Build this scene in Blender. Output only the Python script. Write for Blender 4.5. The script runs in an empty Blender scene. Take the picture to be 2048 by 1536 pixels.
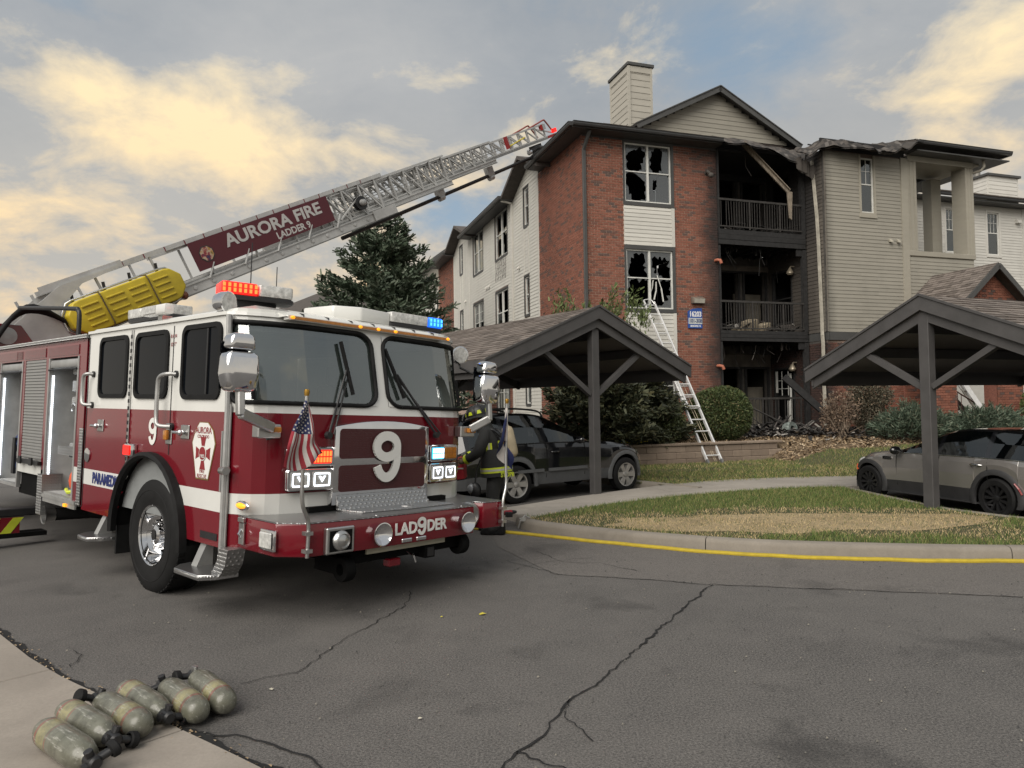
import bpy, bmesh, math, random
import numpy as np
from mathutils import Vector, Matrix, Euler, noise as mnoise
random.seed(7); rng = np.random.default_rng(7)
R = math.radians
sc = bpy.context.scene
col = sc.collection

# ---------------------------------------------------------------- camera
cam_d = bpy.data.cameras.new('camera'); cam = bpy.data.objects.new('camera', cam_d); col.objects.link(cam)
sc.camera = cam
cam_d.sensor_width = 36.0; cam_d.sensor_fit = 'HORIZONTAL'; cam_d.lens = 1420.0/2048.0*36.0
cam_d.clip_start = 0.05; cam_d.clip_end = 2000.0
cam.location = (0, 0, 1.78)
_p, _r = R(1.75), R(-0.82)
_right, _fwd, _up = Vector((1, 0, 0)), Vector((0, math.cos(_p), math.sin(_p))), Vector((0, -math.sin(_p), math.cos(_p)))
_x = _right*math.cos(_r) + _up*math.sin(_r)
_y = -_right*math.sin(_r) + _up*math.cos(_r)
cam.rotation_euler = Matrix((_x, _y, -_fwd)).transposed().to_euler()

# ---------------------------------------------------------------- sky, sun, exposure
SUN_EL, SUN_AZ = R(42), R(210)          # azimuth measured from +Y towards +X: behind the camera, a little to the left
world = bpy.data.worlds.new('World'); sc.world = world; world.use_nodes = True
def sky_nodes():
    nt = world.node_tree; N = nt.nodes; Lk = nt.links; N.clear()
    def nd(t, **k):
        n = N.new(t)
        for a, b in k.items(): setattr(n, a, b)
        return n
    def mth(op, a, b=None, clamp=False):
        n = nd('ShaderNodeMath', operation=op, use_clamp=clamp)
        for i, s in enumerate((a, b)):
            if s is None: continue
            if isinstance(s, (int, float)): n.inputs[i].default_value = s
            else: Lk.new(s, n.inputs[i])
        return n.outputs[0]
    def mixc(f, a, b):
        n = nd('ShaderNodeMix', data_type='RGBA')
        if isinstance(f, (int, float)): n.inputs[0].default_value = f
        else: Lk.new(f, n.inputs[0])
        for i, s in ((6, a), (7, b)):
            if isinstance(s, tuple): n.inputs[i].default_value = (*s, 1)
            else: Lk.new(s, n.inputs[i])
        return n.outputs[2]
    def ramp(f, stops):
        n = nd('ShaderNodeValToRGB'); el = n.color_ramp.elements
        while len(el) < len(stops): el.new(0.5)
        for e, (p, c) in zip(el, stops): e.position = p; e.color = (c, c, c, 1)
        Lk.new(f, n.inputs[0]); return n.outputs[0]
    out = nd('ShaderNodeOutputWorld'); bg = nd('ShaderNodeBackground')
    sky = nd('ShaderNodeTexSky', sky_type='NISHITA', sun_disc=False)
    sky.sun_elevation = SUN_EL; sky.sun_rotation = SUN_AZ; sky.air_density = 1.3; sky.dust_density = 2.0; sky.ozone_density = 1.2
    tc = nd('ShaderNodeTexCoord'); sep = nd('ShaderNodeSeparateXYZ'); Lk.new(tc.outputs['Generated'], sep.inputs[0])
    zz = mth('ADD', mth('MAXIMUM', sep.outputs[2], 0.0), 0.30)
    cb = nd('ShaderNodeCombineXYZ')
    Lk.new(mth('DIVIDE', sep.outputs[0], zz), cb.inputs[0]); Lk.new(mth('DIVIDE', sep.outputs[1], zz), cb.inputs[1])
    def noise(scale, detail, rough, off, dist=0.0, sx=1.0):
        mp = nd('ShaderNodeMapping'); Lk.new(cb.outputs[0], mp.inputs[0])
        mp.inputs[1].default_value = off; mp.inputs[3].default_value = (sx, 1, 1)
        n = nd('ShaderNodeTexNoise'); Lk.new(mp.outputs[0], n.inputs[0])
        n.inputs['Scale'].default_value = scale; n.inputs['Detail'].default_value = detail
        n.inputs['Roughness'].default_value = rough; n.inputs['Distortion'].default_value = dist
        return n.outputs[0]
    big = noise(0.9, 5, 0.55, (3.1, 0.4, 0), 0.5)
    mid = noise(2.1, 10, 0.60, (7.3, 2.2, 0), 0.45)
    fine = noise(6.0, 9, 0.62, (1.1, 5.2, 0), 0.3)
    az = mth('ARCTAN2', sep.outputs[0], sep.outputs[1]); el = mth('ARCSINE', sep.outputs[2])
    def bank(a, e, sa, se, tilt=0.0):
        """soft bank of cloud round one direction of the sky"""
        x = mth('SUBTRACT', az, a); y = mth('SUBTRACT', el, e); c, s = math.cos(tilt), math.sin(tilt)
        u = mth('DIVIDE', mth('ADD', mth('MULTIPLY', x, c), mth('MULTIPLY', y, s)), sa); v = mth('DIVIDE', mth('SUBTRACT', mth('MULTIPLY', y, c), mth('MULTIPLY', x, s)), se)
        return mth('EXPONENT', mth('MULTIPLY', mth('ADD', mth('MULTIPLY', u, u), mth('MULTIPLY', v, v)), -1.0))
    def tot(lst):
        o = None
        for (k, *p) in lst:
            q = mth('MULTIPLY', bank(*p), k); o = q if o is None else mth('ADD', o, q)
        return o
    lit_b = tot([(1.0, -0.40, 0.345, 0.30, 0.075, -0.20), (0.75, -0.62, 0.215, 0.22, 0.06, 0.0), (0.50, 0.10, 0.42, 0.22, 0.10, 0.3), (1.0, 0.575, 0.36, 0.13, 0.10, 0.2), (0.7, -0.14, 0.17, 0.20, 0.05, 0.1), (0.6, -0.55, 0.12, 0.20, 0.05, 0.0), (0.45, 0.40, 0.30, 0.10, 0.05, 0.0), (0.25, 0.30, 0.56, 0.35, 0.06, 0.1)])
    gap_b = tot([(1.0, -0.085, 0.265, 0.11, 0.045, 0.1), (0.85, 0.34, 0.45, 0.17, 0.07, -0.2), (0.5, -0.60, 0.47, 0.10, 0.02, -0.2), (0.45, -0.26, 0.39, 0.06, 0.02, 0.0)])
    texm = mth('ADD', mth('MULTIPLY', mid, 0.58), mth('MULTIPLY', fine, 0.42))
    cover = ramp(mth('SUBTRACT', mth('ADD', mth('ADD', mth('MULTIPLY', big, 0.45), mth('MULTIPLY', texm, 0.55)), mth('MULTIPLY', lit_b, 0.12)), mth('MULTIPLY', gap_b, 0.22)), [(0.30, 0), (0.44, 1)])
    lit = ramp(mth('ADD', mth('MULTIPLY', mth('SUBTRACT', texm, 0.5), 2.4), mth('MULTIPLY', lit_b, 0.62)), [(0.24, 0), (0.70, 1)])
    low = ramp(sep.outputs[2], [(0.05, 1), (0.42, 0)])
    shade = ramp(mth('ADD', mth('MULTIPLY', big, 0.5), mth('MULTIPLY', texm, 0.5)), [(0.36, 0), (0.62, 1)])
    skyc = nd('ShaderNodeVectorMath', operation='SCALE'); Lk.new(sky.outputs[0], skyc.inputs[0]); skyc.inputs['Scale'].default_value = 0.085
    grey = mixc(low, mixc(shade, (0.30, 0.335, 0.375), (0.48, 0.485, 0.485)), (0.57, 0.53, 0.46))
    cream = mixc(low, (1.02, 0.84, 0.54), (1.02, 0.72, 0.40))
    cloud = mixc(lit, grey, cream)
    haze = mixc(0.70, skyc.outputs[0], mixc(low, (0.30, 0.40, 0.50), (0.42, 0.51, 0.60)))
    fin = mixc(cover, haze, cloud)
    Lk.new(fin, bg.inputs[0]); bg.inputs[1].default_value = 0.385
    Lk.new(bg.outputs[0], out.inputs[0])
sky_nodes()
sun_d = bpy.data.lights.new('sun', 'SUN'); sun = bpy.data.objects.new('sun', sun_d); col.objects.link(sun)
sun_d.energy = 1.5; sun_d.angle = R(60); sun_d.color = (1.0, 0.94, 0.86)
_sd = Vector((math.sin(SUN_AZ)*math.cos(SUN_EL), math.cos(SUN_AZ)*math.cos(SUN_EL), math.sin(SUN_EL)))
sun.rotation_euler = _sd.to_track_quat('Z', 'Y').to_euler()
vs = sc.view_settings
sc.display_settings.display_device = 'sRGB'
vs.view_transform = 'Standard'; vs.look = 'None'; vs.gamma = 1.0; vs.exposure = 1.45; vs.use_curve_mapping = False
sc.render.resolution_x, sc.render.resolution_y = 1024, 768
sc.cycles.max_bounces = 6; sc.cycles.diffuse_bounces = 3; sc.cycles.glossy_bounces = 3
sc.cycles.transmission_bounces = 4; sc.cycles.transparent_max_bounces = 8
sc.cycles.caustics_reflective = False; sc.cycles.caustics_refractive = False

# ---------------------------------------------------------------- materials
def lin(h):
    if not isinstance(h, str): return tuple(h)
    o = []
    for i in (0, 2, 4):
        c = int(h[i:i+2], 16)/255; o.append(c/12.92 if c <= 0.04045 else ((c+0.055)/1.055)**2.4)
    return tuple(o)
MATS = {}
class NT:
    """small helper round a material's node tree"""
    def __init__(s, name):
        s.m = bpy.data.materials.new(name); s.m.use_nodes = True; s.nt = s.m.node_tree; s.N = s.nt.nodes; s.L = s.nt.links
        s.b = s.N['Principled BSDF']; s.out = s.N['Material Output']; MATS[name] = s.m
        s._tc = None
    def nd(s, t, **k):
        n = s.N.new(t)
        for a, b in k.items(): setattr(n, a, b)
        return n
    def coord(s, kind='Object'):
        if s._tc is None: s._tc = s.nd('ShaderNodeTexCoord')
        if kind == 'World':
            return s.nd('ShaderNodeNewGeometry').outputs['Position']
        return s._tc.outputs[kind]
    def noise(s, scale, detail=4, rough=0.55, kind='Object', stretch=None, dist=0.0):
        n = s.nd('ShaderNodeTexNoise'); v = s.coord(kind)
        if stretch:
            mp = s.nd('ShaderNodeMapping'); s.L.new(v, mp.inputs[0]); mp.inputs[3].default_value = stretch; v = mp.outputs[0]
        s.L.new(v, n.inputs[0]); n.inputs['Scale'].default_value = scale; n.inputs['Detail'].default_value = detail
        n.inputs['Roughness'].default_value = rough; n.inputs['Distortion'].default_value = dist
        return n.outputs[0]
    def ramp(s, f, stops):
        n = s.nd('ShaderNodeValToRGB'); el = n.color_ramp.elements
        while len(el) < len(stops): el.new(0.5)
        for e, (p, c) in zip(el, stops):
            e.position = p; c = (c, c, c) if isinstance(c, (int, float)) else lin(c); e.color = (*c, 1)
        s.L.new(f, n.inputs[0]); return n.outputs[0]
    def math(s, op, a, b=None, clamp=False):
        n = s.nd('ShaderNodeMath', operation=op, use_clamp=clamp)
        for i, q in enumerate((a, b)):
            if q is None: continue
            if isinstance(q, (int, float)): n.inputs[i].default_value = q
            else: s.L.new(q, n.inputs[i])
        return n.outputs[0]
    def mix(s, f, a, b, mode='MIX'):
        n = s.nd('ShaderNodeMix', data_type='RGBA', blend_type=mode)
        if isinstance(f, (int, float)): n.inputs[0].default_value = f
        else: s.L.new(f, n.inputs[0])
        for i, q in ((6, a), (7, b)):
            if hasattr(q, 'links'): s.L.new(q, n.inputs[i])
            else: n.inputs[i].default_value = (*lin(q), 1)
        return n.outputs[2]
    def set(s, key, v):
        i = s.b.inputs[key]
        if hasattr(v, 'links'): s.L.new(v, i)
        else: i.default_value = v
        return s
    def bump(s, h, strength=0.3, dist=0.01):
        n = s.nd('ShaderNodeBump'); n.inputs['Strength'].default_value = strength; n.inputs['Distance'].default_value = dist
        s.L.new(h, n.inputs['Height']); s.L.new(n.outputs[0], s.b.inputs['Normal']); return s
def mat(name, c, rough=0.6, metal=0.0, var=0.12, scale=6.0, bump=0.0, bscale=60.0, coat=0.0, spec=None, kind='Object', stretch=None, dirt=0.0, emit=None, estr=0.0):
    """plain painted / metal / fabric surface with soft procedural variation"""
    if name in MATS: return MATS[name]
    t = NT(name); c = lin(c)
    if var > 0:
        n = t.noise(scale, 5, 0.6, kind, stretch)
        lo = tuple(x*(1-var) for x in c); hi = tuple(min(1, x*(1+var)) for x in c)
        cc = t.ramp(n, [(0.3, lo), (0.7, hi)])
        if dirt > 0:
            d = t.ramp(t.noise(scale*0.35, 6, 0.65, kind), [(0.48, 0.0), (0.70, dirt)])
            cc = t.mix(d, cc, tuple(x*0.35+0.02 for x in c))
        t.set('Base Color', cc)
        t.set('Roughness', t.math('ADD', t.math('MULTIPLY', n, 0.16*min(1, rough*2)), max(0.02, rough-0.08*min(1, rough*2))))
    else:
        t.set('Base Color', (*c, 1)); t.set('Roughness', rough)
    t.set('Metallic', metal)
    if spec is not None: t.set('Specular IOR Level', spec)
    if coat: t.set('Coat Weight', coat); t.set('Coat Roughness', 0.06)
    if bump: t.bump(t.noise(bscale, 3, 0.6, kind), bump, 0.004)
    if emit is not None: t.set('Emission Color', (*lin(emit), 1)); t.set('Emission Strength', estr)
    return t.m
def piecewise(name, stops, rough=0.85, grain=0.15, gscale=40, bump=0.3, extra=None, metal=0.0):
    """many alike pieces: each piece takes its own colour from the stops (face attribute 'var' + object random)"""
    if name in MATS: return MATS[name]
    t = NT(name)
    at = t.nd('ShaderNodeAttribute', attribute_name='var'); oi = t.nd('ShaderNodeObjectInfo')
    f = t.math('FRACT', t.math('ADD', at.outputs['Fac'], oi.outputs['Random']))
    c = t.ramp(f, stops)
    n = t.noise(gscale, 4, 0.6, 'World')
    c = t.mix(t.ramp(n, [(0.3, 0.0), (0.75, grain)]), c, tuple(0.35*x for x in lin(stops[len(stops)//2][1])))
    if extra: c = extra(t, c)
    t.set('Base Color', c); t.set('Roughness', rough); t.set('Metallic', metal)
    if bump: t.bump(n, bump, 0.003)
    return t.m
def glass(name, tint='1c2426', gloss=0.25, rough=0.03, clear=0.5):
    """window glass: clear share lets what is behind show, the rest mirrors the surroundings by angle"""
    if name in MATS: return MATS[name]
    t = NT(name); t.N.remove(t.b)
    tr = t.nd('ShaderNodeBsdfTransparent'); tr.inputs[0].default_value = (*[min(1, clear*(0.8+0.6*x)) for x in lin(tint)], 1)
    gl = t.nd('ShaderNodeBsdfGlossy'); gl.inputs['Roughness'].default_value = rough; gl.inputs[0].default_value = (0.92, 0.96, 0.96, 1)
    df = t.nd('ShaderNodeBsdfDiffuse'); df.inputs[0].default_value = (*lin(tint), 1)
    m1 = t.nd('ShaderNodeMixShader'); m1.inputs[0].default_value = 0.18; t.L.new(tr.outputs[0], m1.inputs[1]); t.L.new(df.outputs[0], m1.inputs[2])
    fr = t.nd('ShaderNodeLayerWeight'); fr.inputs[0].default_value = 0.5; f5 = t.math('MULTIPLY', t.math('POWER', fr.outputs['Facing'], 4.0), 0.85)
    m2 = t.nd('ShaderNodeMixShader'); t.L.new(t.math('ADD', f5, gloss, True), m2.inputs[0])
    t.L.new(m1.outputs[0], m2.inputs[1]); t.L.new(gl.outputs[0], m2.inputs[2]); t.L.new(m2.outputs[0], t.out.inputs[0])
    return t.m

# ---------------------------------------------------------------- mesh builder
class MB:
    def __init__(s): s.v = []; s.f = []; s.mi = []; s.var = []; s.cur = 0; s.cv = None
    def add(s, vs, fs):
        o = len(s.v); s.v.extend([tuple(p) for p in vs])
        for f in fs: s.f.append(tuple(i+o for i in f)); s.mi.append(s.cur); s.var.append(s.cv if s.cv is not None else 0.0)
        return s
    def box(s, x0, x1, y0, y1, z0, z1, M=None):
        p = [(x, y, z) for z in (z0, z1) for y in (y0, y1) for x in (x0, x1)]
        if M is not None: p = [M @ Vector(q) for q in p]
        return s.add(p, [(0, 2, 3, 1), (4, 5, 7, 6), (0, 1, 5, 4), (2, 6, 7, 3), (0, 4, 6, 2), (1, 3, 7, 5)])
    def beam(s, a, b, w, h, up=(0, 0, 1)):
        """box of section w x h from a to b"""
        a, b = Vector(a), Vector(b); d = (b-a); L = d.length; d.normalize(); up = Vector(up)
        if abs(d.dot(up)) > 0.98: up = Vector((1, 0, 0))
        sx = d.cross(up).normalized(); sz = sx.cross(d).normalized()
        p = [q + sx*i*w/2 + sz*j*h/2 for q in (a, b) for j in (-1, 1) for i in (-1, 1)]
        return s.add(p, [(0, 1, 3, 2), (4, 6, 7, 5), (0, 4, 5, 1), (2, 3, 7, 6), (0, 2, 6, 4), (1, 5, 7, 3)])
    def prism(s, poly, axis, a, b, M=None):
        """extrude a 2D polygon between a and b along axis; the poly's plane is the other two axes in order"""
        n = len(poly)
        def P(q, t):
            r = list(q); r.insert(axis, t); r = Vector(r)
            return M @ r if M is not None else r
        vs = [P(q, a) for q in poly] + [P(q, b) for q in poly]
        fs = [tuple(range(n)), tuple(range(2*n-1, n-1, -1))] + [(i, n+i, n+(i+1) % n, (i+1) % n) for i in range(n)]
        return s.add(vs, fs)
    def tube(s, pts, r, n=8, caps=True):
        pts = [Vector(p) for p in pts]; rs = r if isinstance(r, (list, tuple)) else [r]*len(pts)
        rings = []; prev = None
        for i, p in enumerate(pts):
            d = (pts[min(i+1, len(pts)-1)] - pts[max(i-1, 0)]).normalized()
            if prev is None:
                u = d.cross(Vector((0, 0, 1)))
                if u.length < 1e-3: u = d.cross(Vector((1, 0, 0)))
            else: u = prev - d*prev.dot(d)
            u.normalize(); prev = u; w = d.cross(u)
            rings.append([p + (u*math.cos(t) + w*math.sin(t))*rs[i] for t in [2*math.pi*k/n for k in range(n)]])
        vs = [q for ring in rings for q in ring]; fs = []
        for i in range(len(pts)-1):
            for k in range(n):
                a, b = i*n+k, i*n+(k+1) % n; fs.append((a, b, b+n, a+n))
        if caps: fs += [tuple(range(n-1, -1, -1)), tuple(range(len(vs)-n, len(vs)))]
        return s.add(vs, fs)
    def lathe(s, prof, n=24, M=None, caps=True):
        """profile of (radius, height) turned round the local Z axis"""
        vs = []
        for r, z in prof:
            for k in range(n):
                t = 2*math.pi*k/n; q = Vector((r*math.cos(t), r*math.sin(t), z)); vs.append(M @ q if M is not None else q)
        fs = []
        for i in range(len(prof)-1):
            for k in range(n):
                a, b = i*n+k, i*n+(k+1) % n; fs.append((a, b, b+n, a+n))
        if caps: fs += [tuple(range(n-1, -1, -1)), tuple(range(len(vs)-n, len(vs)))]
        return s.add(vs, fs)
    def ball(s, c, r, n=12, m=8, M=None):
        rx, ry, rz = r if isinstance(r, (tuple, list)) else (r, r, r)
        vs = [(c[0], c[1], c[2]-rz)]; 
        for i in range(1, m):
            a = math.pi*i/m - math.pi/2
            for k in range(n):
                t = 2*math.pi*k/n; vs.append((c[0]+rx*math.cos(a)*math.cos(t), c[1]+ry*math.cos(a)*math.sin(t), c[2]+rz*math.sin(a)))
        vs.append((c[0], c[1], c[2]+rz)); fs = []
        for k in range(n): fs.append((0, 1+(k+1) % n, 1+k))
        for i in range(m-2):
            for k in range(n):
                a, b = 1+i*n+k, 1+i*n+(k+1) % n; fs.append((a, b, b+n, a+n))
        e = len(vs)-1
        for k in range(n): fs.append((e, e-n+k, e-n+(k+1) % n))
        if M is not None: vs = [M @ Vector(q) for q in vs]
        return s.add(vs, fs)
    def quad(s, a, b, c, d): return s.add([a, b, c, d], [(0, 1, 2, 3)])
    def poly(s, pts): return s.add(pts, [tuple(range(len(pts)))])
    def mesh(s, name, mats, smooth=None, bevel=0.0, bseg=2):
        me = bpy.data.meshes.new(name); me.from_pydata(s.v, [], s.f)
        for m in (mats if isinstance(mats, (list, tuple)) else [mats]): me.materials.append(m)
        if any(s.mi): me.polygons.foreach_set('material_index', s.mi)
        if any(s.var): me.attributes.new('var', 'FLOAT', 'FACE').data.foreach_set('value', s.var)
        bm = bmesh.new(); bm.from_mesh(me)
        bmesh.ops.recalc_face_normals(bm, faces=bm.faces)
        if bevel > 0:
            bmesh.ops.remove_doubles(bm, verts=bm.verts, dist=1e-5)
            ed = [e for e in bm.edges if len(e.link_faces) == 2 and e.calc_face_angle(0) > 0.5]
            bmesh.ops.bevel(bm, geom=ed, offset=bevel, segments=bseg, profile=0.5, affect='EDGES', clamp_overlap=True)
            if smooth is None: smooth = 35
        bm.to_mesh(me); bm.free()
        if smooth is not None:
            me.shade_smooth()
            try: me.set_sharp_from_angle(angle=R(smooth))
            except Exception: pass
        me.update(); return me
    def build(s, name, mats, parent=None, **k): return link(name, s.mesh(name, mats, **k), parent)
def link(name, me, parent=None, loc=None, M=None):
    o = bpy.data.objects.new(name, me); col.objects.link(o)
    if parent is not None: o.parent = parent
    if loc is not None: o.location = loc
    if M is not None: o.matrix_local = M
    return o
def tag(o, label=None, cat=None, group=None, kind=None):
    if label: o['label'] = label
    if cat: o['category'] = cat
    if group: o['group'] = group
    if kind: o['kind'] = kind
    return o
def thing(name, label, cat, loc=(0, 0, 0), rz=0.0, group=None, M=None):
    o = bpy.data.objects.new(name, None); col.objects.link(o); o.empty_display_size = 0.2
    if M is not None: o.matrix_world = M
    else: o.location = loc; o.rotation_euler = (0, 0, rz)
    return tag(o, label, cat, group)
def copy_tree(o, parent=None):
    c = o.copy(); col.objects.link(c); c.parent = parent
    for ch in list(o.children): copy_tree(ch, c)
    return c
def smoothstep(a, b, x):
    t = min(1, max(0, (x-a)/(b-a))); return t*t*(3-2*t)
_font_cache = {}
def text(s, size, name, m, parent, M, depth=0.004, bold=0.0, sx=1.0, align='CENTER', spacing=1.0):
    """flat lettering in relief; M places its XY plane (x reading direction, y up)"""
    cu = bpy.data.curves.new('t', 'FONT'); cu.body = s; cu.size = size; cu.extrude = depth; cu.offset = bold; cu.align_x = align; cu.align_y = 'CENTER'
    cu.space_character = spacing; cu.resolution_u = 3
    o = bpy.data.objects.new('t', cu); col.objects.link(o)
    dg = bpy.context.evaluated_depsgraph_get(); dg.update()
    me = bpy.data.meshes.new_from_object(o.evaluated_get(dg)); bpy.data.objects.remove(o); bpy.data.curves.remove(cu)
    me.materials.clear(); me.materials.append(m); me.transform(Matrix.Diagonal((sx, 1, 1, 1)))
    return link(name, me, parent, M=M)
def nine(w, h, t, depth, name, m, parent, M):
    """the figure 9 as a flat stroke with a rounded bowl and a curved tail"""
    rx, ry, cz = w/2-t/2, h*0.30-t/2, h*0.20; pts = [(rx*math.cos(a), cz+ry*math.sin(a)) for a in [2*math.pi*k/32 for k in range(33)]]
    tail = [(rx*math.cos(a), -0.02*h+0.0*0+(h*0.48-t/2)*math.sin(a) if a < 0 else cz*(1)) for a in [-math.pi*k/20 for k in range(1, 18)]]
    tail = [(rx, cz), (rx, cz*0.4)] + [(rx*math.cos(a), -0.04*h+(h*0.46-t/2)*math.sin(a)) for a in [-math.pi*0.87*k/18 for k in range(1, 19)]]
    mb = MB()
    for path, closed in ((pts, True), (tail, False)):
        n = len(path); L = []
        for i, p in enumerate(path):
            a, b = (path[i-1] if i else (path[-2] if closed else p)), (path[i+1] if i < n-1 else (path[1] if closed else p)); l = math.dist(a, b) or 1; nx, ny = -(b[1]-a[1])/l, (b[0]-a[0])/l
            L.append([(p[0]+nx*t/2, p[1]+ny*t/2), (p[0]-nx*t/2, p[1]-ny*t/2)])
        for i in range(n-1):
            (a, b), (c, d) = L[i], L[i+1]; q = [(*v, z) for z in (0, depth if closed else depth*0.97) for v in (a, b, d, c)]
            mb.add(q, [(0, 1, 2, 3), (4, 7, 6, 5), (0, 4, 5, 1), (2, 6, 7, 3)] + ([(0, 3, 7, 4)] if i == 0 and not closed else []) + ([(1, 5, 6, 2)] if False else []))
    return link(name, mb.mesh(name, m), parent, M=M)
def frame(o, xa, ya):
    """matrix with local x along xa, local y along ya"""
    xa, ya = Vector(xa).normalized(), Vector(ya).normalized(); za = xa.cross(ya).normalized(); ya = za.cross(xa)
    m = Matrix((xa, ya, za)).transposed().to_4x4(); m.translation = Vector(o); return m

# ================================================================ ground
BYAW = R(17.96); BO = Vector((2.335, 22.462, 0))
BU = Vector((math.cos(BYAW), math.sin(BYAW), 0)); BV = Vector((-math.sin(BYAW), math.cos(BYAW), 0))
def bw(u, v, z=0.0): return BO + BU*u + BV*v + Vector((0, 0, z))
BM = frame(BO, BU, BV)
LYAW = R(36.6); LO = Vector((1.60*0.9326, 14.19*0.9326, 0.12)); LU = Vector((math.cos(LYAW), math.sin(LYAW), 0)); LV = Vector((-math.sin(LYAW), math.cos(LYAW), 0))

def m_asphalt(name, dark, light, speck=0.5):
    t = NT(name)
    big = t.noise(0.35, 5, 0.6, 'World', dist=0.6); mid = t.noise(2.3, 6, 0.65, 'World'); fine = t.noise(70, 3, 0.75, 'World'); grit = t.noise(150, 2, 0.6, 'World')
    c = t.ramp(t.math('ADD', t.math('MULTIPLY', big, 0.6), t.math('MULTIPLY', mid, 0.4)), [(0.35, dark), (0.66, light)])
    c = t.mix(t.ramp(fine, [(0.38, 0.0), (0.68, 0.75)]), c, tuple(2.2*x for x in lin(light)))
    c = t.mix(t.ramp(grit, [(0.58, 0.0), (0.68, speck)]), c, (0.26, 0.25, 0.23))
    pit = t.ramp(t.noise(85, 2, 0.6, 'World'), [(0.30, 0.7), (0.42, 0.0)]); c = t.mix(pit, c, tuple(0.3*x for x in lin(dark)))
    oil = t.ramp(t.noise(0.9, 5, 0.55, 'World', dist=0.4), [(0.56, 0.0), (0.70, 0.6)])
    c = t.mix(oil, c, tuple(0.45*x for x in lin(dark)))
    t.set('Base Color', c); t.set('Roughness', t.math('ADD', t.math('MULTIPLY', fine, 0.3), 0.62))
    h = t.math('ADD', t.math('MULTIPLY', fine, 1.0), t.math('MULTIPLY', grit, 0.7))
    return t.bump(h, 0.75, 0.006).m
M_ASPH = m_asphalt('asphalt', (0.030, 0.029, 0.0285), (0.088, 0.082, 0.076))
M_ASPH2 = m_asphalt('asphalt_worn', (0.062, 0.057, 0.053), (0.092, 0.084, 0.077), 0.6)
M_CRACK = mat('crack_fill', (0.008, 0.008, 0.008), 0.9, var=0.4, scale=30, kind='World')
def m_concrete(name, c, stain=0.5):
    t = NT(name); c = lin(c)
    a = t.noise(1.1, 7, 0.65, 'World', dist=0.5); b = t.noise(45, 4, 0.6, 'World'); s = t.noise(0.5, 5, 0.7, 'World', stretch=(1, 3, 1))
    cc = t.ramp(a, [(0.32, tuple(0.72*x for x in c)), (0.66, c)])
    cc = t.mix(t.ramp(s, [(0.52, 0.0), (0.75, stain)]), cc, tuple(0.45*x for x in c))
    cc = t.mix(t.ramp(b, [(0.35, 0.0), (0.8, 0.35)]), cc, tuple(0.55*x for x in c))
    t.set('Base Color', cc); t.set('Roughness', 0.9); return t.bump(b, 0.35, 0.004).m
M_CONC = m_concrete('concrete', (0.34, 0.31, 0.27)); M_CURB = m_concrete('curb_concrete', (0.25, 0.222, 0.185), 0.75)
M_PAN = m_concrete('gutter_concrete', (0.31, 0.275, 0.235), 0.35)

g = MB(); g.quad((-300, -60, 0), (300, -60, 0), (300, 500, 0), (-300, 500, 0))
road = tag(g.build('asphalt_road', M_ASPH), kind='structure')
g = MB(); z = 0.004
g.poly([(-0.5, 11.5, z), (-0.2, 9.0, z), (0.42, 7.52, z), (1.37, 7.23, z), (1.91, 7.0, z), (3.2, 6.72, z), (4.55, 6.41, z), (14, 4.6, z), (14, 9, z), (6, 9.0, z), (2.0, 9.6, z), (0.3, 11, z)])
tag(g.build('worn_asphalt_strip', M_ASPH2), kind='structure')

def wobble(pts, step=0.05, amp=0.02, seed=0):
    out = []; rr = random.Random(seed)
    for (x0, y0), (x1, y1) in zip(pts, pts[1:]):
        L = math.hypot(x1-x0, y1-y0); n = max(1, int(L/step))
        for i in range(n):
            t = i/n; w = mnoise.noise(Vector((x0+(x1-x0)*t, y0+(y1-y0)*t, seed))*3.1)*amp*1.6 + rr.uniform(-amp, amp)*0.6
            out.append((x0+(x1-x0)*t - (y1-y0)/L*w, y0+(y1-y0)*t + (x1-x0)/L*w))
    out.append(pts[-1]); return out
def crack(pts, w, seed, z=0.008, amp=0.025):
    p = wobble(pts, 0.045, amp, seed); m = MB(); rr = random.Random(seed+99)
    ws = [w*(0.35+0.9*abs(mnoise.noise(Vector((x*2.3, y*2.3, seed*1.7))))+0.35*rr.random()) for x, y in p]
    for i in range(len(p)-1):
        (x0, y0), (x1, y1) = p[i], p[i+1]; L = math.hypot(x1-x0, y1-y0) or 1; nx, ny = -(y1-y0)/L, (x1-x0)/L
        a, b = ws[i]/2, ws[i+1]/2
        m.quad((x0+nx*a, y0+ny*a, z), (x0-nx*a, y0-ny*a, z), (x1-nx*b, y1-ny*b, z), (x1+nx*b, y1+ny*b, z))
    return m.build('crack', M_CRACK, road)
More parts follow.
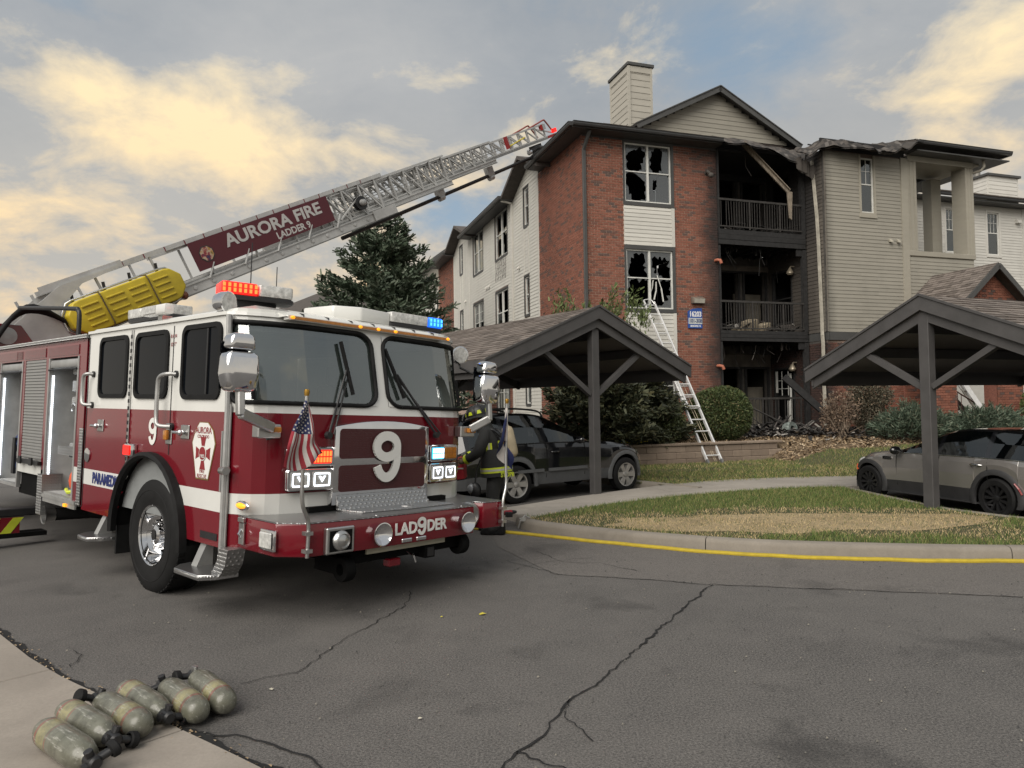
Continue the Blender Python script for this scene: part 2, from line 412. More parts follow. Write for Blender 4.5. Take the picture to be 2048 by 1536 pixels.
for i, (p, w) in enumerate([
    ([(1.91, 7.0), (1.2, 5.77), (0.71, 4.9), (0.32, 4.34), (0.12, 3.89), (-0.09, 3.55), (-0.3, 2.9)], 0.020),
    ([(-1.0, 6.9), (-0.98, 6.37), (-1.29, 5.57), (-1.49, 4.85), (-1.79, 4.66)], 0.010),
    ([(-1.75, 3.98), (-1.54, 3.93), (-1.24, 3.78), (-0.98, 3.57), (-0.7, 3.3)], 0.020),
    ([(1.91, 7.0), (1.37, 7.23), (0.47, 7.5), (-0.1, 8.2)], 0.008),
    ([(0.3, 8.7), (0.55, 8.05), (0.95, 8.0), (1.3, 7.6)], 0.008), ([(0.0, 7.7), (0.42, 8.15), (0.9, 8.3)], 0.007),
    ([(1.91, 7.0), (3.2, 6.72), (4.55, 6.41), (7.5, 5.8)], 0.008), ([(0.32, 4.34), (0.28, 4.1), (0.4, 3.8)], 0.010),
    ([(0.0, 3.7), (0.25, 3.5), (0.3, 3.2)], 0.013), ([(-3.3, 5.35), (-3.15, 5.2), (-3.1, 5.0)], 0.011)]):
    crack(p, w, i)

# lower left: concrete gutter pan in slabs, with a grubby gap along the asphalt
edge = [(-6.5, 8.0), (-5.2, 6.75), (-4.12, 5.73), (-3.5, 5.17), (-2.99, 4.76), (-2.65, 4.52), (-1.95, 4.05), (-1.56, 3.77), (-1.3, 3.58), (-0.7, 3.1), (0.2, 2.3)]
def lerp_path(pts, s):
    for (a, b) in zip(pts, pts[1:]):
        L = math.dist(a, b)
        if s <= L or b is pts[-1]: t = s/L; return tuple(a[i]+(b[i]-a[i])*t for i in range(len(a)))
        s -= L
def plen(pts): return sum(math.dist(a, b) for a, b in zip(pts, pts[1:]))
def offset(pts, d):
    out = []
    for i, p in enumerate(pts):
        a, b = pts[max(0, i-1)], pts[min(len(pts)-1, i+1)]; L = math.dist(a, b); out.append((p[0]-(b[1]-a[1])/L*d, p[1]+(b[0]-a[0])/L*d))
    return out
pan = tag(thing('gutter_pan', None, None), kind='structure')
def slab_strip(parent, A, B, cuts, z0, z1, m, gap=0.008, name='slab', nsub=8, bevel=0.006):
    LA, LB = plen(A), plen(B)
    for s0, s1 in zip(cuts, cuts[1:]):
        mb = MB(); top = []; 
        fa = [lerp_path(A, min(LA-1e-4, max(0, (s0+(s1-s0)*i/nsub))*LA*(1)+ (gap if i == 0 else -gap if i == nsub else 0))) for i in range(nsub+1)]
        fb = [lerp_path(B, min(LB-1e-4, max(0, (s0+(s1-s0)*i/nsub))*LB*(1)+ (gap if i == 0 else -gap if i == nsub else 0))) for i in range(nsub+1)]
        ring = fa + fb[::-1]
        mb.prism(ring, 2, z0, z1); mb.build(name, m, parent, bevel=bevel, bseg=1)
slab_strip(pan, edge, offset(edge, -1.02), [0, 0.14, 0.327, 0.514, 0.70, 0.86, 1.0], -0.1, 0.022, M_PAN)
gp = wobble([(x, y) for x, y in offset(edge, 0.012)], 0.05, 0.02, 5); m = MB()
for (x0, y0), (x1, y1) in zip(gp, gp[1:]):
    w = 0.026+0.03*abs(mnoise.noise(Vector((x0*3, y0*3, 0))))
    m.quad((x0-w*0.6, y0-w, 0.0065), (x1-w*0.6, y1-w, 0.0065), (x1+w*0.6, y1+w, 0.0065), (x0+w*0.6, y0+w, 0.0065))
m.build('crack', M_CRACK, road)
g = MB()
lo = offset(edge, -1.03); g.poly([(x, y, 0.0095) for x, y in lo] + [(-2.6, 0.0, 0.0095), (-8, 2.0, 0.0095)])
M_SOIL = m_asphalt('dark_soil', (0.022, 0.02, 0.018), (0.05, 0.042, 0.034), 0.2)
tag(g.build('roadside_soil', M_SOIL), kind='structure')

# island, path, lawns -------------------------------------------------------------
cb = [(0.02, 10.75), (0.05, 10.42), (0.16, 10.16), (0.35, 9.93), (0.62, 9.70), (1.1, 9.34), (1.7, 8.95), (2.77, 8.42), (3.81, 8.13), (4.83, 7.93), (5.58, 7.83), (7.0, 7.72), (9.0, 7.66), (12, 7.66)]
def smooth_path(p, n=6):
    out = []
    for i in range(len(p)-1):
        q0, q1, q2, q3 = p[max(0, i-1)], p[i], p[i+1], p[min(len(p)-1, i+2)]
        for k in range(n):
            t = k/n; out.append(tuple(0.5*(2*q1[j]+(-q0[j]+q2[j])*t+(2*q0[j]-5*q1[j]+4*q2[j]-q3[j])*t*t+(-q0[j]+3*q1[j]-3*q2[j]+q3[j])*t**3) for j in range(len(p[0]))))
    out.append(p[-1]); return out
cb = smooth_path(cb)
def sweep(path, prof, name, m, parent, smooth=40):
    mb = MB(); rings = []
    for i, p in enumerate(path):
        a, b = path[max(0, i-1)], path[min(len(path)-1, i+1)]; L = math.dist(a[:2], b[:2]); nx, ny = -(b[1]-a[1])/L, (b[0]-a[0])/L
        zb = p[2] if len(p) > 2 else 0.0
        rings.append([(p[0]+nx*o, p[1]+ny*o, zb+z) for o, z in prof])
    k = len(prof); vs = [q for r_ in rings for q in r_]; fs = []
    for i in range(len(path)-1):
        for j in range(k):
            a, b = i*k+j, i*k+(j+1) % k; fs.append((a, b, b+k, a+k))
    fs += [tuple(range(k)), tuple(range(len(vs)-1, len(vs)-k-1, -1))]
    mb.add(vs, fs); return mb.build(name, m, parent, smooth=smooth)
CPROF = [(0, -0.05), (0.012, 0.09), (0.03, 0.128), (0.055, 0.142), (0.15, 0.148), (0.165, 0.13), (0.165, -0.05)]
def curb_run(path, seg, prof=CPROF, m=M_CURB, gap=0.006):
    k = tag(thing('kerb', None, None), kind='structure'); L = plen(path); n = max(1, round(L/seg))
    for i in range(n):
        s0, s1 = L*i/n+gap, L*(i+1)/n-gap; ns = max(2, int((s1-s0)/0.18))
        sweep([lerp_path(path, s0+(s1-s0)*j/ns) for j in range(ns+1)], prof, 'kerb_stone', m, k)
    return k
curb_run(cb, 2.95)
pathN = [(-0.6, 9.75), (0.23, 10.55), (0.75, 11.1), (1.41, 11.75), (2.68, 12.62), (3.93, 13.25), (5.17, 13.70), (6.27, 13.86), (8.5, 14.1), (14, 14.6)]
pathF = [(-1.6, 10.3), (-0.30, 11.45), (0.55, 12.3), (1.30, 13.02), (2.61, 14.15), (3.97, 15.05), (5.4, 15.55), (7.3, 15.75), (10, 16.0), (14.5, 16.4)]
pathN, pathF = smooth_path(pathN), smooth_path(pathF)
walk = tag(thing('concrete_path', None, None), kind='structure')
pn, pf = [p for p in pathN if p[0] > 0.2], [p for p in pathF if p[0] > -0.32]
slab_strip(walk, pn, pf, [i/12 for i in range(13)], -0.05, 0.125, M_CONC, 0.006)
# kerb between lawn and the right parking bay, and in front of the left bay
rk = smooth_path([(6.30, 13.80), (6.36, 12.52), (6.47, 11.0), (6.72, 10.36), (7.10, 9.75), (8.3, 8.6), (9.5, 7.9)])
curb_run(rk, 2.6, [(0, -0.05), (0, 0.125), (0.01, 0.133), (0.11, 0.133), (0.12, 0.12), (0.12, -0.05)])
lk0 = Vector((LO.x, LO.y, 0)) + LU*2.02
lk = [tuple((lk0 + LV*t)[:2]) for t in (-0.75, 3, 7, 12, 18)]
curb_run(lk[::-1], 3.0)

# grass
def m_ground(name, a, b, c, s=1.4):
    t = NT(name); n = t.noise(s, 6, 0.65, 'World'); f = t.noise(38, 4, 0.7, 'World')
    cc = t.mix(t.ramp(f, [(0.3, 0.0), (0.7, 0.8)]), t.ramp(n, [(0.35, a), (0.6, b)]), c)
    t.set('Base Color', cc); t.set('Roughness', 0.95); return t.bump(f, 0.8, 0.03).m
M_TURF = m_ground('turf', (0.055, 0.070, 0.024), (0.10, 0.09, 0.04), (0.04, 0.042, 0.018))
M_DRY = m_ground('dry_turf', (0.28, 0.22, 0.12), (0.44, 0.34, 0.20), (0.18, 0.14, 0.075))
M_BLADE = piecewise('grass_blade', [(0.0, (0.036, 0.068, 0.014)), (0.30, (0.070, 0.120, 0.022)), (0.5, (0.125, 0.165, 0.040)), (0.72, (0.34, 0.26, 0.12)), (1.0, (0.56, 0.43, 0.24))], 0.85, 0.0, bump=0)
def pip(x, y, P):
    ins = np.zeros(len(x), bool); n = len(P); j = n-1
    for i in range(n):
        xi, yi, xj, yj = P[i][0], P[i][1], P[j][0], P[j][1]
        c = ((yi > y) != (yj > y)) & (x < (xj-xi)*(y-yi)/((yj-yi) or 1e-9)+xi); ins ^= c; j = i
    return ins
def np_noise(x, y, s, seed):
    """cheap value noise on arrays"""
    r2 = np.random.default_rng(seed); G = r2.random((64, 64)); X, Y = x*s+31.7, y*s+17.3
    ix, iy = np.floor(X).astype(int), np.floor(Y).astype(int); fx, fy = X-ix, Y-iy; fx, fy = fx*fx*(3-2*fx), fy*fy*(3-2*fy)
    g = lambda a, b: G[a % 64, b % 64]
    return (g(ix, iy)*(1-fx)+g(ix+1, iy)*fx)*(1-fy)+(g(ix, iy+1)*(1-fx)+g(ix+1, iy+1)*fx)*fy
def arr_mesh(name, V, Fc, m, parent=None, var=None, mi=None):
    me = bpy.data.meshes.new(name); nv, nf, k = len(V), len(Fc), Fc.shape[1]
    me.vertices.add(nv); me.vertices.foreach_set('co', V.astype(np.float32).ravel())
    me.loops.add(nf*k); me.loops.foreach_set('vertex_index', Fc.astype(np.int32).ravel())
    me.polygons.add(nf); me.polygons.foreach_set('loop_start', np.arange(nf, dtype=np.int32)*k)
    for q in (m if isinstance(m, (list, tuple)) else [m]): me.materials.append(q)
    if mi is not None: me.polygons.foreach_set('material_index', mi.astype(np.int32))
    if var is not None: me.attributes.new('var', 'FLOAT', 'FACE').data.foreach_set('value', var.astype(np.float32))
    me.update(calc_edges=True); me.validate(); return link(name, me, parent)
def blades(name, x, y, z, var, h, w, parent=None):
    n = len(x); a = rng.uniform(0, 2*math.pi, n); hh = h*rng.uniform(0.5, 1.25, n); lean = rng.normal(0, 0.45, (2, n))*hh
    dx, dy = np.cos(a)*w*0.5, np.sin(a)*w*0.5
    P = np.stack([np.stack([x-dx, y-dy, z-0.004], 1), np.stack([x+dx, y+dy, z-0.004], 1), np.stack([x+lean[0], y+lean[1], z+hh], 1)], 1).reshape(-1, 3)
    return arr_mesh(name, P, np.arange(3*n).reshape(-1, 3), M_BLADE, parent, np.clip(var, 0.001, 0.999))
inner = offset(cb, 0.16)
isl = [p for p in inner] + [(12, 9)] + [tuple(p) for p in rk[::-1]][3:] + [p for p in pathN[::-1] if 0.25 < p[0] < 6.25]
g = MB(); g.poly([(x, y, 0.118) for x, y in isl])
lawn1 = g.build('island_lawn', [M_TURF]); tag(lawn1, kind='structure')
n = 120000; x = rng.uniform(0, 9, n); y = rng.uniform(7.7, 14, n); k = pip(x, y, isl); x, y = x[k], y[k]
def dryness(x, y):
    d = 0.6*np_noise(x, y, 0.9, 1)+0.45*np_noise(x, y, 2.6, 2)+0.25*np_noise(x, y, 7, 3)
    cx, cy = x-3.9, y-9.75; r_ = np.sqrt((cx*0.92+cy*0.35)**2/11.5+(cy-0.12+0.05*cx)**2/1.0)
    return d+0.80*np.clip(1.35-r_, -0.6, 0.7)
dr = dryness(x, y)
keep = rng.random(len(x)) > np.clip((dr-0.80)*1.3, 0, 0.70); x, y, dr = x[keep], y[keep], dr[keep]
var = np.where(dr > 0.87+rng.normal(0, 0.10, len(x)), rng.uniform(0.66, 0.99, len(x)), rng.uniform(0.02, 0.56, len(x)))
tag(blades('grass_blades', x, y, np.full(len(x), 0.118), var, np.where(var > 0.6, 0.030, 0.055), 0.009), 'short lawn grass with a bare straw coloured patch on the kerbed island', 'grass', kind='stuff')
g = MB(); c_ = [(3.9+3.1*math.cos(a)*(0.85+0.25*mnoise.noise(Vector((math.cos(a)*2, math.sin(a)*2, 3)))), 9.87+0.92*math.sin(a)*(0.85+0.3*mnoise.noise(Vector((math.cos(a)*3, math.sin(a)*3, 8)))), 0.1225) for a in [2*math.pi*i/60 for i in range(60)]]
g.poly(c_); tag(g.build('dry_lawn_patch', M_DRY), kind='structure')

# rising ground before the building: lawn, mulch bed
def zt(u, v):
    a = smoothstep(3.9, 5.3, u)
    left = 0.105 if v < -3.15 else 0.64
    right = 0.105 + 0.57*smoothstep(-6.4, -2.2, v)
    return left*(1-a)+right*a
def is_mulch(u, v):
    w = 0.22*mnoise.noise(Vector((u*0.8, v*0.8, 2)))
    if u < 4.3: return v > -3.2
    return v > -4.35+0.10*(u-5)+w
GU = np.arange(-4.0, 24.0, 0.2); GV = np.arange(-12.0, 2.0, 0.2)
P = {}
def fy(path, x):
    for a, b in zip(path, path[1:]):
        if a[0] <= x <= b[0]: return a[1]+(b[1]-a[1])*(x-a[0])/(b[0]-a[0]+1e-9)
    return 1e9 if x < path[0][0] else path[-1][1]
pf0 = [(-0.30, 11.45)] + [p for p in pathF if p[0] > -0.29]
mbs = [MB(), MB()]; cells = []
for u in GU:
    for v in GV:
        c = bw(u+0.1, v+0.1)
        ul = (c-Vector((LO.x, LO.y, 0))).dot(LU)
        if ul < 2.10 or c.y < fy(pf0, c.x)-0.25: continue
        k = 1 if is_mulch(u+0.1, v+0.1) else 0
        q = [bw(uu, vv, zt(uu, vv)+0.035*mnoise.noise(Vector((uu*0.9, vv*0.9, 0)))) for uu, vv in ((u, v), (u+0.2, v), (u+0.2, v+0.2), (u, v+0.2))]
        mbs[k].quad(*q); cells.append((u, v, k))
def m_mulch(name, a, b):
    t = NT(name); n = t.noise(22, 5, 0.7, 'World'); f = t.noise(75, 3, 0.7, 'World')
    t.set('Base Color', t.mix(t.ramp(f, [(0.35, 0.0), (0.65, 0.7)]), t.ramp(n, [(0.35, a), (0.65, b)]), (0.05, 0.035, 0.02)))
    t.set('Roughness', 0.95); return t.bump(n, 0.9, 0.03).m
M_MULCH = m_mulch('mulch', (0.12, 0.085, 0.05), (0.25, 0.18, 0.11))
tag(mbs[0].build('front_lawn', M_TURF, smooth=60), kind='structure'); tag(mbs[1].build('mulch_bed', M_MULCH, smooth=60), kind='structure')
gx, gy, gz = [], [], []; mu = []
for u, v, k in cells:
    if k == 0 and u < 17:
        for _ in range(26):
            uu, vv = u+random.random()*0.2, v+random.random()*0.2; p = bw(uu, vv); gx.append(p.x); gy.append(p.y); gz.append(zt(uu, vv))
    elif k == 1 and u < 16:
        for _ in range(9): mu.append((u+random.random()*0.2, v+random.random()*0.2))
gx, gy, gz = map(np.array, (gx, gy, gz))
dr = 0.7*np_noise(gx, gy, 0.7, 5)+0.4*np_noise(gx, gy, 2.4, 6)
var = np.where(dr > 0.86+rng.normal(0, 0.08, len(gx)), rng.uniform(0.55, 0.9, len(gx)), rng.uniform(0.02, 0.5, len(gx)))
tag(blades('grass_blades', gx, gy, gz, var, np.full(len(gx), 0.06), 0.014), 'green lawn sloping up towards the burnt apartment building', 'grass', kind='stuff')
M_CHIP = piecewise('wood_chip', [(0.0, (0.09, 0.06, 0.035)), (0.35, (0.22, 0.15, 0.085)), (0.7, (0.34, 0.25, 0.15)), (1.0, (0.45, 0.36, 0.25))], 0.9, 0.1, bump=0)
M_CHAR = piecewise('charred_bit', [(0.0, (0.008, 0.008, 0.008)), (0.6, (0.025, 0.023, 0.021)), (0.86, (0.07, 0.06, 0.055)), (0.95, (0.28, 0.26, 0.23)), (1.0, (0.5, 0.48, 0.44))], 0.9, 0.1, bump=0)
def chips(name, pts, m, size, lift=0.02):
    n = len(pts); V = []; F_ = []
    for (u, v) in pts:
        L, W = size*random.uniform(0.5, 1.5), size*random.uniform(0.2, 0.5)
        Mx = Matrix.Translation(bw(u, v, zt(u, v)+lift*random.random())) @ Euler((random.uniform(-.7, .7), random.uniform(-.7, .7), random.uniform(0, 6.28))).to_matrix().to_4x4()
        b = len(V); V += [tuple(Mx @ Vector(q)) for q in ((-L, -W, 0), (L, -W, 0), (L, W, 0.008), (-L, W, 0.008))]; F_.append((b, b+1, b+2, b+3))
    return arr_mesh(name, np.array(V), np.array(F_), m, None, rng.uniform(0.01, 0.99, n))
tag(chips('mulch_chips', mu, M_CHIP, 0.045), 'loose tan wood chips in the planting bed', 'mulch', kind='stuff')
ch = [(rng.normal(7.0, 1.3), rng.normal(-1.2, 0.75)) for _ in range(2600)] + [(rng.normal(10.2, 1.6), rng.normal(-2.4, 0.6)) for _ in range(700)]
ch = [(u, v) for u, v in ch if v > -4.2 and u > 4.6]
tag(chips('fire_debris', ch, M_CHAR, 0.08, 0.22), 'black charred scraps and ash strewn below the burnt balconies', 'debris', kind='stuff')

# retaining wall
M_BLOCK = piecewise('wall_block', [(0.0, (0.19, 0.145, 0.11)), (0.5, (0.24, 0.185, 0.14)), (1.0, (0.28, 0.22, 0.17))], 0.92, 0.3, 9, 0.6)
rw = thing('retaining_wall', 'low tan block retaining wall behind the leaning ladder', 'wall', bw(0, -3.25), BYAW)
bl = MB(); bl.box(-0.302, 0.302, -0.11, 0.11, 0, 0.176); blm = bl.mesh('block', M_BLOCK, bevel=0.012, bseg=1)
cp_ = MB(); cp_.box(-0.302, 0.302, -0.15, 0.13, 0, 0.07); cpm = cp_.mesh('cap_stone', M_BLOCK, bevel=0.012, bseg=1)
for r_ in range(3):
    for i in range(16):
        u = -4.9+i*0.61+(0.305 if r_ % 2 else 0)
        link('block', blm, rw, (u, r_*0.012+random.uniform(-.004, .004), 0.0+r_*0.18+0.06))
for i in range(16): link('cap_stone', cpm, rw, (-4.75+i*0.61, 0.02, 0.60))

# ================================================================ burnt apartment building
def buvz(t):
    """building coordinates u, v, z of the shaded point as sockets"""
    g_ = t.nd('ShaderNodeNewGeometry'); s_ = t.nd('ShaderNodeVectorMath', operation='SUBTRACT'); t.L.new(g_.outputs['Position'], s_.inputs[0]); s_.inputs[1].default_value = BO
    o = []
    for ax in (BU, BV, Vector((0, 0, 1))):
        d = t.nd('ShaderNodeVectorMath', operation='DOT_PRODUCT'); t.L.new(s_.outputs[0], d.inputs[0]); d.inputs[1].default_value = ax; o.append(d.outputs['Value'])
    return o
def sstep(t, a, b, x):
    n = t.nd('ShaderNodeMapRange', interpolation_type='SMOOTHSTEP'); t.L.new(x, n.inputs[0]); n.inputs[1].default_value = a; n.inputs[2].default_value = b
    n.inputs[3].default_value = 0; n.inputs[4].default_value = 1
    return n.outputs[0]
def soot_brick(t, c):
    u, v, z = buvz(t); nz = t.noise(0.9, 6, 0.65, 'World'); uw = t.math('ADD', u, t.math('MULTIPLY', t.math('SUBTRACT', nz, 0.5), 1.3))
    a = sstep(t, 4.0, 5.0, uw); a = t.math('MULTIPLY', a, t.math('SUBTRACT', 1.0, sstep(t, 8.5, 9.6, u)))
    hi = t.math('MULTIPLY', sstep(t, 8.8, 10.5, z), 0.72); hi = t.math('MULTIPLY', hi, sstep(t, 2.5, 4.8, uw))
    low = t.math('MULTIPLY', sstep(t, 9.6, 8.6, uw), sstep(t, 8.3, 8.7, u)); low = t.math('MULTIPLY', low, 0.75)
    s_ = t.math('MAXIMUM', t.math('MAXIMUM', t.math('MULTIPLY', a, 0.90), hi), low)
    return t.mix(s_, c, (0.016, 0.015, 0.015))
BRICK_STOPS = [(0.0, (0.095, 0.066, 0.056)), (0.12, (0.12, 0.070, 0.056)), (0.20, (0.190, 0.072, 0.046)), (0.6, (0.235, 0.088, 0.055)), (0.85, (0.275, 0.108, 0.070)), (1.0, (0.21, 0.085, 0.056))]
M_BRICK = piecewise('brick', BRICK_STOPS, 0.85, 0.18, 60, 0.5, soot_brick)
def m_mortar():
    t = NT('mortar'); c = t.ramp(t.noise(30, 4, 0.6, 'World'), [(0.3, (0.42, 0.31, 0.25)), (0.7, (0.56, 0.42, 0.34))])
    t.set('Base Color', soot_brick(t, c)); t.set('Roughness', 0.95); return t.m
M_MORTAR = m_mortar()
def m_brkplain():
    t = NT('plain_brick'); c = t.ramp(t.noise(14, 4, 0.6, 'World', stretch=(1, 1, 2.4)), [(0.3, (0.12, 0.05, 0.036)), (0.55, (0.20, 0.078, 0.054)), (0.7, (0.24, 0.10, 0.072))])
    t.set('Base Color', c); t.set('Roughness', 0.9); return t.m
M_BRKP = m_brkplain()
def soot_grey(t, c):
    u, v, z = buvz(t); nz = t.noise(0.8, 6, 0.65, 'World'); w = t.math('MULTIPLY', t.math('SUBTRACT', nz, 0.5), 1.6)
    side = t.math('MULTIPLY', sstep(t, 8.80, 8.74, u), sstep(t, -1.45, -0.25, t.math('ADD', v, t.math('MULTIPLY', w, 0.65))))
    side = t.math('MULTIPLY', side, t.math('ADD', 0.74, t.math('MULTIPLY', sstep(t, 6.6, 8.2, z), 0.26)))
    face = t.math('MULTIPLY', sstep(t, 9.15, 8.62, t.math('ADD', u, t.math('MULTIPLY', w, 0.22))), 0.45)
    top = t.math('MULTIPLY', sstep(t, 10.1, 10.75, t.math('ADD', z, t.math('MULTIPLY', w, 0.5))), t.math('MULTIPLY', sstep(t, 11.6, 9.2, u), 0.6))
    s_ = t.math('MAXIMUM', t.math('MAXIMUM', t.math('MULTIPLY', side, 0.95), face), top, True)
    brown = t.mix(t.math('MULTIPLY', side, 0.8), c, (0.12, 0.085, 0.065))
    return t.mix(s_, brown, (0.018, 0.017, 0.017))
def m_siding(name, c, extra=None, grain=0.06):
    t = NT(name); c = lin(c); oi = t.nd('ShaderNodeObjectInfo')
    n = t.noise(2.2, 5, 0.6, 'World', stretch=(1, 1, 4)); v_ = t.math('ADD', t.math('MULTIPLY', n, 0.7), t.math('MULTIPLY', oi.outputs['Random'], 0.3))
    cc = t.ramp(v_, [(0.25, tuple(x*(1-2*grain) for x in c)), (0.75, tuple(min(1, x*(1+grain)) for x in c))])
    d = t.ramp(t.noise(1.2, 6, 0.7, 'World', stretch=(1.0, 1.0, 0.25)), [(0.52, 0.0), (0.78, 0.28)])
    cc = t.mix(d, cc, tuple(0.5*x for x in c))
    if extra: cc = extra(t, cc)
    t.set('Base Color', cc); t.set('Roughness', 0.72); return t.bump(t.noise(70, 3, 0.6, 'World', stretch=(1, 1, 6)), 0.15, 0.003).m
M_CREAM = m_siding('cream_siding', (0.58, 0.565, 0.515)); M_GREY = m_siding('taupe_siding', (0.285, 0.268, 0.225), soot_grey); M_WHITE_S = m_siding('white_siding', (0.58, 0.565, 0.52))
M_GABLE = m_siding('gable_siding', (0.285, 0.268, 0.225)); M_GTRIM = m_siding('taupe_trim', (0.32, 0.298, 0.245), soot_grey)
M_TRIM = mat('dark_trim', (0.060, 0.060, 0.058), 0.6, var=0.15, scale=3, kind='World')
M_VINYL = mat('white_vinyl', (0.66, 0.66, 0.62), 0.45, var=0.08, scale=5, kind='World', dirt=0.25)
M_GUT = mat('gutter_metal', (0.050, 0.050, 0.050), 0.42, 0.2, var=0.15, scale=4, kind='World')
M_CHARW = mat('charred_wood', (0.016, 0.0155, 0.0155), 0.8, var=0.5, scale=9, bump=0.6, bscale=30, kind='World')
M_CHARG = mat('sooty_grey', (0.060, 0.054, 0.048), 0.85, var=0.45, scale=4, bump=0.4, bscale=25, kind='World')
M_ROOMD = mat('burnt_room', (0.010, 0.010, 0.011), 0.95, var=0.4, scale=2, kind='World')
M_ROOMT = mat('smoky_wall', (0.20, 0.18, 0.145), 0.95, var=0.35, scale=1.3, kind='World', dirt=0.6)
M_SOOTGL = glass('sooty_glass', 'a9adb0', 0.10, 0.12, 0.55)
M_WGLASS = glass('window_glass', '20282a', 0.16, 0.02, 0.35)
M_BLIND = mat('window_blind', (0.50, 0.47, 0.40), 0.7, var=0.08, kind='World')
M_SHING = piecewise('shingle', [(0.0, (0.085, 0.070, 0.060)), (0.35, (0.145, 0.122, 0.105)), (0.7, (0.195, 0.165, 0.145)), (1.0, (0.125, 0.105, 0.092))], 0.9, 0.25, 80, 0.4)
M_BSHING = piecewise('burnt_shingle', [(0.0, (0.018, 0.017, 0.016)), (0.5, (0.050, 0.044, 0.039)), (0.85, (0.088, 0.076, 0.066)), (1.0, (0.13, 0.12, 0.11))], 0.85, 0.4, 30, 0.6)

apt = thing('apartment_building', 'three storey brick and siding apartment building with burnt out balconies', 'building', M=BM)

BL, BH, GAP = 0.205, 0.0836, 0.015
_bk = {}
def brick_mesh(L):
    L = round(L, 3)
    if L not in _bk:
        b = MB(); b.box(0, L, -0.004, 0.05, 0, BH-GAP); _bk[L] = b.mesh('brick', M_BRICK)
    return _bk[L]
joined_bricks = {}
def lay(parent, M, a0, a1, z0, z1, holes=(), single=0, key='w', name='brickwork'):
    """running bond in the plane of M (x along the wall, y into it, z up); the bricks nearest the camera stay single parts"""
    mb = MB(); cnt = 0; row = 0; z = z0; cand = []
    while z + BH <= z1+0.03:
        x = a0 - (BL/2 if row % 2 else 0)
        while x < a1-0.02:
            s, e = max(x, a0), min(x+BL-GAP, a1)
            segs = [(s, e)]
            for (h0, h1, k0, k1) in holes:
                if z+BH*0.5 > k0 and z+BH*0.5 < k1:
                    ns = []
                    for (p, q) in segs:
                        if q <= h0 or p >= h1: ns.append((p, q))
                        else:
                            if p < h0: ns.append((p, h0))
                            if q > h1: ns.append((h1, q))
                    segs = ns
            for (p, q) in segs:
                if q-p > 0.03: cand.append((p, q, z))
            x += BL
        z += BH; row += 1
    for (p, q, zz) in cand:
        j = random.uniform(-0.003, 0.003)
        if single and cnt < single[0] and single[1] <= p and q <= single[2] and single[3] <= zz <= single[4]:
            link('brick', brick_mesh(q-p), parent, M=M @ Matrix.Translation((p, j, zz))); cnt += 1
        else:
            mb.cv = random.uniform(0.01, 0.99); mb.box(p, q, -0.004+j, 0.05, zz, zz+BH-GAP, M)
    o = mb.build(name, M_BRICK, parent); o['kind'] = 'stuff'; return o
_sb = {}
def board_mesh(m, h):
    k = (m.name, round(h, 4))
    if k not in _sb:
        b = MB(); b.prism([(-0.020, 0.0), (-0.006, h), (0.01, h), (0.01, 0.0)], 0, 0, 1.0); _sb[k] = b.mesh('siding_board', m)
    return _sb[k]
board_count = {}
def siding(parent, M, a0, a1, z0, z1, exp, m, holes=(), top=None, limit=300, name='siding_board'):
    """lapped boards in the plane of M; top(z) may narrow a gable; single boards as parts up to the limit"""
    z = z0; mb = MB(); n0 = board_count.get(parent.name, 0)
    while z < z1-0.02:
        h = min(exp, z1-z); s, e = (a0, a1) if top is None else top(z+h*0.5)
        segs = [(s, e)] if e > s else []
        for (h0, h1, k0, k1) in holes:
            if z+h*0.6 > k0 and z+h*0.4 < k1:
                ns = []
                for (p, q) in segs:
                    if q <= h0 or p >= h1: ns.append((p, q))
                    else:
                        if p < h0: ns.append((p, h0))
                        if q > h1: ns.append((h1, q))
                segs = ns
        for (p, q) in segs:
            if q-p < 0.02: continue
            MM = M @ Matrix.Translation((p, 0, z)) @ Matrix.Diagonal((q-p, 1, 1, 1))
            if n0 < limit: link(name, board_mesh(m, h), parent, M=MM); n0 += 1
            else: mb.prism([(-0.020, 0.0), (-0.006, h), (0.01, h), (0.01, 0.0)], 0, 0, 1.0, MM)
        z += exp
    board_count[parent.name] = n0
    if mb.f: mb.build('siding_boards', m, parent)['kind'] = 'stuff'
I4 = Matrix.Identity(4)
def plane_u(u): return frame((u, 0, 0), (0, -1, 0), (1, 0, 0))   # x runs towards the viewer (-v), y into +u
# --- shells behind the cladding
b = MB()
WINS = [(1.40, 3.26), (4.87, 6.86), (8.37, 10.36)]
def wallbox(mb, a0, a1, z0, z1, t0, t1, holes, M):
    """solid wall in M's plane with rectangular openings, cut into boxes"""
    zs = sorted({z0, z1, *[h[2] for h in holes if z0 < h[2] < z1], *[h[3] for h in holes if z0 < h[3] < z1]})
    for p, q in zip(zs, zs[1:]):
        segs = [(a0, a1)]
        for (h0, h1, k0, k1) in holes:
            if k0 < (p+q)/2 < k1: segs = [s for (x, y) in segs for s in ((x, min(y, h0)), (max(x, h1), y)) if s[1]-s[0] > 0.005]
        for x, y in segs: mb.box(x, y, t0, t1, p, q, M)
fh = [(1.48, 3.24, k0+0.02, k1-0.02) for k0, k1 in WINS]
wallbox(b, 0.008, 4.97, 0.5, 10.50, 0.008, 0.16, fh, I4)
front_wall = b.build('front_wall', M_MORTAR, apt)
ML = plane_u(0)        # left face: x = -v
LWN = [(-5.70, -5.19), (-9.67, -7.90), (-13.52, -11.75), (-16.30, -15.73)]
lh = []
for k, (p, q) in enumerate(LWN):
    for (k0, k1) in ((1.35, 3.3), (4.85, 6.80), (8.30, 10.28)) if k in (1, 2) else ((1.85, 3.33), (5.35, 6.83), (8.86, 10.33)): lh.append((p, q, k0, k1))
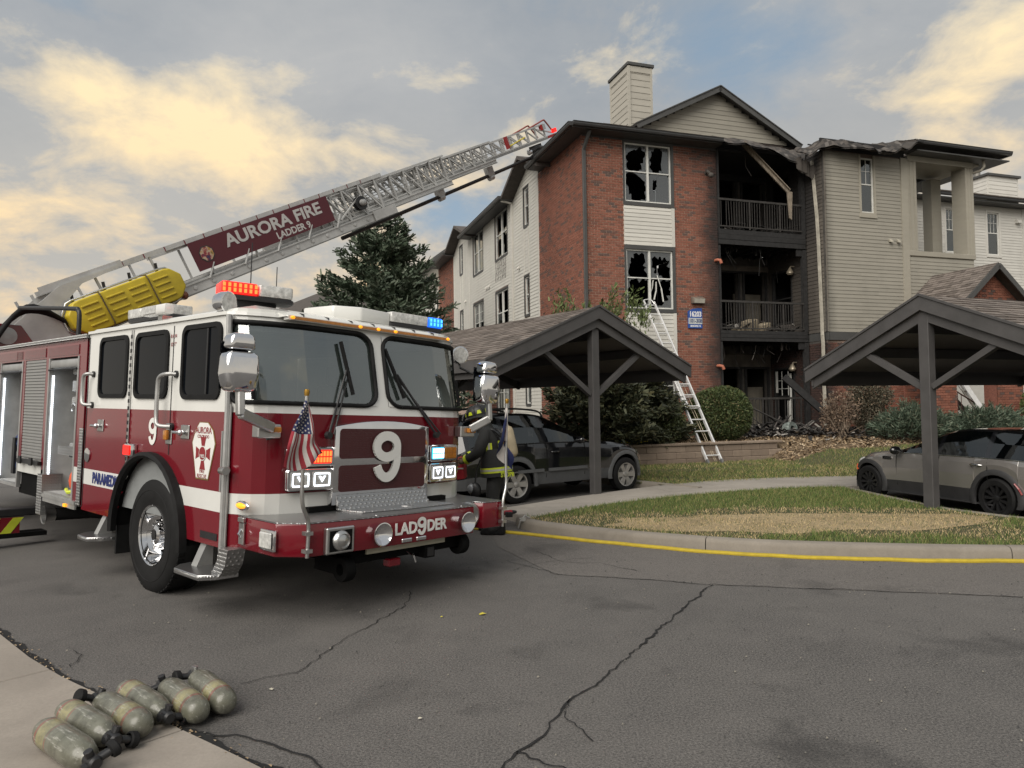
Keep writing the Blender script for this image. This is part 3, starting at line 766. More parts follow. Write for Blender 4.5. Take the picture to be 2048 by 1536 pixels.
b = MB(); wallbox(b, -22.0, -0.16, 0.3, 10.45, 0.008, 0.14, lh, ML); left_wall = b.build('left_wall', M_MORTAR, apt)
b = MB(); wallbox(b, -21.9, -0.17, 0.3, 10.4, 0.15, 0.19, lh, ML); wallbox(b, 0.17, 4.97, 0.5, 10.45, 0.165, 0.19, fh, I4)
b.box(0.19, 4.8, 4.6, 4.7, 0.3, 10.4); b.box(0.19, 5.2, 5, 21.9, 0.3, 0.4)
b.box(5.2, 5.3, 4.7, 21.9, 0.3, 10.4); b.box(0.15, 15.6, 21.9, 22.0, 0.3, 10.4)
for zf in (3.72, 7.22): b.box(0.19, 4.97, 0.19, 4.6, zf, zf+0.25); b.box(0.19, 5.2, 4.7, 21.9, zf, zf+0.25)
b.box(0.19, 4.97, 0.19, 4.6, 10.38, 10.44); b.box(0.19, 5.2, 4.7, 21.9, 10.38, 10.44)
b.build('interior_shell', M_ROOMD, apt)
# --- brickwork
lay(apt, I4, 0.0, 1.44, 0.62, 10.45, name='front_brickwork')
lay(apt, I4, 3.31, 4.98, 0.62, 10.45, single=(300, 3.31, 4.98, 3.6, 7.0), name='front_brickwork')
lay(apt, ML, -4.03, -0.051, 4.0, 10.45, name='left_brickwork')
lay(apt, ML, -21.7, -17.76, 5.0, 10.3, name='far_brickwork')
lay(apt, ML, -15.2, -7.2, 0.6, 3.55, holes=lh, name='ground_floor_brickwork')
lay(apt, ML, -4.03, -0.051, 0.6, 4.0, name='left_brickwork')
# --- window bay on the front: trim, cream panels
for (k0, k1) in WINS:
    tr = MB(); tr.box(1.44, 1.50, -0.03, 0.10, k0-0.10, k1+0.10); tr.box(3.22, 3.31, -0.03, 0.10, k0-0.10, k1+0.10)
    tr.box(1.50, 3.22, -0.03, 0.10, k0-0.10, k0+0.02); tr.box(1.50, 3.22, -0.03, 0.10, k1-0.03, k1+0.10)
    tr.build('window_trim', M_TRIM, apt)
for (z0, z1) in ((6.97, 8.26), (3.37, 4.76)):
    siding(apt, I4, 1.45, 3.19, z0, z1, 0.132, M_CREAM)
    c = MB(); c.box(3.192, 3.308, -0.034, 0.0, z0, z1); c.build('corner_board', M_CREAM, apt)
# --- windows
def jag(x0, x1, z0, z1, hole, seed, n=30):
    """pane left as a jagged ring of glass round a broken hole (hole = centre x, centre z, rx, rz in 0..1)"""
    rr = random.Random(seed); W, H = x1-x0, z1-z0; o, i_ = [], []; da = 0.0; ph = rr.uniform(0, 6)
    for k in range(n):
        a = 2*math.pi*(k+rr.uniform(-0.32, 0.32))/n; c, s = math.cos(a), math.sin(a); m_ = max(abs(c), abs(s)); o.append(((x0+x1)/2+c/m_*W/2, (z0+z1)/2+s/m_*H/2))
        lob = 1+0.16*math.sin(2*a+ph)+0.10*math.sin(3*a+ph*2); r_ = lob*(rr.choice((0.70, 0.82, 0.92, 1.0)) if k % 3 == 1 else rr.uniform(0.95, 1.15))
        i_.append((min(x1-0.003, max(x0+0.003, x0+W*(hole[0]+hole[2]*r_*c/m_**0.5))), min(z1-0.003, max(z0+0.003, z0+H*(hole[1]+hole[3]*r_*s/m_**0.5)))))
    return o, i_
def pane_mesh(M, x0, x1, z0, z1, y, hole, seed):
    m_ = MB()
    if hole is None: m_.box(x0, x1, y-0.003, y+0.003, z0, z1, M)
    else:
        o, i_ = jag(x0, x1, z0, z1, hole, seed); n = len(o)
        for k in range(n):
            j = (k+1) % n
            m_.quad(*[M @ Vector((q[0], y, q[1])) for q in (o[k], o[j], i_[j], i_[k])])
    return m_
def window(parent, M, x0, x1, z0, z1, cols=2, holes=(), glassm=None, back=None, y=0.02, grid=False, fw=0.045, fm=None, blind=None, seed=1):
    fm = fm or M_VINYL
    w = MB(); w.box(x0, x1, y, y+0.07, z0, z0+fw, M); w.box(x0, x1, y, y+0.07, z1-fw, z1, M); w.box(x0, x0+fw, y, y+0.07, z0+fw, z1-fw, M); w.box(x1-fw, x1, y, y+0.07, z0+fw, z1-fw, M)
    cw = (x1-x0)/cols
    for c in range(1, cols): w.box(x0+c*cw-fw*0.75, x0+c*cw+fw*0.75, y-0.01, y+0.07, z0+fw, z1-fw, M)
    zm = z0+(z1-z0)*0.52
    for c in range(cols): w.box(x0+c*cw+fw*(0.75 if c else 1), x0+(c+1)*cw-fw*(0.75 if c < cols-1 else 1), y+0.01, y+0.06, zm-fw*0.4, zm+fw*0.4, M)
    if grid:
        for c in range(cols):
            a0, a1 = x0+c*cw+fw, x0+(c+1)*cw-fw
            for k in (1, 2) if a1-a0 > 0.5 else (1,):
                xx = a0+(a1-a0)*k/(3 if a1-a0 > 0.5 else 2); w.box(xx-0.009, xx+0.009, y+0.022, y+0.034, zm+fw*0.4, z1-fw, M)
            w.box(a0, a1, y+0.021, y+0.033, (zm+z1)/2-0.009, (zm+z1)/2+0.009, M)
    win = w.build('window', fm, parent)
    i = 0
    for c in range(cols):
        for (p, q) in ((zm, z1), (z0, zm)):
            a0, a1 = x0+c*cw+fw*0.8, x0+(c+1)*cw-fw*0.8; p2, q2 = p+fw*0.5, q-fw*0.5
            h = holes[i] if i < len(holes) else None; i += 1
            if h == 'none': continue
            gm = (M_SOOTGL if h is not None else (glassm or M_WGLASS))
            pane_mesh(M, a0, a1, p2, q2, y+0.04, h, seed*17+i).build('pane', gm, win)
    if blind:
        m_ = MB(); m_.box(x0+fw, x1-fw, y+0.085, y+0.09, z0+(z1-z0)*blind[0], z0+(z1-z0)*blind[1], M); m_.build('blind', M_BLIND, win)
    return win
S_ = 'sooty'
w3 = window(apt, I4, 1.505, 3.215, 8.395, 10.33, 2, [(0.5, 0.42, 0.42, 0.42), (0.52, 0.50, 0.46, 0.44), (0.40, 0.45, 0.30, 0.50), (0.30, 0.62, 0.09, 0.22)], seed=3)
w2 = window(apt, I4, 1.505, 3.215, 4.895, 6.83, 2, [(0.52, 0.40, 0.44, 0.42), (0.55, 0.55, 0.47, 0.5), (0.55, 0.40, 0.38, 0.42), (0.45, 0.6, 0.52, 0.52)], seed=5)
window(apt, I4, 1.505, 3.215, 1.42, 3.23, 2, [(0.5, 0.4, 0.42, 0.42), (0.5, 0.5, 0.4, 0.4)], seed=8)
bl_ = MB()
for (a, c) in (((2.62, 0.0, 6.0), (2.78, -0.10, 5.12)), ((2.50, 0.06, 5.85), (2.36, 0.10, 5.3)), ((2.62, 0.08, 5.80), (2.52, 0.05, 5.2))): bl_.beam(a, ((a[0]+c[0])/2+0.04, (a[1]+c[1])/2, (a[2]+c[2])/2), 0.055, 0.02); bl_.beam(((a[0]+c[0])/2+0.04, (a[1]+c[1])/2, (a[2]+c[2])/2), c, 0.055, 0.02)
bl_.build('hanging_blind_strip', M_VINYL, w2)
for k, (p, q) in enumerate(LWN):
    for li, (k0, k1) in enumerate(((1.35, 3.3), (4.85, 6.80), (8.30, 10.28)) if k in (1, 2) else ((1.85, 3.33), (5.35, 6.83), (8.86, 10.33))):
        t_ = MB(); e = 0.07
        t_.box(p-e, p, -0.03, 0.05, k0-e, k1+e, ML); t_.box(q, q+e, -0.03, 0.05, k0-e, k1+e, ML); t_.box(p, q, -0.03, 0.05, k0-e*1.6, k0, ML); t_.box(p, q, -0.03, 0.05, k1, k1+e, ML)
        t_.build('window_trim', M_TRIM, apt)
        cols = 2 if k in (1, 2) else 1
        if k == 1 and li == 2: hs = [(0.5, 0.45, 0.42, 0.45)]*2+[(0.5, 0.5, 0.44, 0.46), (0.5, 0.5, 0.4, 0.5)]
        elif k == 1 and li == 1: hs = [(0.5, 0.5, 0.45, 0.45), None, 'none', 'none']
        elif k == 0 and li >= 1: hs = [(0.4, 0.4, 0.35, 0.4), (0.5, 0.5, 0.4, 0.45)]
        else: hs = []
        window(apt, ML, p, q, k0, k1, cols, hs, seed=20+k*3+li, blind=(0.5, 0.95) if (k == 2 and li == 2) or (k == 3 and li == 2) else None, grid=(k == 2 and li < 2), fw=0.05)
# --- left face siding, battens, vents, downspout
def gab_left(z):
    lo, hi = -17.74, -4.035
    return (lo, hi)
siding(apt, ML, -17.74, -4.035, 3.62, 10.40, 0.132, M_CREAM, [(a-0.07, c+0.07, d-0.11, e_+0.07) for a, c, d, e_ in lh], limit=0)
siding(apt, ML, -7.19, -4.035, 0.6, 3.6, 0.132, M_CREAM, [(a-0.07, c+0.07, d-0.11, e_+0.07) for a, c, d, e_ in lh], limit=0)
for (pk, h0, h1, zt_) in ((-4.9, -7.0, -4.035, 11.30), (-15.45, -17.74, -13.2, 11.2)):
    siding(apt, ML, h0, h1, 10.40, zt_, 0.132, M_CREAM, top=lambda z, pk=pk, h0=h0, h1=h1, zt_=zt_: (pk+(h0-pk)*(zt_-z)/(zt_-10.4), min(h1, pk+(h1-pk)*(zt_-z)/(zt_-10.4) if h1 != -4.035 else h1)), limit=0)
d_ = MB(); d_.box(-7.20, -7.08, -0.09, -0.02, 0.6, 10.1, ML); d_.tube([ML @ Vector(q) for q in ((-7.14, -0.05, 10.08), (-7.14, -0.06, 10.16), (-7.14, -0.30, 10.22), (-7.14, -0.5, 10.24))], 0.05, 8); d_.build('downspout', M_CREAM, apt)
for xx in (-5.72, -5.19, -14.40, -16.28, -15.74):
    d_ = MB(); d_.box(xx-0.03, xx+0.03, -0.034, -0.005, 6.95 if xx != -14.40 else 3.7, 8.75 if xx != -14.40 else 10.3, ML); d_.build('batten', M_CREAM, apt)
def vent(M, x, z, m, s=0.10):
    v_ = MB(); v_.prism([(-0.14, -s*0.9), (-0.02, -s*0.6), (-0.0, s*0.8), (-0.05, s*0.7)], 0, x-s*0.7, x+s*0.7, M @ Matrix.Translation((0, 0, z))); v_.build('vent_hood', m, apt, bevel=0.008, bseg=1)
for xx, z_ in ((-6.33, 7.35), (-10.7, 7.30), (-11.1, 7.30), (-15.1, 7.25)): vent(ML, xx, z_, M_CREAM, 0.09)
c = MB(); c.box(-4.09, -4.032, -0.03, 0.02, 3.6, 10.4, ML); c.box(-17.76, -17.70, -0.03, 0.02, 3.6, 10.3, ML); c.build('corner_board', M_CREAM, apt)
# blackened net hanging from the third window
nt_ = MB()
for i in range(7):
    x0 = -9.5+i*0.24; nt_.tube([ML @ Vector((x0+0.05*math.sin(k+i), -0.06-0.02*(k % 2), 8.25-k*0.24+0.08*math.sin(i*1.7))) for k in range(5)], 0.008, 4)
for k in range(4): nt_.tube([ML @ Vector((-9.5+i*0.24, -0.07, 8.1-k*0.24+0.06*math.sin(i*2+k))) for i in range(7)], 0.007, 4)
nt_.build('charred_net', M_CHARG, apt)
# --- wall things on the front
lm = MB(); lm.prism([(-0.16, 0.0), (-0.19, 0.17), (-0.02, 0.24), (0.0, 0.24), (0.0, -0.0)], 0, 3.87, 4.33, Matrix.Translation((0, 0, 5.10)))
wl = lm.build('wall_lamp', mat('lamp_housing', (0.20, 0.17, 0.14), 0.5, 0.3, kind='World'), apt, bevel=0.015)
lg = MB(); lg.quad((3.90, -0.168, 5.115), (4.30, -0.168, 5.115), (4.30, -0.192, 5.255), (3.90, -0.192, 5.255)); lg.build('lamp_lens', mat('frosted_lens', (0.38, 0.36, 0.31), 0.3), wl)
M_SBLUE = mat('sign_blue', (0.022, 0.075, 0.30), 0.4, var=0.05); M_SGREY = mat('sign_grey', (0.50, 0.52, 0.52), 0.4, var=0.05); M_SWHITE = mat('sign_white', (0.75, 0.75, 0.74), 0.4, var=0.0)
sg = MB(); sg.prism([(3.73, 4.28), (4.27, 4.28), (4.27, 4.96), (4.10, 4.955), (3.92, 4.93), (3.80, 4.88), (3.73, 4.84)], 1, -0.045, -0.015)
sign = sg.build('address_sign', M_SBLUE, apt)
s2 = MB(); s2.box(3.745, 4.262, -0.052, -0.045, 4.42, 4.62); s2.build('sign_band', M_SGREY, sign)
def bt(s, x, z, size, m, y=-0.056, sx=1, bold=0.004): return text(s, size, 'lettering', m, sign, frame((x, y, z), (1, 0, 0), (0, 0, 1)), 0.002, bold, sx)
bt('16203', 4.01, 4.745, 0.24, M_SWHITE, -0.048, 0.78, 0.008); bt('101-308', 4.005, 4.52, 0.18, mat('sign_navy', (0.03, 0.05, 0.14), 0.5, var=0), -0.055, 0.82, 0.004); bt('BUILDING 16', 4.01, 4.35, 0.085, M_SWHITE, -0.048, 0.8, 0.003)
M_TERRA = mat('terracotta_vent', (0.36, 0.12, 0.07), 0.7, kind='World')
for z_ in (6.60, 3.02):
    v_ = MB(); v_.tube([(4.86, -0.0, z_), (4.86, -0.12, z_), (4.92, -0.2, z_-0.02), (4.96, -0.2, z_-0.12)], 0.055, 10); v_.build('vent_pipe', M_TERRA, apt, smooth=40)
fl = MB(); fl.tube([(4.55, 0, 9.55), (4.55, -0.12, 9.6), (4.6, -0.2, 9.5)], 0.05, 8); fl.ball((4.62, -0.22, 9.44), 0.09, 10, 6); fl.build('melted_lamp', M_CHARG, apt)
# corner downspout
d_ = MB(); d_.box(-0.02, 0.10, -0.11, -0.03, 0.7, 9.95); d_.beam((0.04, -0.07, 9.93), (0.10, -0.42, 10.42), 0.12, 0.09, (1, 0, 0)); d_.build('downspout', M_TRIM, apt, bevel=0.012, bseg=1)

# --- balconies
RU0, RU1, RV = 4.98, 8.66, 2.12
b = MB()
b.box(4.98, 5.06, 0.16, RV, 0.5, 10.5)                                   # left return of the recess
b.build('recess_wall', M_CHARG, apt)
for lvl, (zf, ztop) in enumerate(((0.62, 3.6), (4.24, 6.95), (7.73, 10.45))):
    # back wall with sliding door and window openings, rooms behind
    w_ = MB(); hs = [(5.25, 7.22, zf, zf+2.42), (7.55, 8.45, zf+0.02, zf+2.42)]
    Mb = Matrix.Translation((0, RV, 0)); wallbox(w_, 5.06, 8.66, zf-0.3, ztop+0.35, 0, 0.14, hs, Mb)
    w_.build('recess_wall', M_CHARG, apt)
    m2 = M_CHARW if lvl == 2 else M_CHARG
    siding(apt, Mb, 5.07, 8.64, zf+2.5, ztop, 0.15, mat('scorched_siding', (0.13, 0.112, 0.094), 0.85, var=0.5, scale=2, kind='World') if lvl < 2 else M_CHARW)
    j = MB()
    for xx in (5.2, 7.28, 7.5, 8.5): j.box(xx-0.045, xx+0.045, RV-0.05, RV+0.1, zf, zf+2.45)
    j.box(5.15, 8.55, RV-0.05, RV+0.08, zf+2.42, zf+2.5); j.build('door_frame', M_CHARW, apt)
    rm = MB(); rm.box(5.31, 8.9, 4.6, 4.7, zf-0.2, ztop+0.3); rm.box(8.8, 8.9, RV+0.14, 4.6, zf-0.2, ztop+0.3); rm.box(5.31, 5.4, RV+0.14, 4.6, zf-0.2, ztop+0.3)
    rm.build('burnt_room', M_ROOMD if lvl == 2 else mat('smoked_room', (0.022, 0.020, 0.018), 0.95, var=0.5, scale=1.2, kind='World'), apt)
    fl_ = MB(); fl_.box(5.31, 8.9, RV+0.14, 4.6, zf-0.2, zf-0.05); fl_.build('room_floor', M_ROOMD, apt); fl_ = MB(); fl_.box(5.31, 8.9, RV+0.14, 4.6, ztop+0.3, ztop+0.4); fl_.build('room_ceiling', M_ROOMD, apt)
    if lvl < 2:
        p_ = MB(); p_.box(7.5, 8.75, 2.75, 2.8, zf, zf+1.75); p_.build('smoky_partition', M_ROOMT, apt)
# decks
for (z0, z1) in ((3.87, 4.24), (7.18, 7.70)):
    d_ = MB(); d_.box(5.07, 8.63, 0.0, RV, z1-0.06, z1); d_.build('deck', M_CHARW, apt)
    hh = (z1-z0)/3
    for k in range(3):
        f_ = MB(); f_.box(4.99, 8.56, -0.05-0.012*(k % 2), 0.0, z0+k*hh+0.004, z0+(k+1)*hh-0.004); f_.build('deck_fascia_board', M_CHARW, apt)
    for k in range(8):
        f_ = MB(); xx = 5.25+k*0.45; f_.box(xx, xx+0.05, 0.02, RV-0.02, z0+0.02, z1-0.07); f_.build('joist', M_CHARW, apt)
    s_ = MB(); s_.box(8.2, 8.6, 0.0, 0.04, z0-0.25, z0-0.002); s_.build('burnt_edge', M_CHARW, apt)
# hanging ceiling scraps
cs = MB(); rr = random.Random(4)
for z_ in (7.12, 3.80):
    for k in range(26):
        xx, vv, L = rr.uniform(5.2, 8.4), rr.uniform(0.1, 1.9), rr.uniform(0.04, 0.22)
        cs.cv = rr.uniform(0.3, 0.99); cs.beam((xx, vv, z_+0.06), (xx+rr.uniform(-.05, .05), vv, z_-L), 0.05*rr.random()+0.02, 0.01)
for k in range(22):
    z_ = rr.choice((7.15, 7.15, 3.82, 10.4)); xx, vv = rr.uniform(5.2, 8.5), rr.uniform(-0.02, 1.2); L = rr.uniform(0.3, 1.1); cs.cv = rr.uniform(0.3, 0.95)
    cs.tube([(xx, vv, z_), (xx+rr.uniform(-.1, .1), vv, z_-L*0.5), (xx+rr.uniform(-.25, .25), vv-0.05, z_-L)], 0.010, 4)
cs.build('ceiling_scraps', M_CHAR, apt)['kind'] = 'stuff'
for zf in (0.66, 4.24, 7.73):
    for xx in (5.7, 6.2, 6.75): s_ = MB(); s_.box(xx-0.03, xx+0.03, 2.9, 2.99, zf, zf+2.6); s_.build('stud', M_CHARG, apt)
# railings
M_RAIL = mat('sooty_rail', (0.040, 0.037, 0.034), 0.7, 0.2, var=0.35, scale=8, kind='World')
def railing(u0, u1, z0, z1, v=0.0, step=0.105, name='railing'):
    r_ = MB(); r_.box(u0, u1, v-0.025, v+0.025, z1-0.07, z1); r_.box(u0, u1, v-0.018, v+0.018, z0+0.06, z0+0.10)
    ra = r_.build(name, M_RAIL, apt); n = int((u1-u0)/step)
    bm_ = MB(); bm_.box(-0.009, 0.009, -0.009, 0.009, z0+0.10, z1-0.07); me = bm_.mesh('baluster', M_RAIL)
    pm = MB(); pm.box(-0.025, 0.025, -0.02, 0.02, z0, z1-0.07); pme = pm.mesh('rail_post', M_RAIL)
    for i in range(n+1):
        uu = u0+0.02+(u1-u0-0.04)*i/n
        if i % 12 and random.random() < 0.10: continue
        if i % 12 and random.random() < 0.12: link('baluster', me, ra, M=Matrix.Translation((uu, v, (z0+z1)/2)) @ Matrix.Rotation(random.uniform(-0.09, 0.09), 4, 'Y') @ Matrix.Translation((0, 0, -(z0+z1)/2))); continue
        link('rail_post' if i % 12 == 0 else 'baluster', pme if i % 12 == 0 else me, ra, (uu, v, 0))
    return ra
railing(5.0, 8.48, 7.73, 8.77, -0.01); railing(5.0, 8.44, 4.24, 5.27, -0.01); railing(5.0, 8.5, 0.68, 1.94, -0.01, 0.13)
for z0, z1 in ((0.6, 3.85), (4.24, 7.15), (7.7, 10.4)):
    p_ = MB(); p_.box(8.44, 8.60, -0.04, 0.10, z0, z1); p_.build('balcony_post', M_CHARW, apt)
    p_ = MB(); p_.box(4.985, 5.06, -0.03, 0.06, z0, z1); p_.build('balcony_post', M_CHARW, apt)
# wreckage lying on the decks
def wreck(zb, seed, n, name, label):
    rr = random.Random(seed); w_ = MB()
    for k in range(n):
        L, W = rr.uniform(0.1, 0.6), rr.uniform(0.03, 0.16); M_ = BM @ Matrix.Translation((rr.uniform(5.3, 8.3), rr.uniform(0.15, 1.7), zb+rr.uniform(0.02, 0.30))) @ Euler((rr.uniform(-.5, .5), rr.uniform(-.6, .6), rr.uniform(0, 6.28))).to_matrix().to_4x4()
        w_.cv = rr.uniform(0.01, 0.99); w_.box(-L/2, L/2, -W/2, W/2, -0.012, 0.012, M_)
    return tag(w_.build(name, M_CHAR), label, 'debris', kind='stuff')
wreck(7.70, 1, 60, 'balcony_debris', 'charred boards and scraps heaped on the top floor balcony')
wreck(4.24, 2, 130, 'balcony_debris', 'pale and black burnt rubble piled on the middle balcony')
wreck(0.66, 3, 130, 'patio_debris', 'burnt rubble covering the ground floor patio')
hb = MB(); rr = random.Random(77)
for k in range(150):
    u, v = rr.gauss(6.9, 1.0), rr.gauss(-0.75, 0.5); L, W = rr.uniform(0.15, 0.9), rr.uniform(0.03, 0.12); hh = 0.55*math.exp(-((u-7)/1.3)**2-((v+0.5)/0.7)**2)
    if u < 5.0 or u > 9.4: continue
    hb.cv = rr.uniform(0.01, 0.97); hb.box(-L/2, L/2, -W/2, W/2, -0.015, 0.015, BM @ Matrix.Translation((u, v, 0.66+hh*rr.random()+0.03)) @ Euler((rr.uniform(-.6, .6), rr.uniform(-.7, .7), rr.uniform(0, 6.28))).to_matrix().to_4x4())
tag(hb.build('charred_heap', M_CHAR), 'heap of charred boards in front of the ground floor patio', 'debris', kind='stuff')
pc = MB(); rr = random.Random(12)
for (u, v, z, L, W, h) in ((6.5, 0.4, 4.24, 0.5, 0.4, 0.42), (7.0, 0.35, 4.24, 0.55, 0.3, 0.30), (6.2, 0.5, 4.24, 0.9, 0.3, 0.18)):
    M_ = BM @ Matrix.Translation((u, v, z)) @ Euler((0.2*rr.random(), -0.25, 0.4)).to_matrix().to_4x4(); pc.box(-L/2, L/2, -W/2, W/2, 0, h, M_)
tag(pc.build('scorched_carton', mat('scorched_card', (0.36, 0.30, 0.21), 0.9, var=0.5, scale=3, kind='World', dirt=0.7), bevel=0.02), 'pale scorched cartons among rubble on the middle balcony', 'carton')
b = MB(); b.box(8.9, 12.3, 2.6, 2.7, 0.4, 10.45); b.box(12.2, 12.3, -0.7, 2.6, 0.4, 10.45)
for z_ in (0.4, 3.7, 7.2, 10.40): b.box(8.8, 12.2, -0.7, 2.6, z_, z_+0.05)
b.build('bay_interior', M_ROOMD, apt)
# --- side wall of the taupe bay (u = 8.66) and its window opening
MS = frame((8.66, 0, 0), (0, -1, 0), (1, 0, 0))
sh = [(-1.92, -0.80, zf+0.42, zf+2.42) for zf in (0.62, 4.24, 7.73)]
b = MB(); wallbox(b, -2.26, 0.74, 4.05, 10.5, 0.012, 0.12, sh, MS); wallbox(b, -2.26, 0.86, 0.4, 4.0, 0.012, 0.12, sh, MS); b.build('bay_side_wall', M_CHARG, apt)
siding(apt, MS, -2.12, 0.84, 4.17, 10.48, 0.132, M_GREY, sh)
lay(apt, MS, -2.1, 0.88, 0.55, 3.85, sh, name='bay_side_brickwork')
for zf in (0.62, 4.24, 7.73):
    f_ = MB()
    for q in ((-1.92, -1.86), (-0.86, -0.80)): f_.box(*q, -0.03, 0.1, zf+0.42, zf+2.42, MS)
    f_.box(-1.86, -0.86, -0.03, 0.1, zf+2.36, zf+2.42, MS); f_.box(-1.86, -0.86, -0.03, 0.1, zf+0.42, zf+0.48, MS); f_.box(-1.86, -0.86, 0.0, 0.06, zf+1.35, zf+1.39, MS)
    wf = f_.build('burnt_window_frame', M_CHARW, apt)
    if zf < 1:
        g_ = MB()
        for q in (-1.55, -1.2): g_.box(q-0.01, q+0.01, 0.02, 0.04, zf+1.4, zf+2.3, MS)
        for q in (1.65, 1.95): g_.box(-1.8, -0.9, 0.021, 0.041, zf+q-0.01, zf+q+0.01, MS)
        g_.build('window_bar', M_VINYL, wf)
        for k, (a0, z0, z1, w) in enumerate(((-1.80, 1.5, 2.3, 0.12), (-1.02, 0.5, 2.2, 0.10), (-1.15, 0.3, 1.2, 0.16))):
            g_ = MB(); g_.box(a0, a0+w, -0.05-0.01*k, -0.04-0.01*k, zf+z0, zf+z1, MS); g_.build('melted_vinyl', M_VINYL, wf)
bt_ = MB(); bt_.box(0.84, 0.905, -0.03, 0.03, 4.17, 10.45, MS); bt_.build('corner_board', M_CHARG, apt)
b = MB(); b.box(8.66, 8.70, -0.93, 0.10, 3.88, 4.16); b.box(8.72, 12.3, -0.935, -0.9, 3.88, 4.16); b.build('band_board', M_TRIM, apt)
for z_ in (6.55, 3.05):
    l_ = MB(); l_.tube([MS @ Vector((-0.68, -0.02, z_+0.15)), MS @ Vector((-0.68, -0.15, z_+0.15)), MS @ Vector((-0.68, -0.2, z_+0.08))], 0.03, 8); l_.lathe([(0.04, 0.09), (0.07, 0.04), (0.12, -0.06), (0.13, -0.1), (0.08, -0.16)], 14, Matrix.Translation(MS @ Vector((-0.68, -0.2, z_)))); l_.build('porch_lamp', mat('smoked_lamp', (0.42, 0.36, 0.27), 0.35, 0.4), apt, smooth=40)
# --- front of the taupe bay
GV_ = -0.88; MG = Matrix.Translation((0, GV_, 0))
gwin = [(10.27, 10.84, 8.40, 10.36)]
b = MB(); wallbox(b, 8.78, 12.34, 4.0, 10.5, 0.012, 0.12, gwin, MG); wallbox(b, 8.67, 12.34, 0.4, 4.0, 0.012, 0.12, [], MG); b.build('bay_front_wall', M_MORTAR, apt)
siding(apt, MG, 8.70, 10.19, 4.17, 10.46, 0.132, M_GREY, limit=420); siding(apt, MG, 10.92, 12.06, 4.17, 10.46, 0.132, M_GREY, limit=420)
siding(apt, MG, 10.19, 10.92, 4.17, 8.30, 0.132, M_GREY, limit=420)
lay(apt, MG, 8.67, 12.34, 0.55, 3.85, name='bay_front_brickwork')
f_ = MB(); f_.box(10.19, 10.27, -0.035, 0.03, 8.28, 10.46, MG); f_.box(10.84, 10.92, -0.035, 0.03, 8.28, 10.46, MG); f_.box(10.27, 10.84, -0.035, 0.03, 8.28, 8.40, MG); f_.box(10.17, 10.94, -0.05, 0.0, 8.22, 8.28, MG); f_.build('window_trim', M_GTRIM, apt)
window(apt, MG, 10.27, 10.84, 8.40, 10.36, 1, [], fw=0.05, grid=True, blind=(0.02, 0.98), seed=40)
f_ = MB(); f_.box(8.665, 8.70, -0.04, 0.02, 4.17, 10.4, MG); f_.build('corner_board', M_GTRIM, apt)
f_ = MB(); f_.box(12.06, 12.36, -0.05, 0.05, 3.9, 10.5, MG); f_.build('corner_board', M_GTRIM, apt)
for xx in (11.50, 11.86): vent(MG, xx, 7.47, M_GTRIM, 0.09)
# breezeway block: posts, parapet, soffit
siding(apt, MG, 12.40, 15.46, 3.9, 6.95, 0.132, M_GREY, limit=420)
b = MB(); b.box(12.36, 15.5, 0.012, 0.14, 3.6, 7.0, MG); b.box(15.42, 15.54, 0.14, 1.7, 3.6, 7.0, MG); b.build('parapet_wall', M_GTRIM, apt)
b = MB(); b.box(12.36, 15.54, -0.05, 0.2, 6.98, 7.16, MG); b.build('parapet_cap', M_GTRIM, apt, bevel=0.01, bseg=1)
for (x0, x1, y0, y1) in ((12.36, 12.78, -0.03, 0.4), (15.15, 15.54, -0.03, 0.55)):
    p_ = MB(); p_.box(x0, x1, y0, y1, 7.16, 10.42, MG)
    for xx in (x0+0.12, x1-0.12): p_.box(xx-0.012, xx+0.012, y0-0.012, y0, 7.16, 10.42, MG)
    p_.build('porch_post', M_GTRIM, apt)
p_ = MB(); p_.box(15.05, 15.54, 1.35, 1.75, 3.6, 10.42, MG); p_.build('porch_post', M_GTRIM, apt)
p_ = MB(); p_.box(12.37, 12.5, 0.4, 1.75, 3.6, 10.42, MG); p_.build('breezeway_wall', M_GTRIM, apt)
b = MB(); b.box(12.36, 15.54, -0.06, 0.5, 10.42, 10.62, MG); b.build('porch_beam', M_GTRIM, apt); b = MB(); b.box(12.36, 15.9, 0.0, 1.8, 10.55, 10.62, MG); b.build('soffit', M_GTRIM, apt)
# downspout bent loose on the bay side
M_GALV = mat('pale_downspout', (0.48, 0.45, 0.38), 0.5, 0.2, var=0.25, scale=4, kind='World', dirt=0.3)
d_ = MB(); pts = [(8.60, -0.42, 10.23), (8.60, -0.60, 8.2), (8.58, -0.66, 7.4), (8.57, -0.70, 6.2), (8.58, -0.73, 4.5), (8.57, -0.74, 4.2), (8.52, -0.80, 4.02), (8.52, -0.82, 3.8), (8.53, -0.80, 2.6), (8.53, -0.82, 0.75)]
for p, q in zip(pts, pts[1:]): d_.beam(p, q, 0.09, 0.07, (1, 0, 0))
d_.build('loose_downspout', M_GALV, apt)
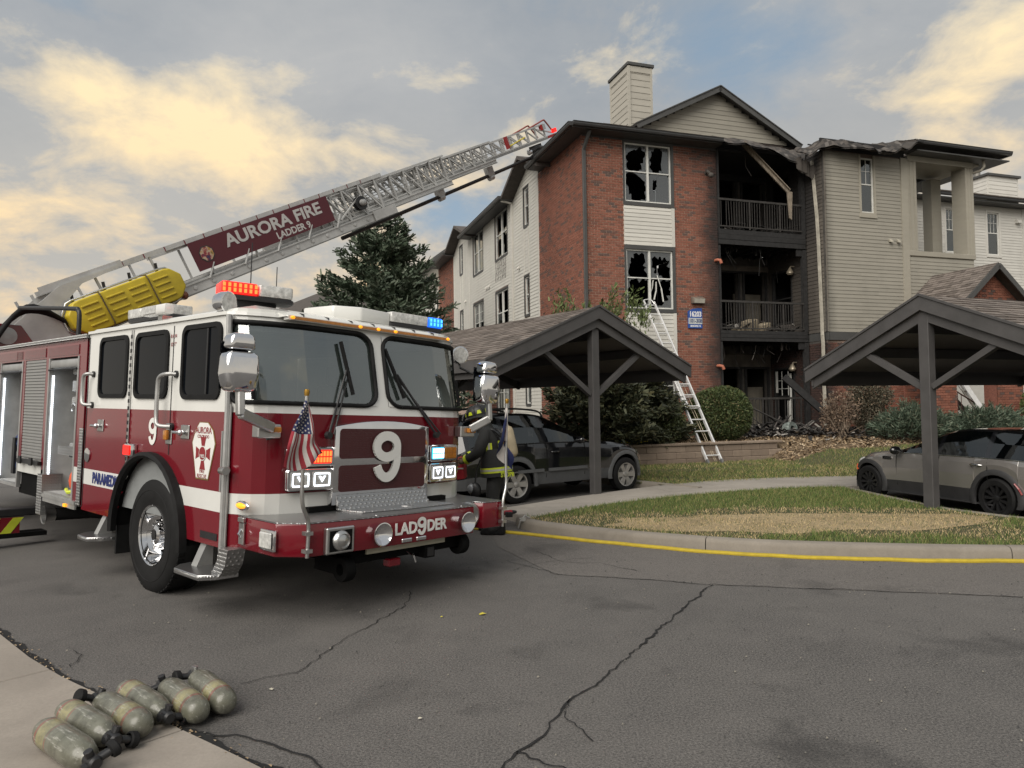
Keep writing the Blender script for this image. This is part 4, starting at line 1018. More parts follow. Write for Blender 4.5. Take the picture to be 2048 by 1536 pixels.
# --- roofs
def slab(mb, pts, th=0.10):
    n = len(pts); mb.add([*pts, *[(p[0], p[1], p[2]-th) for p in pts]], [tuple(range(n)), tuple(range(2*n-1, n-1, -1))] + [(i, n+i, n+(i+1) % n, (i+1) % n) for i in range(n)])
def shingles(parent, M, L, W, m, exp=0.14, tab=0.28, name='shingles', th=0.012, clip=None):
    """courses of shingle tabs on a slope: M maps x along the eave (0..L), y up the slope (0..W), z off the roof"""
    mb = MB(); y = 0; r_ = 0
    while y < W:
        x = -tab*0.5*(r_ % 2) - random.uniform(0, 0.1)
        while x < L:
            w = tab*random.choice((0.6, 0.8, 1.0, 1.25)); a, b2 = max(0, x), min(L, x+w-0.004)
            if clip: 
                lo, hi = clip(y+exp*0.5); a, b2 = max(a, lo), min(b2, hi)
            if b2-a > 0.02:
                t_ = th*random.uniform(0.7, 1.5); mb.cv = random.uniform(0.01, 0.99)
                y1 = min(W, y+exp*1.02)
                mb.add([M @ Vector(q) for q in ((a, y, 0.004+t_), (b2, y, 0.004+t_), (b2, y1, 0.004), (a, y1, 0.004), (a, y, 0.0), (b2, y, 0.0))], [(0, 1, 2, 3), (4, 5, 1, 0)])
            x += w
        y += exp; r_ += 1
    o = mb.build(name, m, parent); o['kind'] = 'stuff'; return o
M_ROOFD = mat('roof_deck', (0.075, 0.065, 0.058), 0.9, var=0.2, kind='World')
rf = MB()
H = (2.45, 2.45, 11.93)
slab(rf, [(-0.55, -0.55, 10.58), (4.9, -0.55, 10.58), (4.9, 2.45, 11.93), H]); slab(rf, [(-0.55, -0.55, 10.58), H, (2.45, 6.2, 11.93), (-0.55, 3.75, 10.58)])
slab(rf, [(4.9, 1.25, 11.39), (12.2, 1.25, 11.3), (12.2, 6, 11.5), (4.9, 6, 11.9)])
slab(rf, [(-0.55, 7.0, 10.42), (-0.55, 14.2, 10.42), (5.4, 14.2, 12.0), (5.4, 7.0, 12.0)]); slab(rf, [(-0.55, 17.8, 10.3), (-0.55, 22.2, 10.3), (5.4, 22.2, 11.9), (5.4, 17.8, 11.9)])
for (pk, zt_, sp) in ((4.9, 11.36, 2.15), (15.45, 11.27, 2.35)):
    slab(rf, [(-0.55, pk, zt_), (4.0, pk, zt_), (4.0, pk+sp, zt_-0.95), (-0.55, pk+sp, zt_-0.95)], 0.14); slab(rf, [(-0.55, pk, zt_), (4.0, pk, zt_), (4.0, pk-sp, zt_-0.95), (-0.55, pk-sp, zt_-0.95)][::-1], 0.14)
slab(rf, [(12.2, -1.45, 10.98), (16.75, -1.45, 10.98), (14.6, 1.0, 11.6), (12.2, 1.0, 11.6)]); slab(rf, [(16.75, -1.45, 10.98), (16.75, 5, 10.98), (14.6, 4, 11.6), (14.6, 1.0, 11.6)])
roof = rf.build('roof', M_ROOFD, apt)
shingles(roof, frame((-0.55, -0.57, 10.59), (1, 0, 0), (0, 3, 1.35)), 5.4, 3.2, M_SHING, clip=lambda y: (y*0.91, 5.4), name='roof_shingles')
shingles(roof, frame((12.2, -1.46, 10.99), (1, 0, 0), (0, 2.45, 0.62)), 4.55, 2.4, M_SHING, clip=lambda y: (0, 4.55-y*0.85), name='roof_shingles')
# front gable
AP, GL, GR, GVV = (5.83, 13.11), (2.66, 11.50), (9.10, 11.42), 1.2
Mg = Matrix.Translation((0, GVV, 0))
b = MB(); b.prism([(GL[0]+0.3, 11.3), (GR[0]-0.3, 11.3), (AP[0], AP[1]-0.15)], 1, 0.012, 0.1, Mg); b.build('gable_wall', M_MORTAR, apt)
siding(apt, Mg, GL[0], GR[0], 11.36, 12.95, 0.17, M_GABLE, top=lambda z: (GL[0]+(AP[0]-GL[0])*(z-11.36)/(13.06-11.36)+0.05, GR[0]-(GR[0]-AP[0])*(z-11.36)/(13.06-11.36)-0.05), limit=440)
rk_ = MB()
for e in (GL, GR):
    d = Vector((AP[0]-e[0], 0, AP[1]-e[1])).normalized(); n_ = Vector((-d.z, 0, d.x)) * (1 if e is GL else -1)
    a, c = Vector((e[0], 0, e[1]))-d*0.25, Vector((AP[0], 0, AP[1]))
    for (o0, o1, y0, y1) in ((-0.17, 0.0, GVV-0.34, GVV-0.29), (-0.05, 0.0, GVV-0.29, GVV+5.0), (0.0, 0.035, GVV-0.37, GVV+5.0)):
        rk_.add([Vector((p.x, y, p.z)) + n_*o for y in (y0, y1) for p in (a, c) for o in (o0, o1)], [(0, 1, 3, 2), (4, 6, 7, 5), (0, 2, 6, 4), (1, 5, 7, 3), (0, 4, 5, 1), (2, 3, 7, 6)])
rk_.build('gable_rake', M_TRIM, apt)
# eaves: gutters, fascia and soffits
ev = MB()
GPROF = [(0.0, 0.0), (-0.09, 0.0), (-0.115, 0.05), (-0.115, 0.085), (-0.135, 0.12), (-0.11, 0.125), (0.0, 0.13)]
def gutter(a, b_, out, m=M_GUT, name='gutter'):
    a, b_ = Vector(a), Vector(b_); d = (b_-a).normalized(); o = Vector(out); mb = MB(); n = len(GPROF)
    vs = [p - o*q[0]*(-1)*(-1) + Vector((0, 0, q[1])) for p in (a, b_) for q in GPROF]
    mb.add(vs, [tuple(range(n)), tuple(range(2*n-1, n-1, -1))] + [(i, n+i, n+(i+1) % n, (i+1) % n) for i in range(n)]); return mb.build(name, m, apt)
gutter((-0.55, -0.55, 10.45), (4.85, -0.55, 10.45), (0, -1, 0)); gutter((-0.55, -0.55, 10.45), (-0.55, 3.72, 10.45), (-1, 0, 0)); gutter((-0.55, 7.0, 10.28), (-0.55, 14.2, 10.28), (-1, 0, 0)); gutter((-0.55, 17.6, 10.16), (-0.55, 21.6, 10.16), (-1, 0, 0))
gutter((12.25, -1.45, 10.84), (16.75, -1.45, 10.84), (0, -1, 0)); gutter((16.75, -1.45, 10.84), (16.75, 3.0, 10.84), (1, 0, 0))
s_ = MB()
s_.box(-0.54, 4.9, -0.54, -0.01, 10.42, 10.46); s_.box(-0.54, -0.01, -0.01, 3.72, 10.42, 10.46); s_.box(-0.54, -0.01, 7.0, 14.2, 10.26, 10.30); s_.box(-0.54, -0.01, 17.6, 21.6, 10.14, 10.18)
s_.box(0.0, 4.97, -0.02, 0.0, 10.38, 10.42); s_.build('soffit', M_TRIM, apt)
s_ = MB(); s_.box(12.3, 16.74, -1.44, -0.94, 10.62, 10.66); s_.box(15.56, 16.74, -0.94, 3, 10.62, 10.66); s_.build('soffit', M_TRIM, apt)
s_ = MB(); s_.tube([(15.7, -1.2, 10.75), (15.72, -1.22, 10.4), (15.65, -1.15, 10.28), (15.56, -0.9, 10.25)], 0.05, 8); s_.build('gutter_elbow', M_GTRIM, apt)
# burnt, sagging roof edge over the balconies and the bay
def sag(top, bot, n, m_, name, seed, thick=0.05, amp=0.10):
    mb = MB(); V = []; k = 7
    for i in range(n+1):
        s = i/n; a, c = Vector(lerp3(top, s)), Vector(lerp3(bot, s))
        for j in range(k+1):
            p = a.lerp(c, j/k); q = p*1.7
            V.append(p + Vector((mnoise.noise(q+Vector((seed, 0, 0))), mnoise.noise(q+Vector((0, seed, 0))), mnoise.noise(q*1.6+Vector((0, 0, seed)))))*amp)
    for i in range(n):
        for j in range(k):
            mb.cv = random.uniform(0.05, 0.95); A = i*(k+1)+j; mb.add([V[A], V[A+1], V[A+k+2], V[A+k+1]], [(0, 1, 2, 3)])
            mb.add([v+Vector((0, 0, -thick)) for v in (V[A], V[A+k+1], V[A+k+2], V[A+1])], [(0, 1, 2, 3)])
    return mb.build(name, m_, apt)
def lerp3(pts, s):
    L = plen(pts); return lerp_path(pts, min(L-1e-5, s*L))
sag([(4.7, 0.6, 11.12), (5.8, 1.2, 11.40), (7.2, 1.2, 11.36), (8.5, 0.8, 11.08), (8.9, 0.2, 10.9)], [(4.7, -0.62, 10.50), (5.7, -0.65, 10.50), (6.6, -0.6, 10.42), (7.5, -0.55, 10.22), (8.3, -0.5, 10.05)], 30, M_BSHING, 'burnt_roof_edge', 3)
sag([(7.9, -0.4, 10.55), (8.6, -0.5, 10.85), (9.4, -0.6, 11.02), (10.4, -0.5, 11.05), (11.3, -0.3, 11.1), (12.3, 0.2, 11.35)], [(8.0, -1.0, 10.2), (8.6, -1.25, 10.45), (9.4, -1.4, 10.52), (10.2, -1.5, 10.42), (10.7, -1.6, 10.28), (11.3, -1.7, 10.40), (12.3, -1.62, 10.85)], 44, M_BSHING, 'burnt_roof_edge', 9, amp=0.21)
b = MB(); b.box(8.6, 12.3, -0.86, -0.80, 10.4, 10.9); b.build('charred_header', M_CHARW, apt)
b = MB(); rr = random.Random(2)
for k in range(14):
    a = Vector((rr.uniform(8.2, 10.6), rr.uniform(-1.2, -0.3), rr.uniform(10.5, 10.85))); b.beam(a, a+Vector((rr.uniform(-.5, .5), rr.uniform(-.4, .4), rr.uniform(-.15, .2))), 0.06, 0.03)
b.build('charred_scraps', M_CHARW, apt)['kind'] = 'stuff'
b = MB(); 
for k in range(9):
    a = Vector((7.9+0.1*k, -0.45+0.05*math.sin(k*2), 10.25-0.05*k)); b.add([a, a+Vector((0.16, -0.1, 0.05)), a+Vector((0.2, -0.05, -0.45-0.1*math.sin(k*3))), a+Vector((0.05, 0.03, -0.35))], [(0, 1, 2, 3)])
b.build('hanging_felt', M_BSHING, apt)
# recess ceiling on the top floor
b = MB(); b.box(5.0, 8.66, 0.05, 4.7, 10.42, 10.5); b.build('burnt_ceiling', M_CHARW, apt)
# fallen soffit beam across the top balcony
M_WEATH = mat('scorched_timber', (0.24, 0.20, 0.155), 0.85, var=0.45, scale=6, kind='World', dirt=0.6, stretch=(6, 1, 1))
fb = thing('fallen_soffit_beam', 'scorched pale soffit beam hanging diagonally across the top balcony', 'beam', bw(6.0, -0.12, 10.68), BYAW)
m_ = MB(); m_.beam((0, 0, 0), (1.84, 0, -1.52), 0.05, 0.16, (0, 0, 1)); m_.beam((0, -0.06, 0.06), (1.84, -0.05, -1.46), 0.09, 0.03, (0, 0, 1)); m_.build('beam', M_WEATH, fb)
m_ = MB(); m_.add([(1.74, -0.02, -1.5), (1.98, -0.02, -1.52), (1.95, 0.0, -2.5), (1.86, 0.0, -2.45), (1.74, 0, -1.5), (1.98, 0.06, -1.52), (1.95, 0.06, -2.5), (1.86, 0.05, -2.45)], [(0, 1, 2, 3), (4, 7, 6, 5), (0, 4, 5, 1), (1, 5, 6, 2), (2, 6, 7, 3), (3, 7, 4, 0)]); m_.build('torn_board', M_WEATH, fb)
# charred timbers and duct at ground level
fb = thing('charred_timber', 'thick charred timber leaning from the patio against the brick', 'timber', bw(0, 0, 0), BYAW); m_ = MB(); m_.beam((7.1, -0.55, 2.62), (8.95, -1.05, 0.9), 0.12, 0.22); m_.build('timber', M_CHARW, fb)
fb = thing('bent_pipe', 'thin blackened pipe sloping across the patio railing', 'pipe', bw(0, 0, 0), BYAW); m_ = MB(); m_.tube([(5.1, -0.9, 1.78), (6.4, -1.2, 1.12), (7.8, -1.6, 0.70)], 0.025, 8); m_.build('pipe', M_RAIL, fb)
dk = thing('metal_duct', 'crushed round metal duct lying below the patio railing', 'duct', bw(6.5, -1.5, 0.62), BYAW)
m_ = MB(); m_.lathe([(0.13, -0.1), (0.24, -0.12), (0.26, 0.0), (0.24, 0.14), (0.12, 0.12), (0.12, -0.1)], 20, Matrix.Translation((0, 0, 0.25)) @ Euler((R(78), 0, R(15))).to_matrix().to_4x4(), caps=False); m_.build('duct_shell', mat('flaked_metal', (0.26, 0.30, 0.28), 0.5, 0.5, var=0.6, scale=14, kind='World', dirt=0.6), dk, smooth=50)
# chimney
chm = MB(); chm.box(3.30, 4.27, 3.0, 4.55, 11.5, 14.52)
ch_ = chm.build('chimney', M_MORTAR, apt)
MC1 = Matrix.Translation((0, 3.0, 0)); MC2 = frame((3.30, 0, 0), (0, -1, 0), (1, 0, 0))
M_CHS = m_siding('chimney_siding', (0.38, 0.36, 0.31)); siding(ch_, MC1, 3.36, 4.22, 11.6, 14.3, 0.24, M_CHS); siding(ch_, MC2, -4.5, -3.06, 11.6, 14.3, 0.24, M_CHS)
c = MB(); c.box(3.255, 3.35, 2.955, 3.05, 11.6, 14.5); c.box(4.2, 4.28, 2.96, 3.02, 11.6, 14.5); c.box(3.27, 3.33, 4.46, 4.56, 11.6, 14.5); c.box(3.27, 4.28, 2.965, 3.0, 14.28, 14.5); c.box(3.265, 3.30, 3.0, 4.55, 14.28, 14.5); c.build('corner_board', M_CHS, ch_)
c = MB(); c.box(3.22, 4.35, 2.92, 4.62, 14.52, 14.64); c.build('cap', M_TRIM, ch_, bevel=0.01, bseg=1)
c = MB(); c.lathe([(0.11, 0), (0.11, 0.12), (0.16, 0.14), (0.16, 0.19), (0.1, 0.22)], 14, Matrix.Translation((3.75, 4.1, 14.62))); c.build('flue', M_TRIM, ch_, smooth=40)

# ================================================================ entry porch, wing and far building
por = thing('entry_porch', 'small brick entry porch with shingled gable right of the burnt bay', 'porch', M=BM)
PM = Matrix.Translation((0, -3.0, 0))
b = MB(); b.box(11.012, 11.9, 0.012, 0.5, 0.4, 5.1, PM); b.box(13.72, 14.9, 0.012, 0.5, 0.4, 5.1, PM); b.prism([(11.9, 4.7), (13.72, 4.7), (14.75, 5.15), (13.47, 6.15), (12.2, 5.15)], 1, 0.012, 0.2, PM); b.build('wall', M_BRKP, por)
lay(por, PM, 11.0, 11.9, 0.5, 4.9, name='brickwork'); lay(por, frame((11.0, 0, 0), (0, -1, 0), (1, 0, 0)), 2.5, 2.94, 0.5, 4.9, name='brickwork'); lay(por, PM, 13.72, 14.9, 0.5, 4.9, name='brickwork')
def lay_gable(parent, M, xa, za, zb, half):
    mb = MB(); z = zb; r_ = 0
    while z < za-0.15:
        h = half*(za-z-0.1)/(za-zb); x = xa-half+(BL/2 if r_ % 2 else 0)
        while x < xa+half:
            p, q = max(x, xa-h), min(x+BL-GAP, xa+h)
            if q-p > 0.03: mb.cv = random.uniform(0.01, 0.99); mb.box(p, q, -0.004, 0.05, z, z+BH-GAP, M)
            x += BL
        z += BH; r_ += 1
    mb.build('gable_brickwork', M_BRICK, parent)['kind'] = 'stuff'
lay_gable(por, PM, 13.47, 6.15, 4.95, 1.45)
rp = MB(); rp_ap = (13.47, 6.30)
for sgn in (-1, 1):
    e = (13.47+sgn*1.55, 4.98)
    slab(rp, [(13.47, -3.35, 6.30), (13.47, -0.9, 6.30), (e[0], -0.9, e[1]), (e[0], -3.35, e[1])], 0.08)
pr = rp.build('roof', M_ROOFD, por)
for sgn in (-1, 1): shingles(pr, frame((13.47+sgn*1.57, -3.36 if sgn > 0 else -0.9, 4.975), (0, 1 if sgn > 0 else -1, 0), (-sgn*1.55, 0, 1.32)), 2.46, 2.04, M_SHING, name='roof_shingles')
b = MB()
for sgn in (-1, 1): b.beam((13.47, -3.38, 6.21), (13.47+sgn*1.58, -3.38, 4.86), 0.05, 0.17, (0, 0, 1))
b.build('rake_board', M_TRIM, por)
# steps and hand rail inside the porch
b = MB(); M_STEEL = mat('stair_steel', (0.045, 0.035, 0.032), 0.6, 0.3, kind='World')
for k in range(7): b.box(12.4+k*0.24, 12.66+k*0.24, -1.9, -0.95, 2.35-k*0.24, 2.40-k*0.24)
b.beam((12.35, -2.0, 2.35), (14.1, -2.0, 0.72), 0.05, 0.2); b.build('stair', M_STEEL, por)
b = MB(); b.tube([(11.95, -2.4, 2.36), (13.62, -2.4, 1.55), (13.62, -2.4, 0.6)], 0.025, 8); b.tube([(12.02, -2.35, 0.6), (12.02, -2.35, 2.6)], 0.03, 8)
for k in range(6): b.tube([(12.0+k*0.16, -2.4, 0.6), (12.0+k*0.16, -2.4, 2.33-k*0.078)], 0.012, 6)
b.build('stair_rail', mat('rusty_rail', (0.10, 0.05, 0.04), 0.6, 0.3), por)
b = MB(); b.box(11.9, 13.8, -0.98, -0.9, 0.5, 4.6); b.build('inner_wall', M_BRKP, por); lay(por, Matrix.Translation((0, -1.0, 0)), 11.9, 13.3, 0.5, 3.6, name='brickwork')
b = MB(); b.box(13.3, 13.72, -1.03, -0.98, 1.6, 2.9); b.build('window', M_WGLASS, por)

wing = thing('apartment_wing', 'white sided apartment wing behind the open stairwell on the right', 'building', M=BM)
MW = Matrix.Translation((0, 3.78, 0)); ww = [(22.18, 22.91, 8.50, 10.48), (19.65, 20.35, 8.50, 10.48)]
b = MB(); wallbox(b, 15.8, 30, 0.3, 10.8, 0.012, 0.14, ww, MW); b.build('wall', M_WHITE_S, wing)
siding(wing, MW, 15.9, 24.45, 4.5, 10.76, 0.132, M_WHITE_S, [(p-0.1, q+0.1, k0-0.12, k1+0.1) for p, q, k0, k1 in ww])
for (p, q, k0, k1) in ww:
    f_ = MB(); f_.box(p-0.1, p, -0.03, 0.03, k0-0.12, k1+0.1, MW); f_.box(q, q+0.1, -0.03, 0.03, k0-0.12, k1+0.1, MW); f_.box(p, q, -0.03, 0.03, k0-0.12, k0, MW); f_.box(p, q, -0.03, 0.03, k1, k1+0.1, MW); f_.build('window_trim', M_WHITE_S, wing)
    window(wing, MW, p, q, k0, k1, 1, [], grid=True, fw=0.05, blind=(0.0, 0.9), seed=int(p))
b = MB(); b.box(24.40, 24.55, -0.04, 0.02, 4.5, 10.8, MW); b.build('corner_board', M_WHITE_S, wing)
v_ = MB(); v_.prism([(-0.2, -0.08), (-0.02, -0.08), (0, 0.1), (-0.12, 0.1)], 0, 23.95, 24.2, MW @ Matrix.Translation((0, 0, 10.15))); v_.build('vent_hood', M_WHITE_S, wing)
r_ = MB(); slab(r_, [(15.5, 3.2, 11.05), (31, 3.2, 11.05), (31, 8, 13.0), (15.5, 8, 13.0)]); wr = r_.build('roof', M_ROOFD, wing)
shingles(wr, frame((15.5, 3.19, 11.06), (1, 0, 0), (0, 4.8, 1.95)), 12, 2.4, M_SHING, name='roof_shingles')
o_ = gutter((15.5, 3.2, 10.88), (31, 3.2, 10.88), (0, -1, 0)); o_.parent = wing
s_ = MB(); s_.box(15.5, 31, 3.21, 3.77, 10.78, 10.84); s_.build('soffit', M_TRIM, wing)
chm = MB(); chm.box(24.15, 26.2, 5.2, 6.8, 11.3, 12.85); wc = chm.build('chimney', M_WHITE_S, wing)
siding(wc, Matrix.Translation((0, 5.2, 0)), 24.2, 26.1, 11.4, 12.7, 0.2, M_WHITE_S); siding(wc, frame((24.15, 0, 0), (0, -1, 0), (1, 0, 0)), -6.75, -5.25, 11.4, 12.7, 0.2, M_WHITE_S)
c = MB(); c.box(24.05, 26.3, 5.1, 6.9, 12.85, 12.96); c.build('cap', M_TRIM, wc); c = MB(); c.lathe([(0.16, 0), (0.16, 0.6), (0.26, 0.64), (0.26, 0.74), (0.1, 0.78)], 14, Matrix.Translation((24.7, 6.2, 12.9))); c.build('flue', mat('flue_metal', (0.22, 0.21, 0.19), 0.5, 0.4), wc, smooth=40)

# ================================================================ carports
M_CPAINT = mat('carport_paint', (0.066, 0.063, 0.062), 0.55, var=0.18, scale=2.5, kind='World', bump=0.1, bscale=50)
M_CDECK = mat('carport_deck', (0.19, 0.172, 0.16), 0.6, var=0.12, scale=2, kind='World')
def carport(name, label, O, su, sv, apex, eave, half, length, over, posts, group):
    """gable-ended carport: local x across the span, y along the ridge, z up"""
    cpt = thing(name, label, 'carport', M=frame(O, su, sv), group=group)
    sl = Vector((half, 0, apex-eave)); L = sl.length; d = sl.normalized()
    for s in (-1, 1):
        m_ = MB(); y0, y1 = -over, length
        A, E_ = Vector((0, 0, apex-0.03)), Vector((s*half, 0, eave-0.03))
        m_.add([(A.x, y0, A.z), (E_.x, y0, E_.z), (E_.x, y1, E_.z), (A.x, y1, A.z)] + [(A.x, y0, A.z-0.05), (E_.x, y0, E_.z-0.05), (E_.x, y1, E_.z-0.05), (A.x, y1, A.z-0.05)], [(0, 1, 2, 3), (7, 6, 5, 4), (0, 4, 5, 1), (1, 5, 6, 2), (2, 6, 7, 3), (3, 7, 4, 0)])
        ro = m_.build('roof_slope', M_CDECK, cpt)
        xa = (0, 1, 0) if s > 0 else (0, -1, 0)
        shingles(ro, frame((s*(half+0.02), -over-0.02 if s > 0 else length, eave-0.038), xa, (-s*half, 0, apex-eave)), length+over+0.02, L+0.02, M_SHING, 0.14, 0.30)
        # gable fascia, inner rafter
        n_ = Vector((-d.z*s, 0, d.x)) if s > 0 else Vector((d.z, 0, d.x))
        for (nm, off, hh, ya, yb, ext) in (('gable_fascia', 0.035, 0.20, -over-0.045, -over, 0.05), ('gable_trim', 0.0, 0.035, -over-0.065, -over-0.045, 0.05), ('rafter', 0.235, 0.15, -over+0.02, -over+0.07, -0.06)):
            p0, p1 = Vector((0, 0, apex)), Vector((s*(half+ext), 0, eave-ext*(apex-eave)/half))
            m_ = MB(); q = []
            for y in (ya, yb):
                for p in (p0, p1):
                    for o in (off, off+hh): q.append((p.x, y, p.z-o/d.x))
            m_.add(q, [(0, 1, 3, 2), (4, 6, 7, 5), (0, 2, 6, 4), (1, 5, 7, 3), (0, 4, 5, 1), (2, 3, 7, 6)]); m_.build(nm, M_CPAINT, cpt)
        m_ = MB(); m_.box(s*half-0.02, s*half+0.02, -over, length, eave-0.23, eave-0.035); m_.build('eave_fascia', M_CPAINT, cpt)
        m_ = MB(); m_.box(s*half-0.08*s-0.02, s*half-0.08*s+0.02, -over, length, eave-0.34, eave-0.16); m_.build('eave_beam', M_CPAINT, cpt)
        for f in (0.28, 0.62):
            m_ = MB(); x_ = s*half*f; z_ = apex-(apex-eave)*f-0.10; m_.box(x_-0.05, x_+0.05, -over+0.08, length, z_-0.16, z_); m_.build('purlin', M_CPAINT, cpt)
    m_ = MB(); m_.box(-0.05, 0.05, -over+0.08, length, apex-0.35, apex-0.1); m_.build('ridge_beam', M_CPAINT, cpt)
    pm = MB(); pm.box(-0.085, 0.085, -0.085, 0.055, 0, apex-0.22); pm = pm.mesh('post', M_CPAINT, bevel=0.006, bseg=1)
    for y in posts:
        link('post', pm, cpt, (0, y, 0))
        for s in (-1, 1):
            x1 = half*0.49; zt_ = apex-(apex-eave)*0.49-0.40
            m_ = MB(); m_.beam((s*0.09, y, 1.86), (s*x1, y, zt_+0.06), 0.09, 0.10, (0, 1, 0)); m_.build('knee_brace', M_CPAINT, cpt)
            if y > 0.5:
                m_ = MB(); p0, p1 = (0, y, apex-0.3), (s*half, y, eave-0.3); m_.beam(p0, p1, 0.08, 0.16); m_.build('rafter', M_CPAINT, cpt)
    return cpt
GC = 'carports over the parking bays'
carport('carport', 'dark grey shingled carport over the black off-roader', LO+LU*0.03, LU, LV, 3.627-0.12, 2.585-0.12, 2.53, 11.0, 0.15, (0, 5.6, 10.8), GC)
RYAW = R(21.3); RU = Vector((math.cos(RYAW), math.sin(RYAW), 0)); RV_ = Vector((-math.sin(RYAW), math.cos(RYAW), 0)); RO = Vector((6.86*0.9326, 11.74*0.9326, 0.12))
carport('carport', 'dark grey shingled carport over the small grey car', RO - RV_*0.03, -RV_, RU, 1.78+(3.536-1.78)*0.9326-0.12, 1.78+(2.448-1.78)*0.9326-0.12, 2.34, 12.0, 0.10, (0, 5.6, 11.0), GC)

# ================================================================ aluminium ladders
M_ALU = mat('aluminium', (0.74, 0.74, 0.73), 0.36, 0.35, var=0.12, scale=7, kind='World')
def ext_ladder(name, label, foot, top, width, wdir, n, fly=0.55, loop=True):
    foot, top = Vector(foot), Vector(top); ax = (top-foot).normalized(); wd = Vector(wdir).normalized(); L = (top-foot).length
    ld = thing(name, label, 'ladder', M=frame(foot, wd, ax)); h = width/2
    for s in (-1, 1):
        m_ = MB(); m_.box(s*h-0.022, s*h+0.022, 0, L*0.62, -0.042, 0.042); m_.build('base_rail', M_ALU, ld)
        m_ = MB(); m_.box(s*(h-0.045)-0.021, s*(h-0.045)+0.021, L*0.30, L, 0.044, 0.115); m_.build('fly_rail', M_ALU, ld)
        m_ = MB(); m_.box(s*h-0.03, s*h+0.03, -0.05, 0.10, -0.05, 0.05); m_.build('foot', mat('ladder_foot', (0.12, 0.12, 0.12), 0.6), ld)
    step = L/n
    for k in range(n):
        y = (k+0.6)*step
        if y < L*0.62: m_ = MB(); m_.tube([(-h, y, 0), (h, y, 0)], 0.020, 6); m_.build('rung', M_ALU, ld)
        if y > L*0.30: m_ = MB(); m_.tube([(-h+0.04, y+0.02, 0.07), (h-0.04, y+0.02, 0.07)], 0.020, 6); m_.build('rung', M_ALU, ld)
    m_ = MB(); m_.tube([(0.05, 0.1, -0.05), (0.0, L*0.35, -0.06), (-0.03, L*0.6, -0.05)], 0.008, 5); m_.tube([(0.10, 0.1, -0.05), (0.08, L*0.55, -0.06)], 0.008, 5); m_.build('halyard', mat('rope', (0.42, 0.36, 0.26), 0.9), ld)
    if loop: m_ = MB(); m_.tube([(-h+0.03, L-0.02, 0.07), (-h*0.7, L+0.06, 0.09), (0, L+0.10, 0.10), (h*0.5, L+0.05, 0.1), (h*0.75, L-0.15, 0.09)], 0.016, 8); m_.build('top_loop', M_ALU, ld)
    return ld
ext_ladder('extension_ladder', 'long aluminium extension ladder leaning against the broken second floor window', bw(2.25, -3.62, 0.12), bw(1.93, -0.03, 5.05), 0.46, BU, 15)
ext_ladder('stair_ladder', 'aluminium ladder standing in the brick entry porch', bw(13.75, -2.75, 0.7), bw(12.75, -1.5, 3.3), 0.42, (BU*0.5+BV*0.85), 9, loop=False)

# ================================================================ plants
def m_leaf(name, stops, rough=0.7):
    m_ = piecewise(name, stops, rough, 0.0, bump=0); return m_
M_BARK = mat('bark', (0.085, 0.062, 0.045), 0.9, var=0.4, scale=14, bump=0.6, bscale=40, kind='World')
M_TWIG = mat('dry_twig', (0.20, 0.155, 0.115), 0.9, var=0.35, scale=9, kind='World')
M_SPRUCE = m_leaf('spruce_needles', [(0, (0.032, 0.052, 0.030)), (0.45, (0.066, 0.096, 0.058)), (0.8, (0.108, 0.138, 0.092)), (1, (0.145, 0.172, 0.125))])
M_YEW = m_leaf('dark_needles', [(0, (0.016, 0.020, 0.010)), (0.5, (0.034, 0.042, 0.018)), (0.85, (0.06, 0.062, 0.028)), (1, (0.10, 0.09, 0.04))])
M_HEDGE = m_leaf('hedge_leaf', [(0, (0.028, 0.045, 0.014)), (0.5, (0.055, 0.080, 0.022)), (0.85, (0.088, 0.110, 0.034)), (1, (0.14, 0.11, 0.05))])
M_JUN = m_leaf('juniper', [(0, (0.030, 0.050, 0.030)), (0.5, (0.062, 0.090, 0.058)), (0.85, (0.10, 0.132, 0.088)), (1, (0.15, 0.15, 0.10))])
M_SAP = m_leaf('sapling_leaf', [(0, (0.048, 0.072, 0.018)), (0.5, (0.085, 0.115, 0.032)), (1, (0.13, 0.16, 0.058))])
M_DEADL = m_leaf('wilted_leaf', [(0, (0.045, 0.040, 0.026)), (0.5, (0.075, 0.068, 0.042)), (0.85, (0.11, 0.09, 0.06)), (1, (0.2, 0.14, 0.09))])
def leaf_cloud(P, N, size, aspect=0.45, jitter=0.9):
    """one quad per point, turned about its direction N with scatter"""
    n = len(P); D = N + rng.normal(0, jitter, (n, 3)); D /= np.linalg.norm(D, axis=1)[:, None]
    A = np.cross(D, rng.normal(0, 1, (n, 3))); A /= np.linalg.norm(A, axis=1)[:, None]; s = (size*rng.uniform(0.6, 1.3, n))[:, None]
    V = np.stack([P-A*s*aspect*0.5, P+A*s*aspect*0.5, P+D*s+A*s*aspect*0.3, P+D*s-A*s*aspect*0.3], 1).reshape(-1, 3)
    return V, np.arange(4*n).reshape(-1, 4)
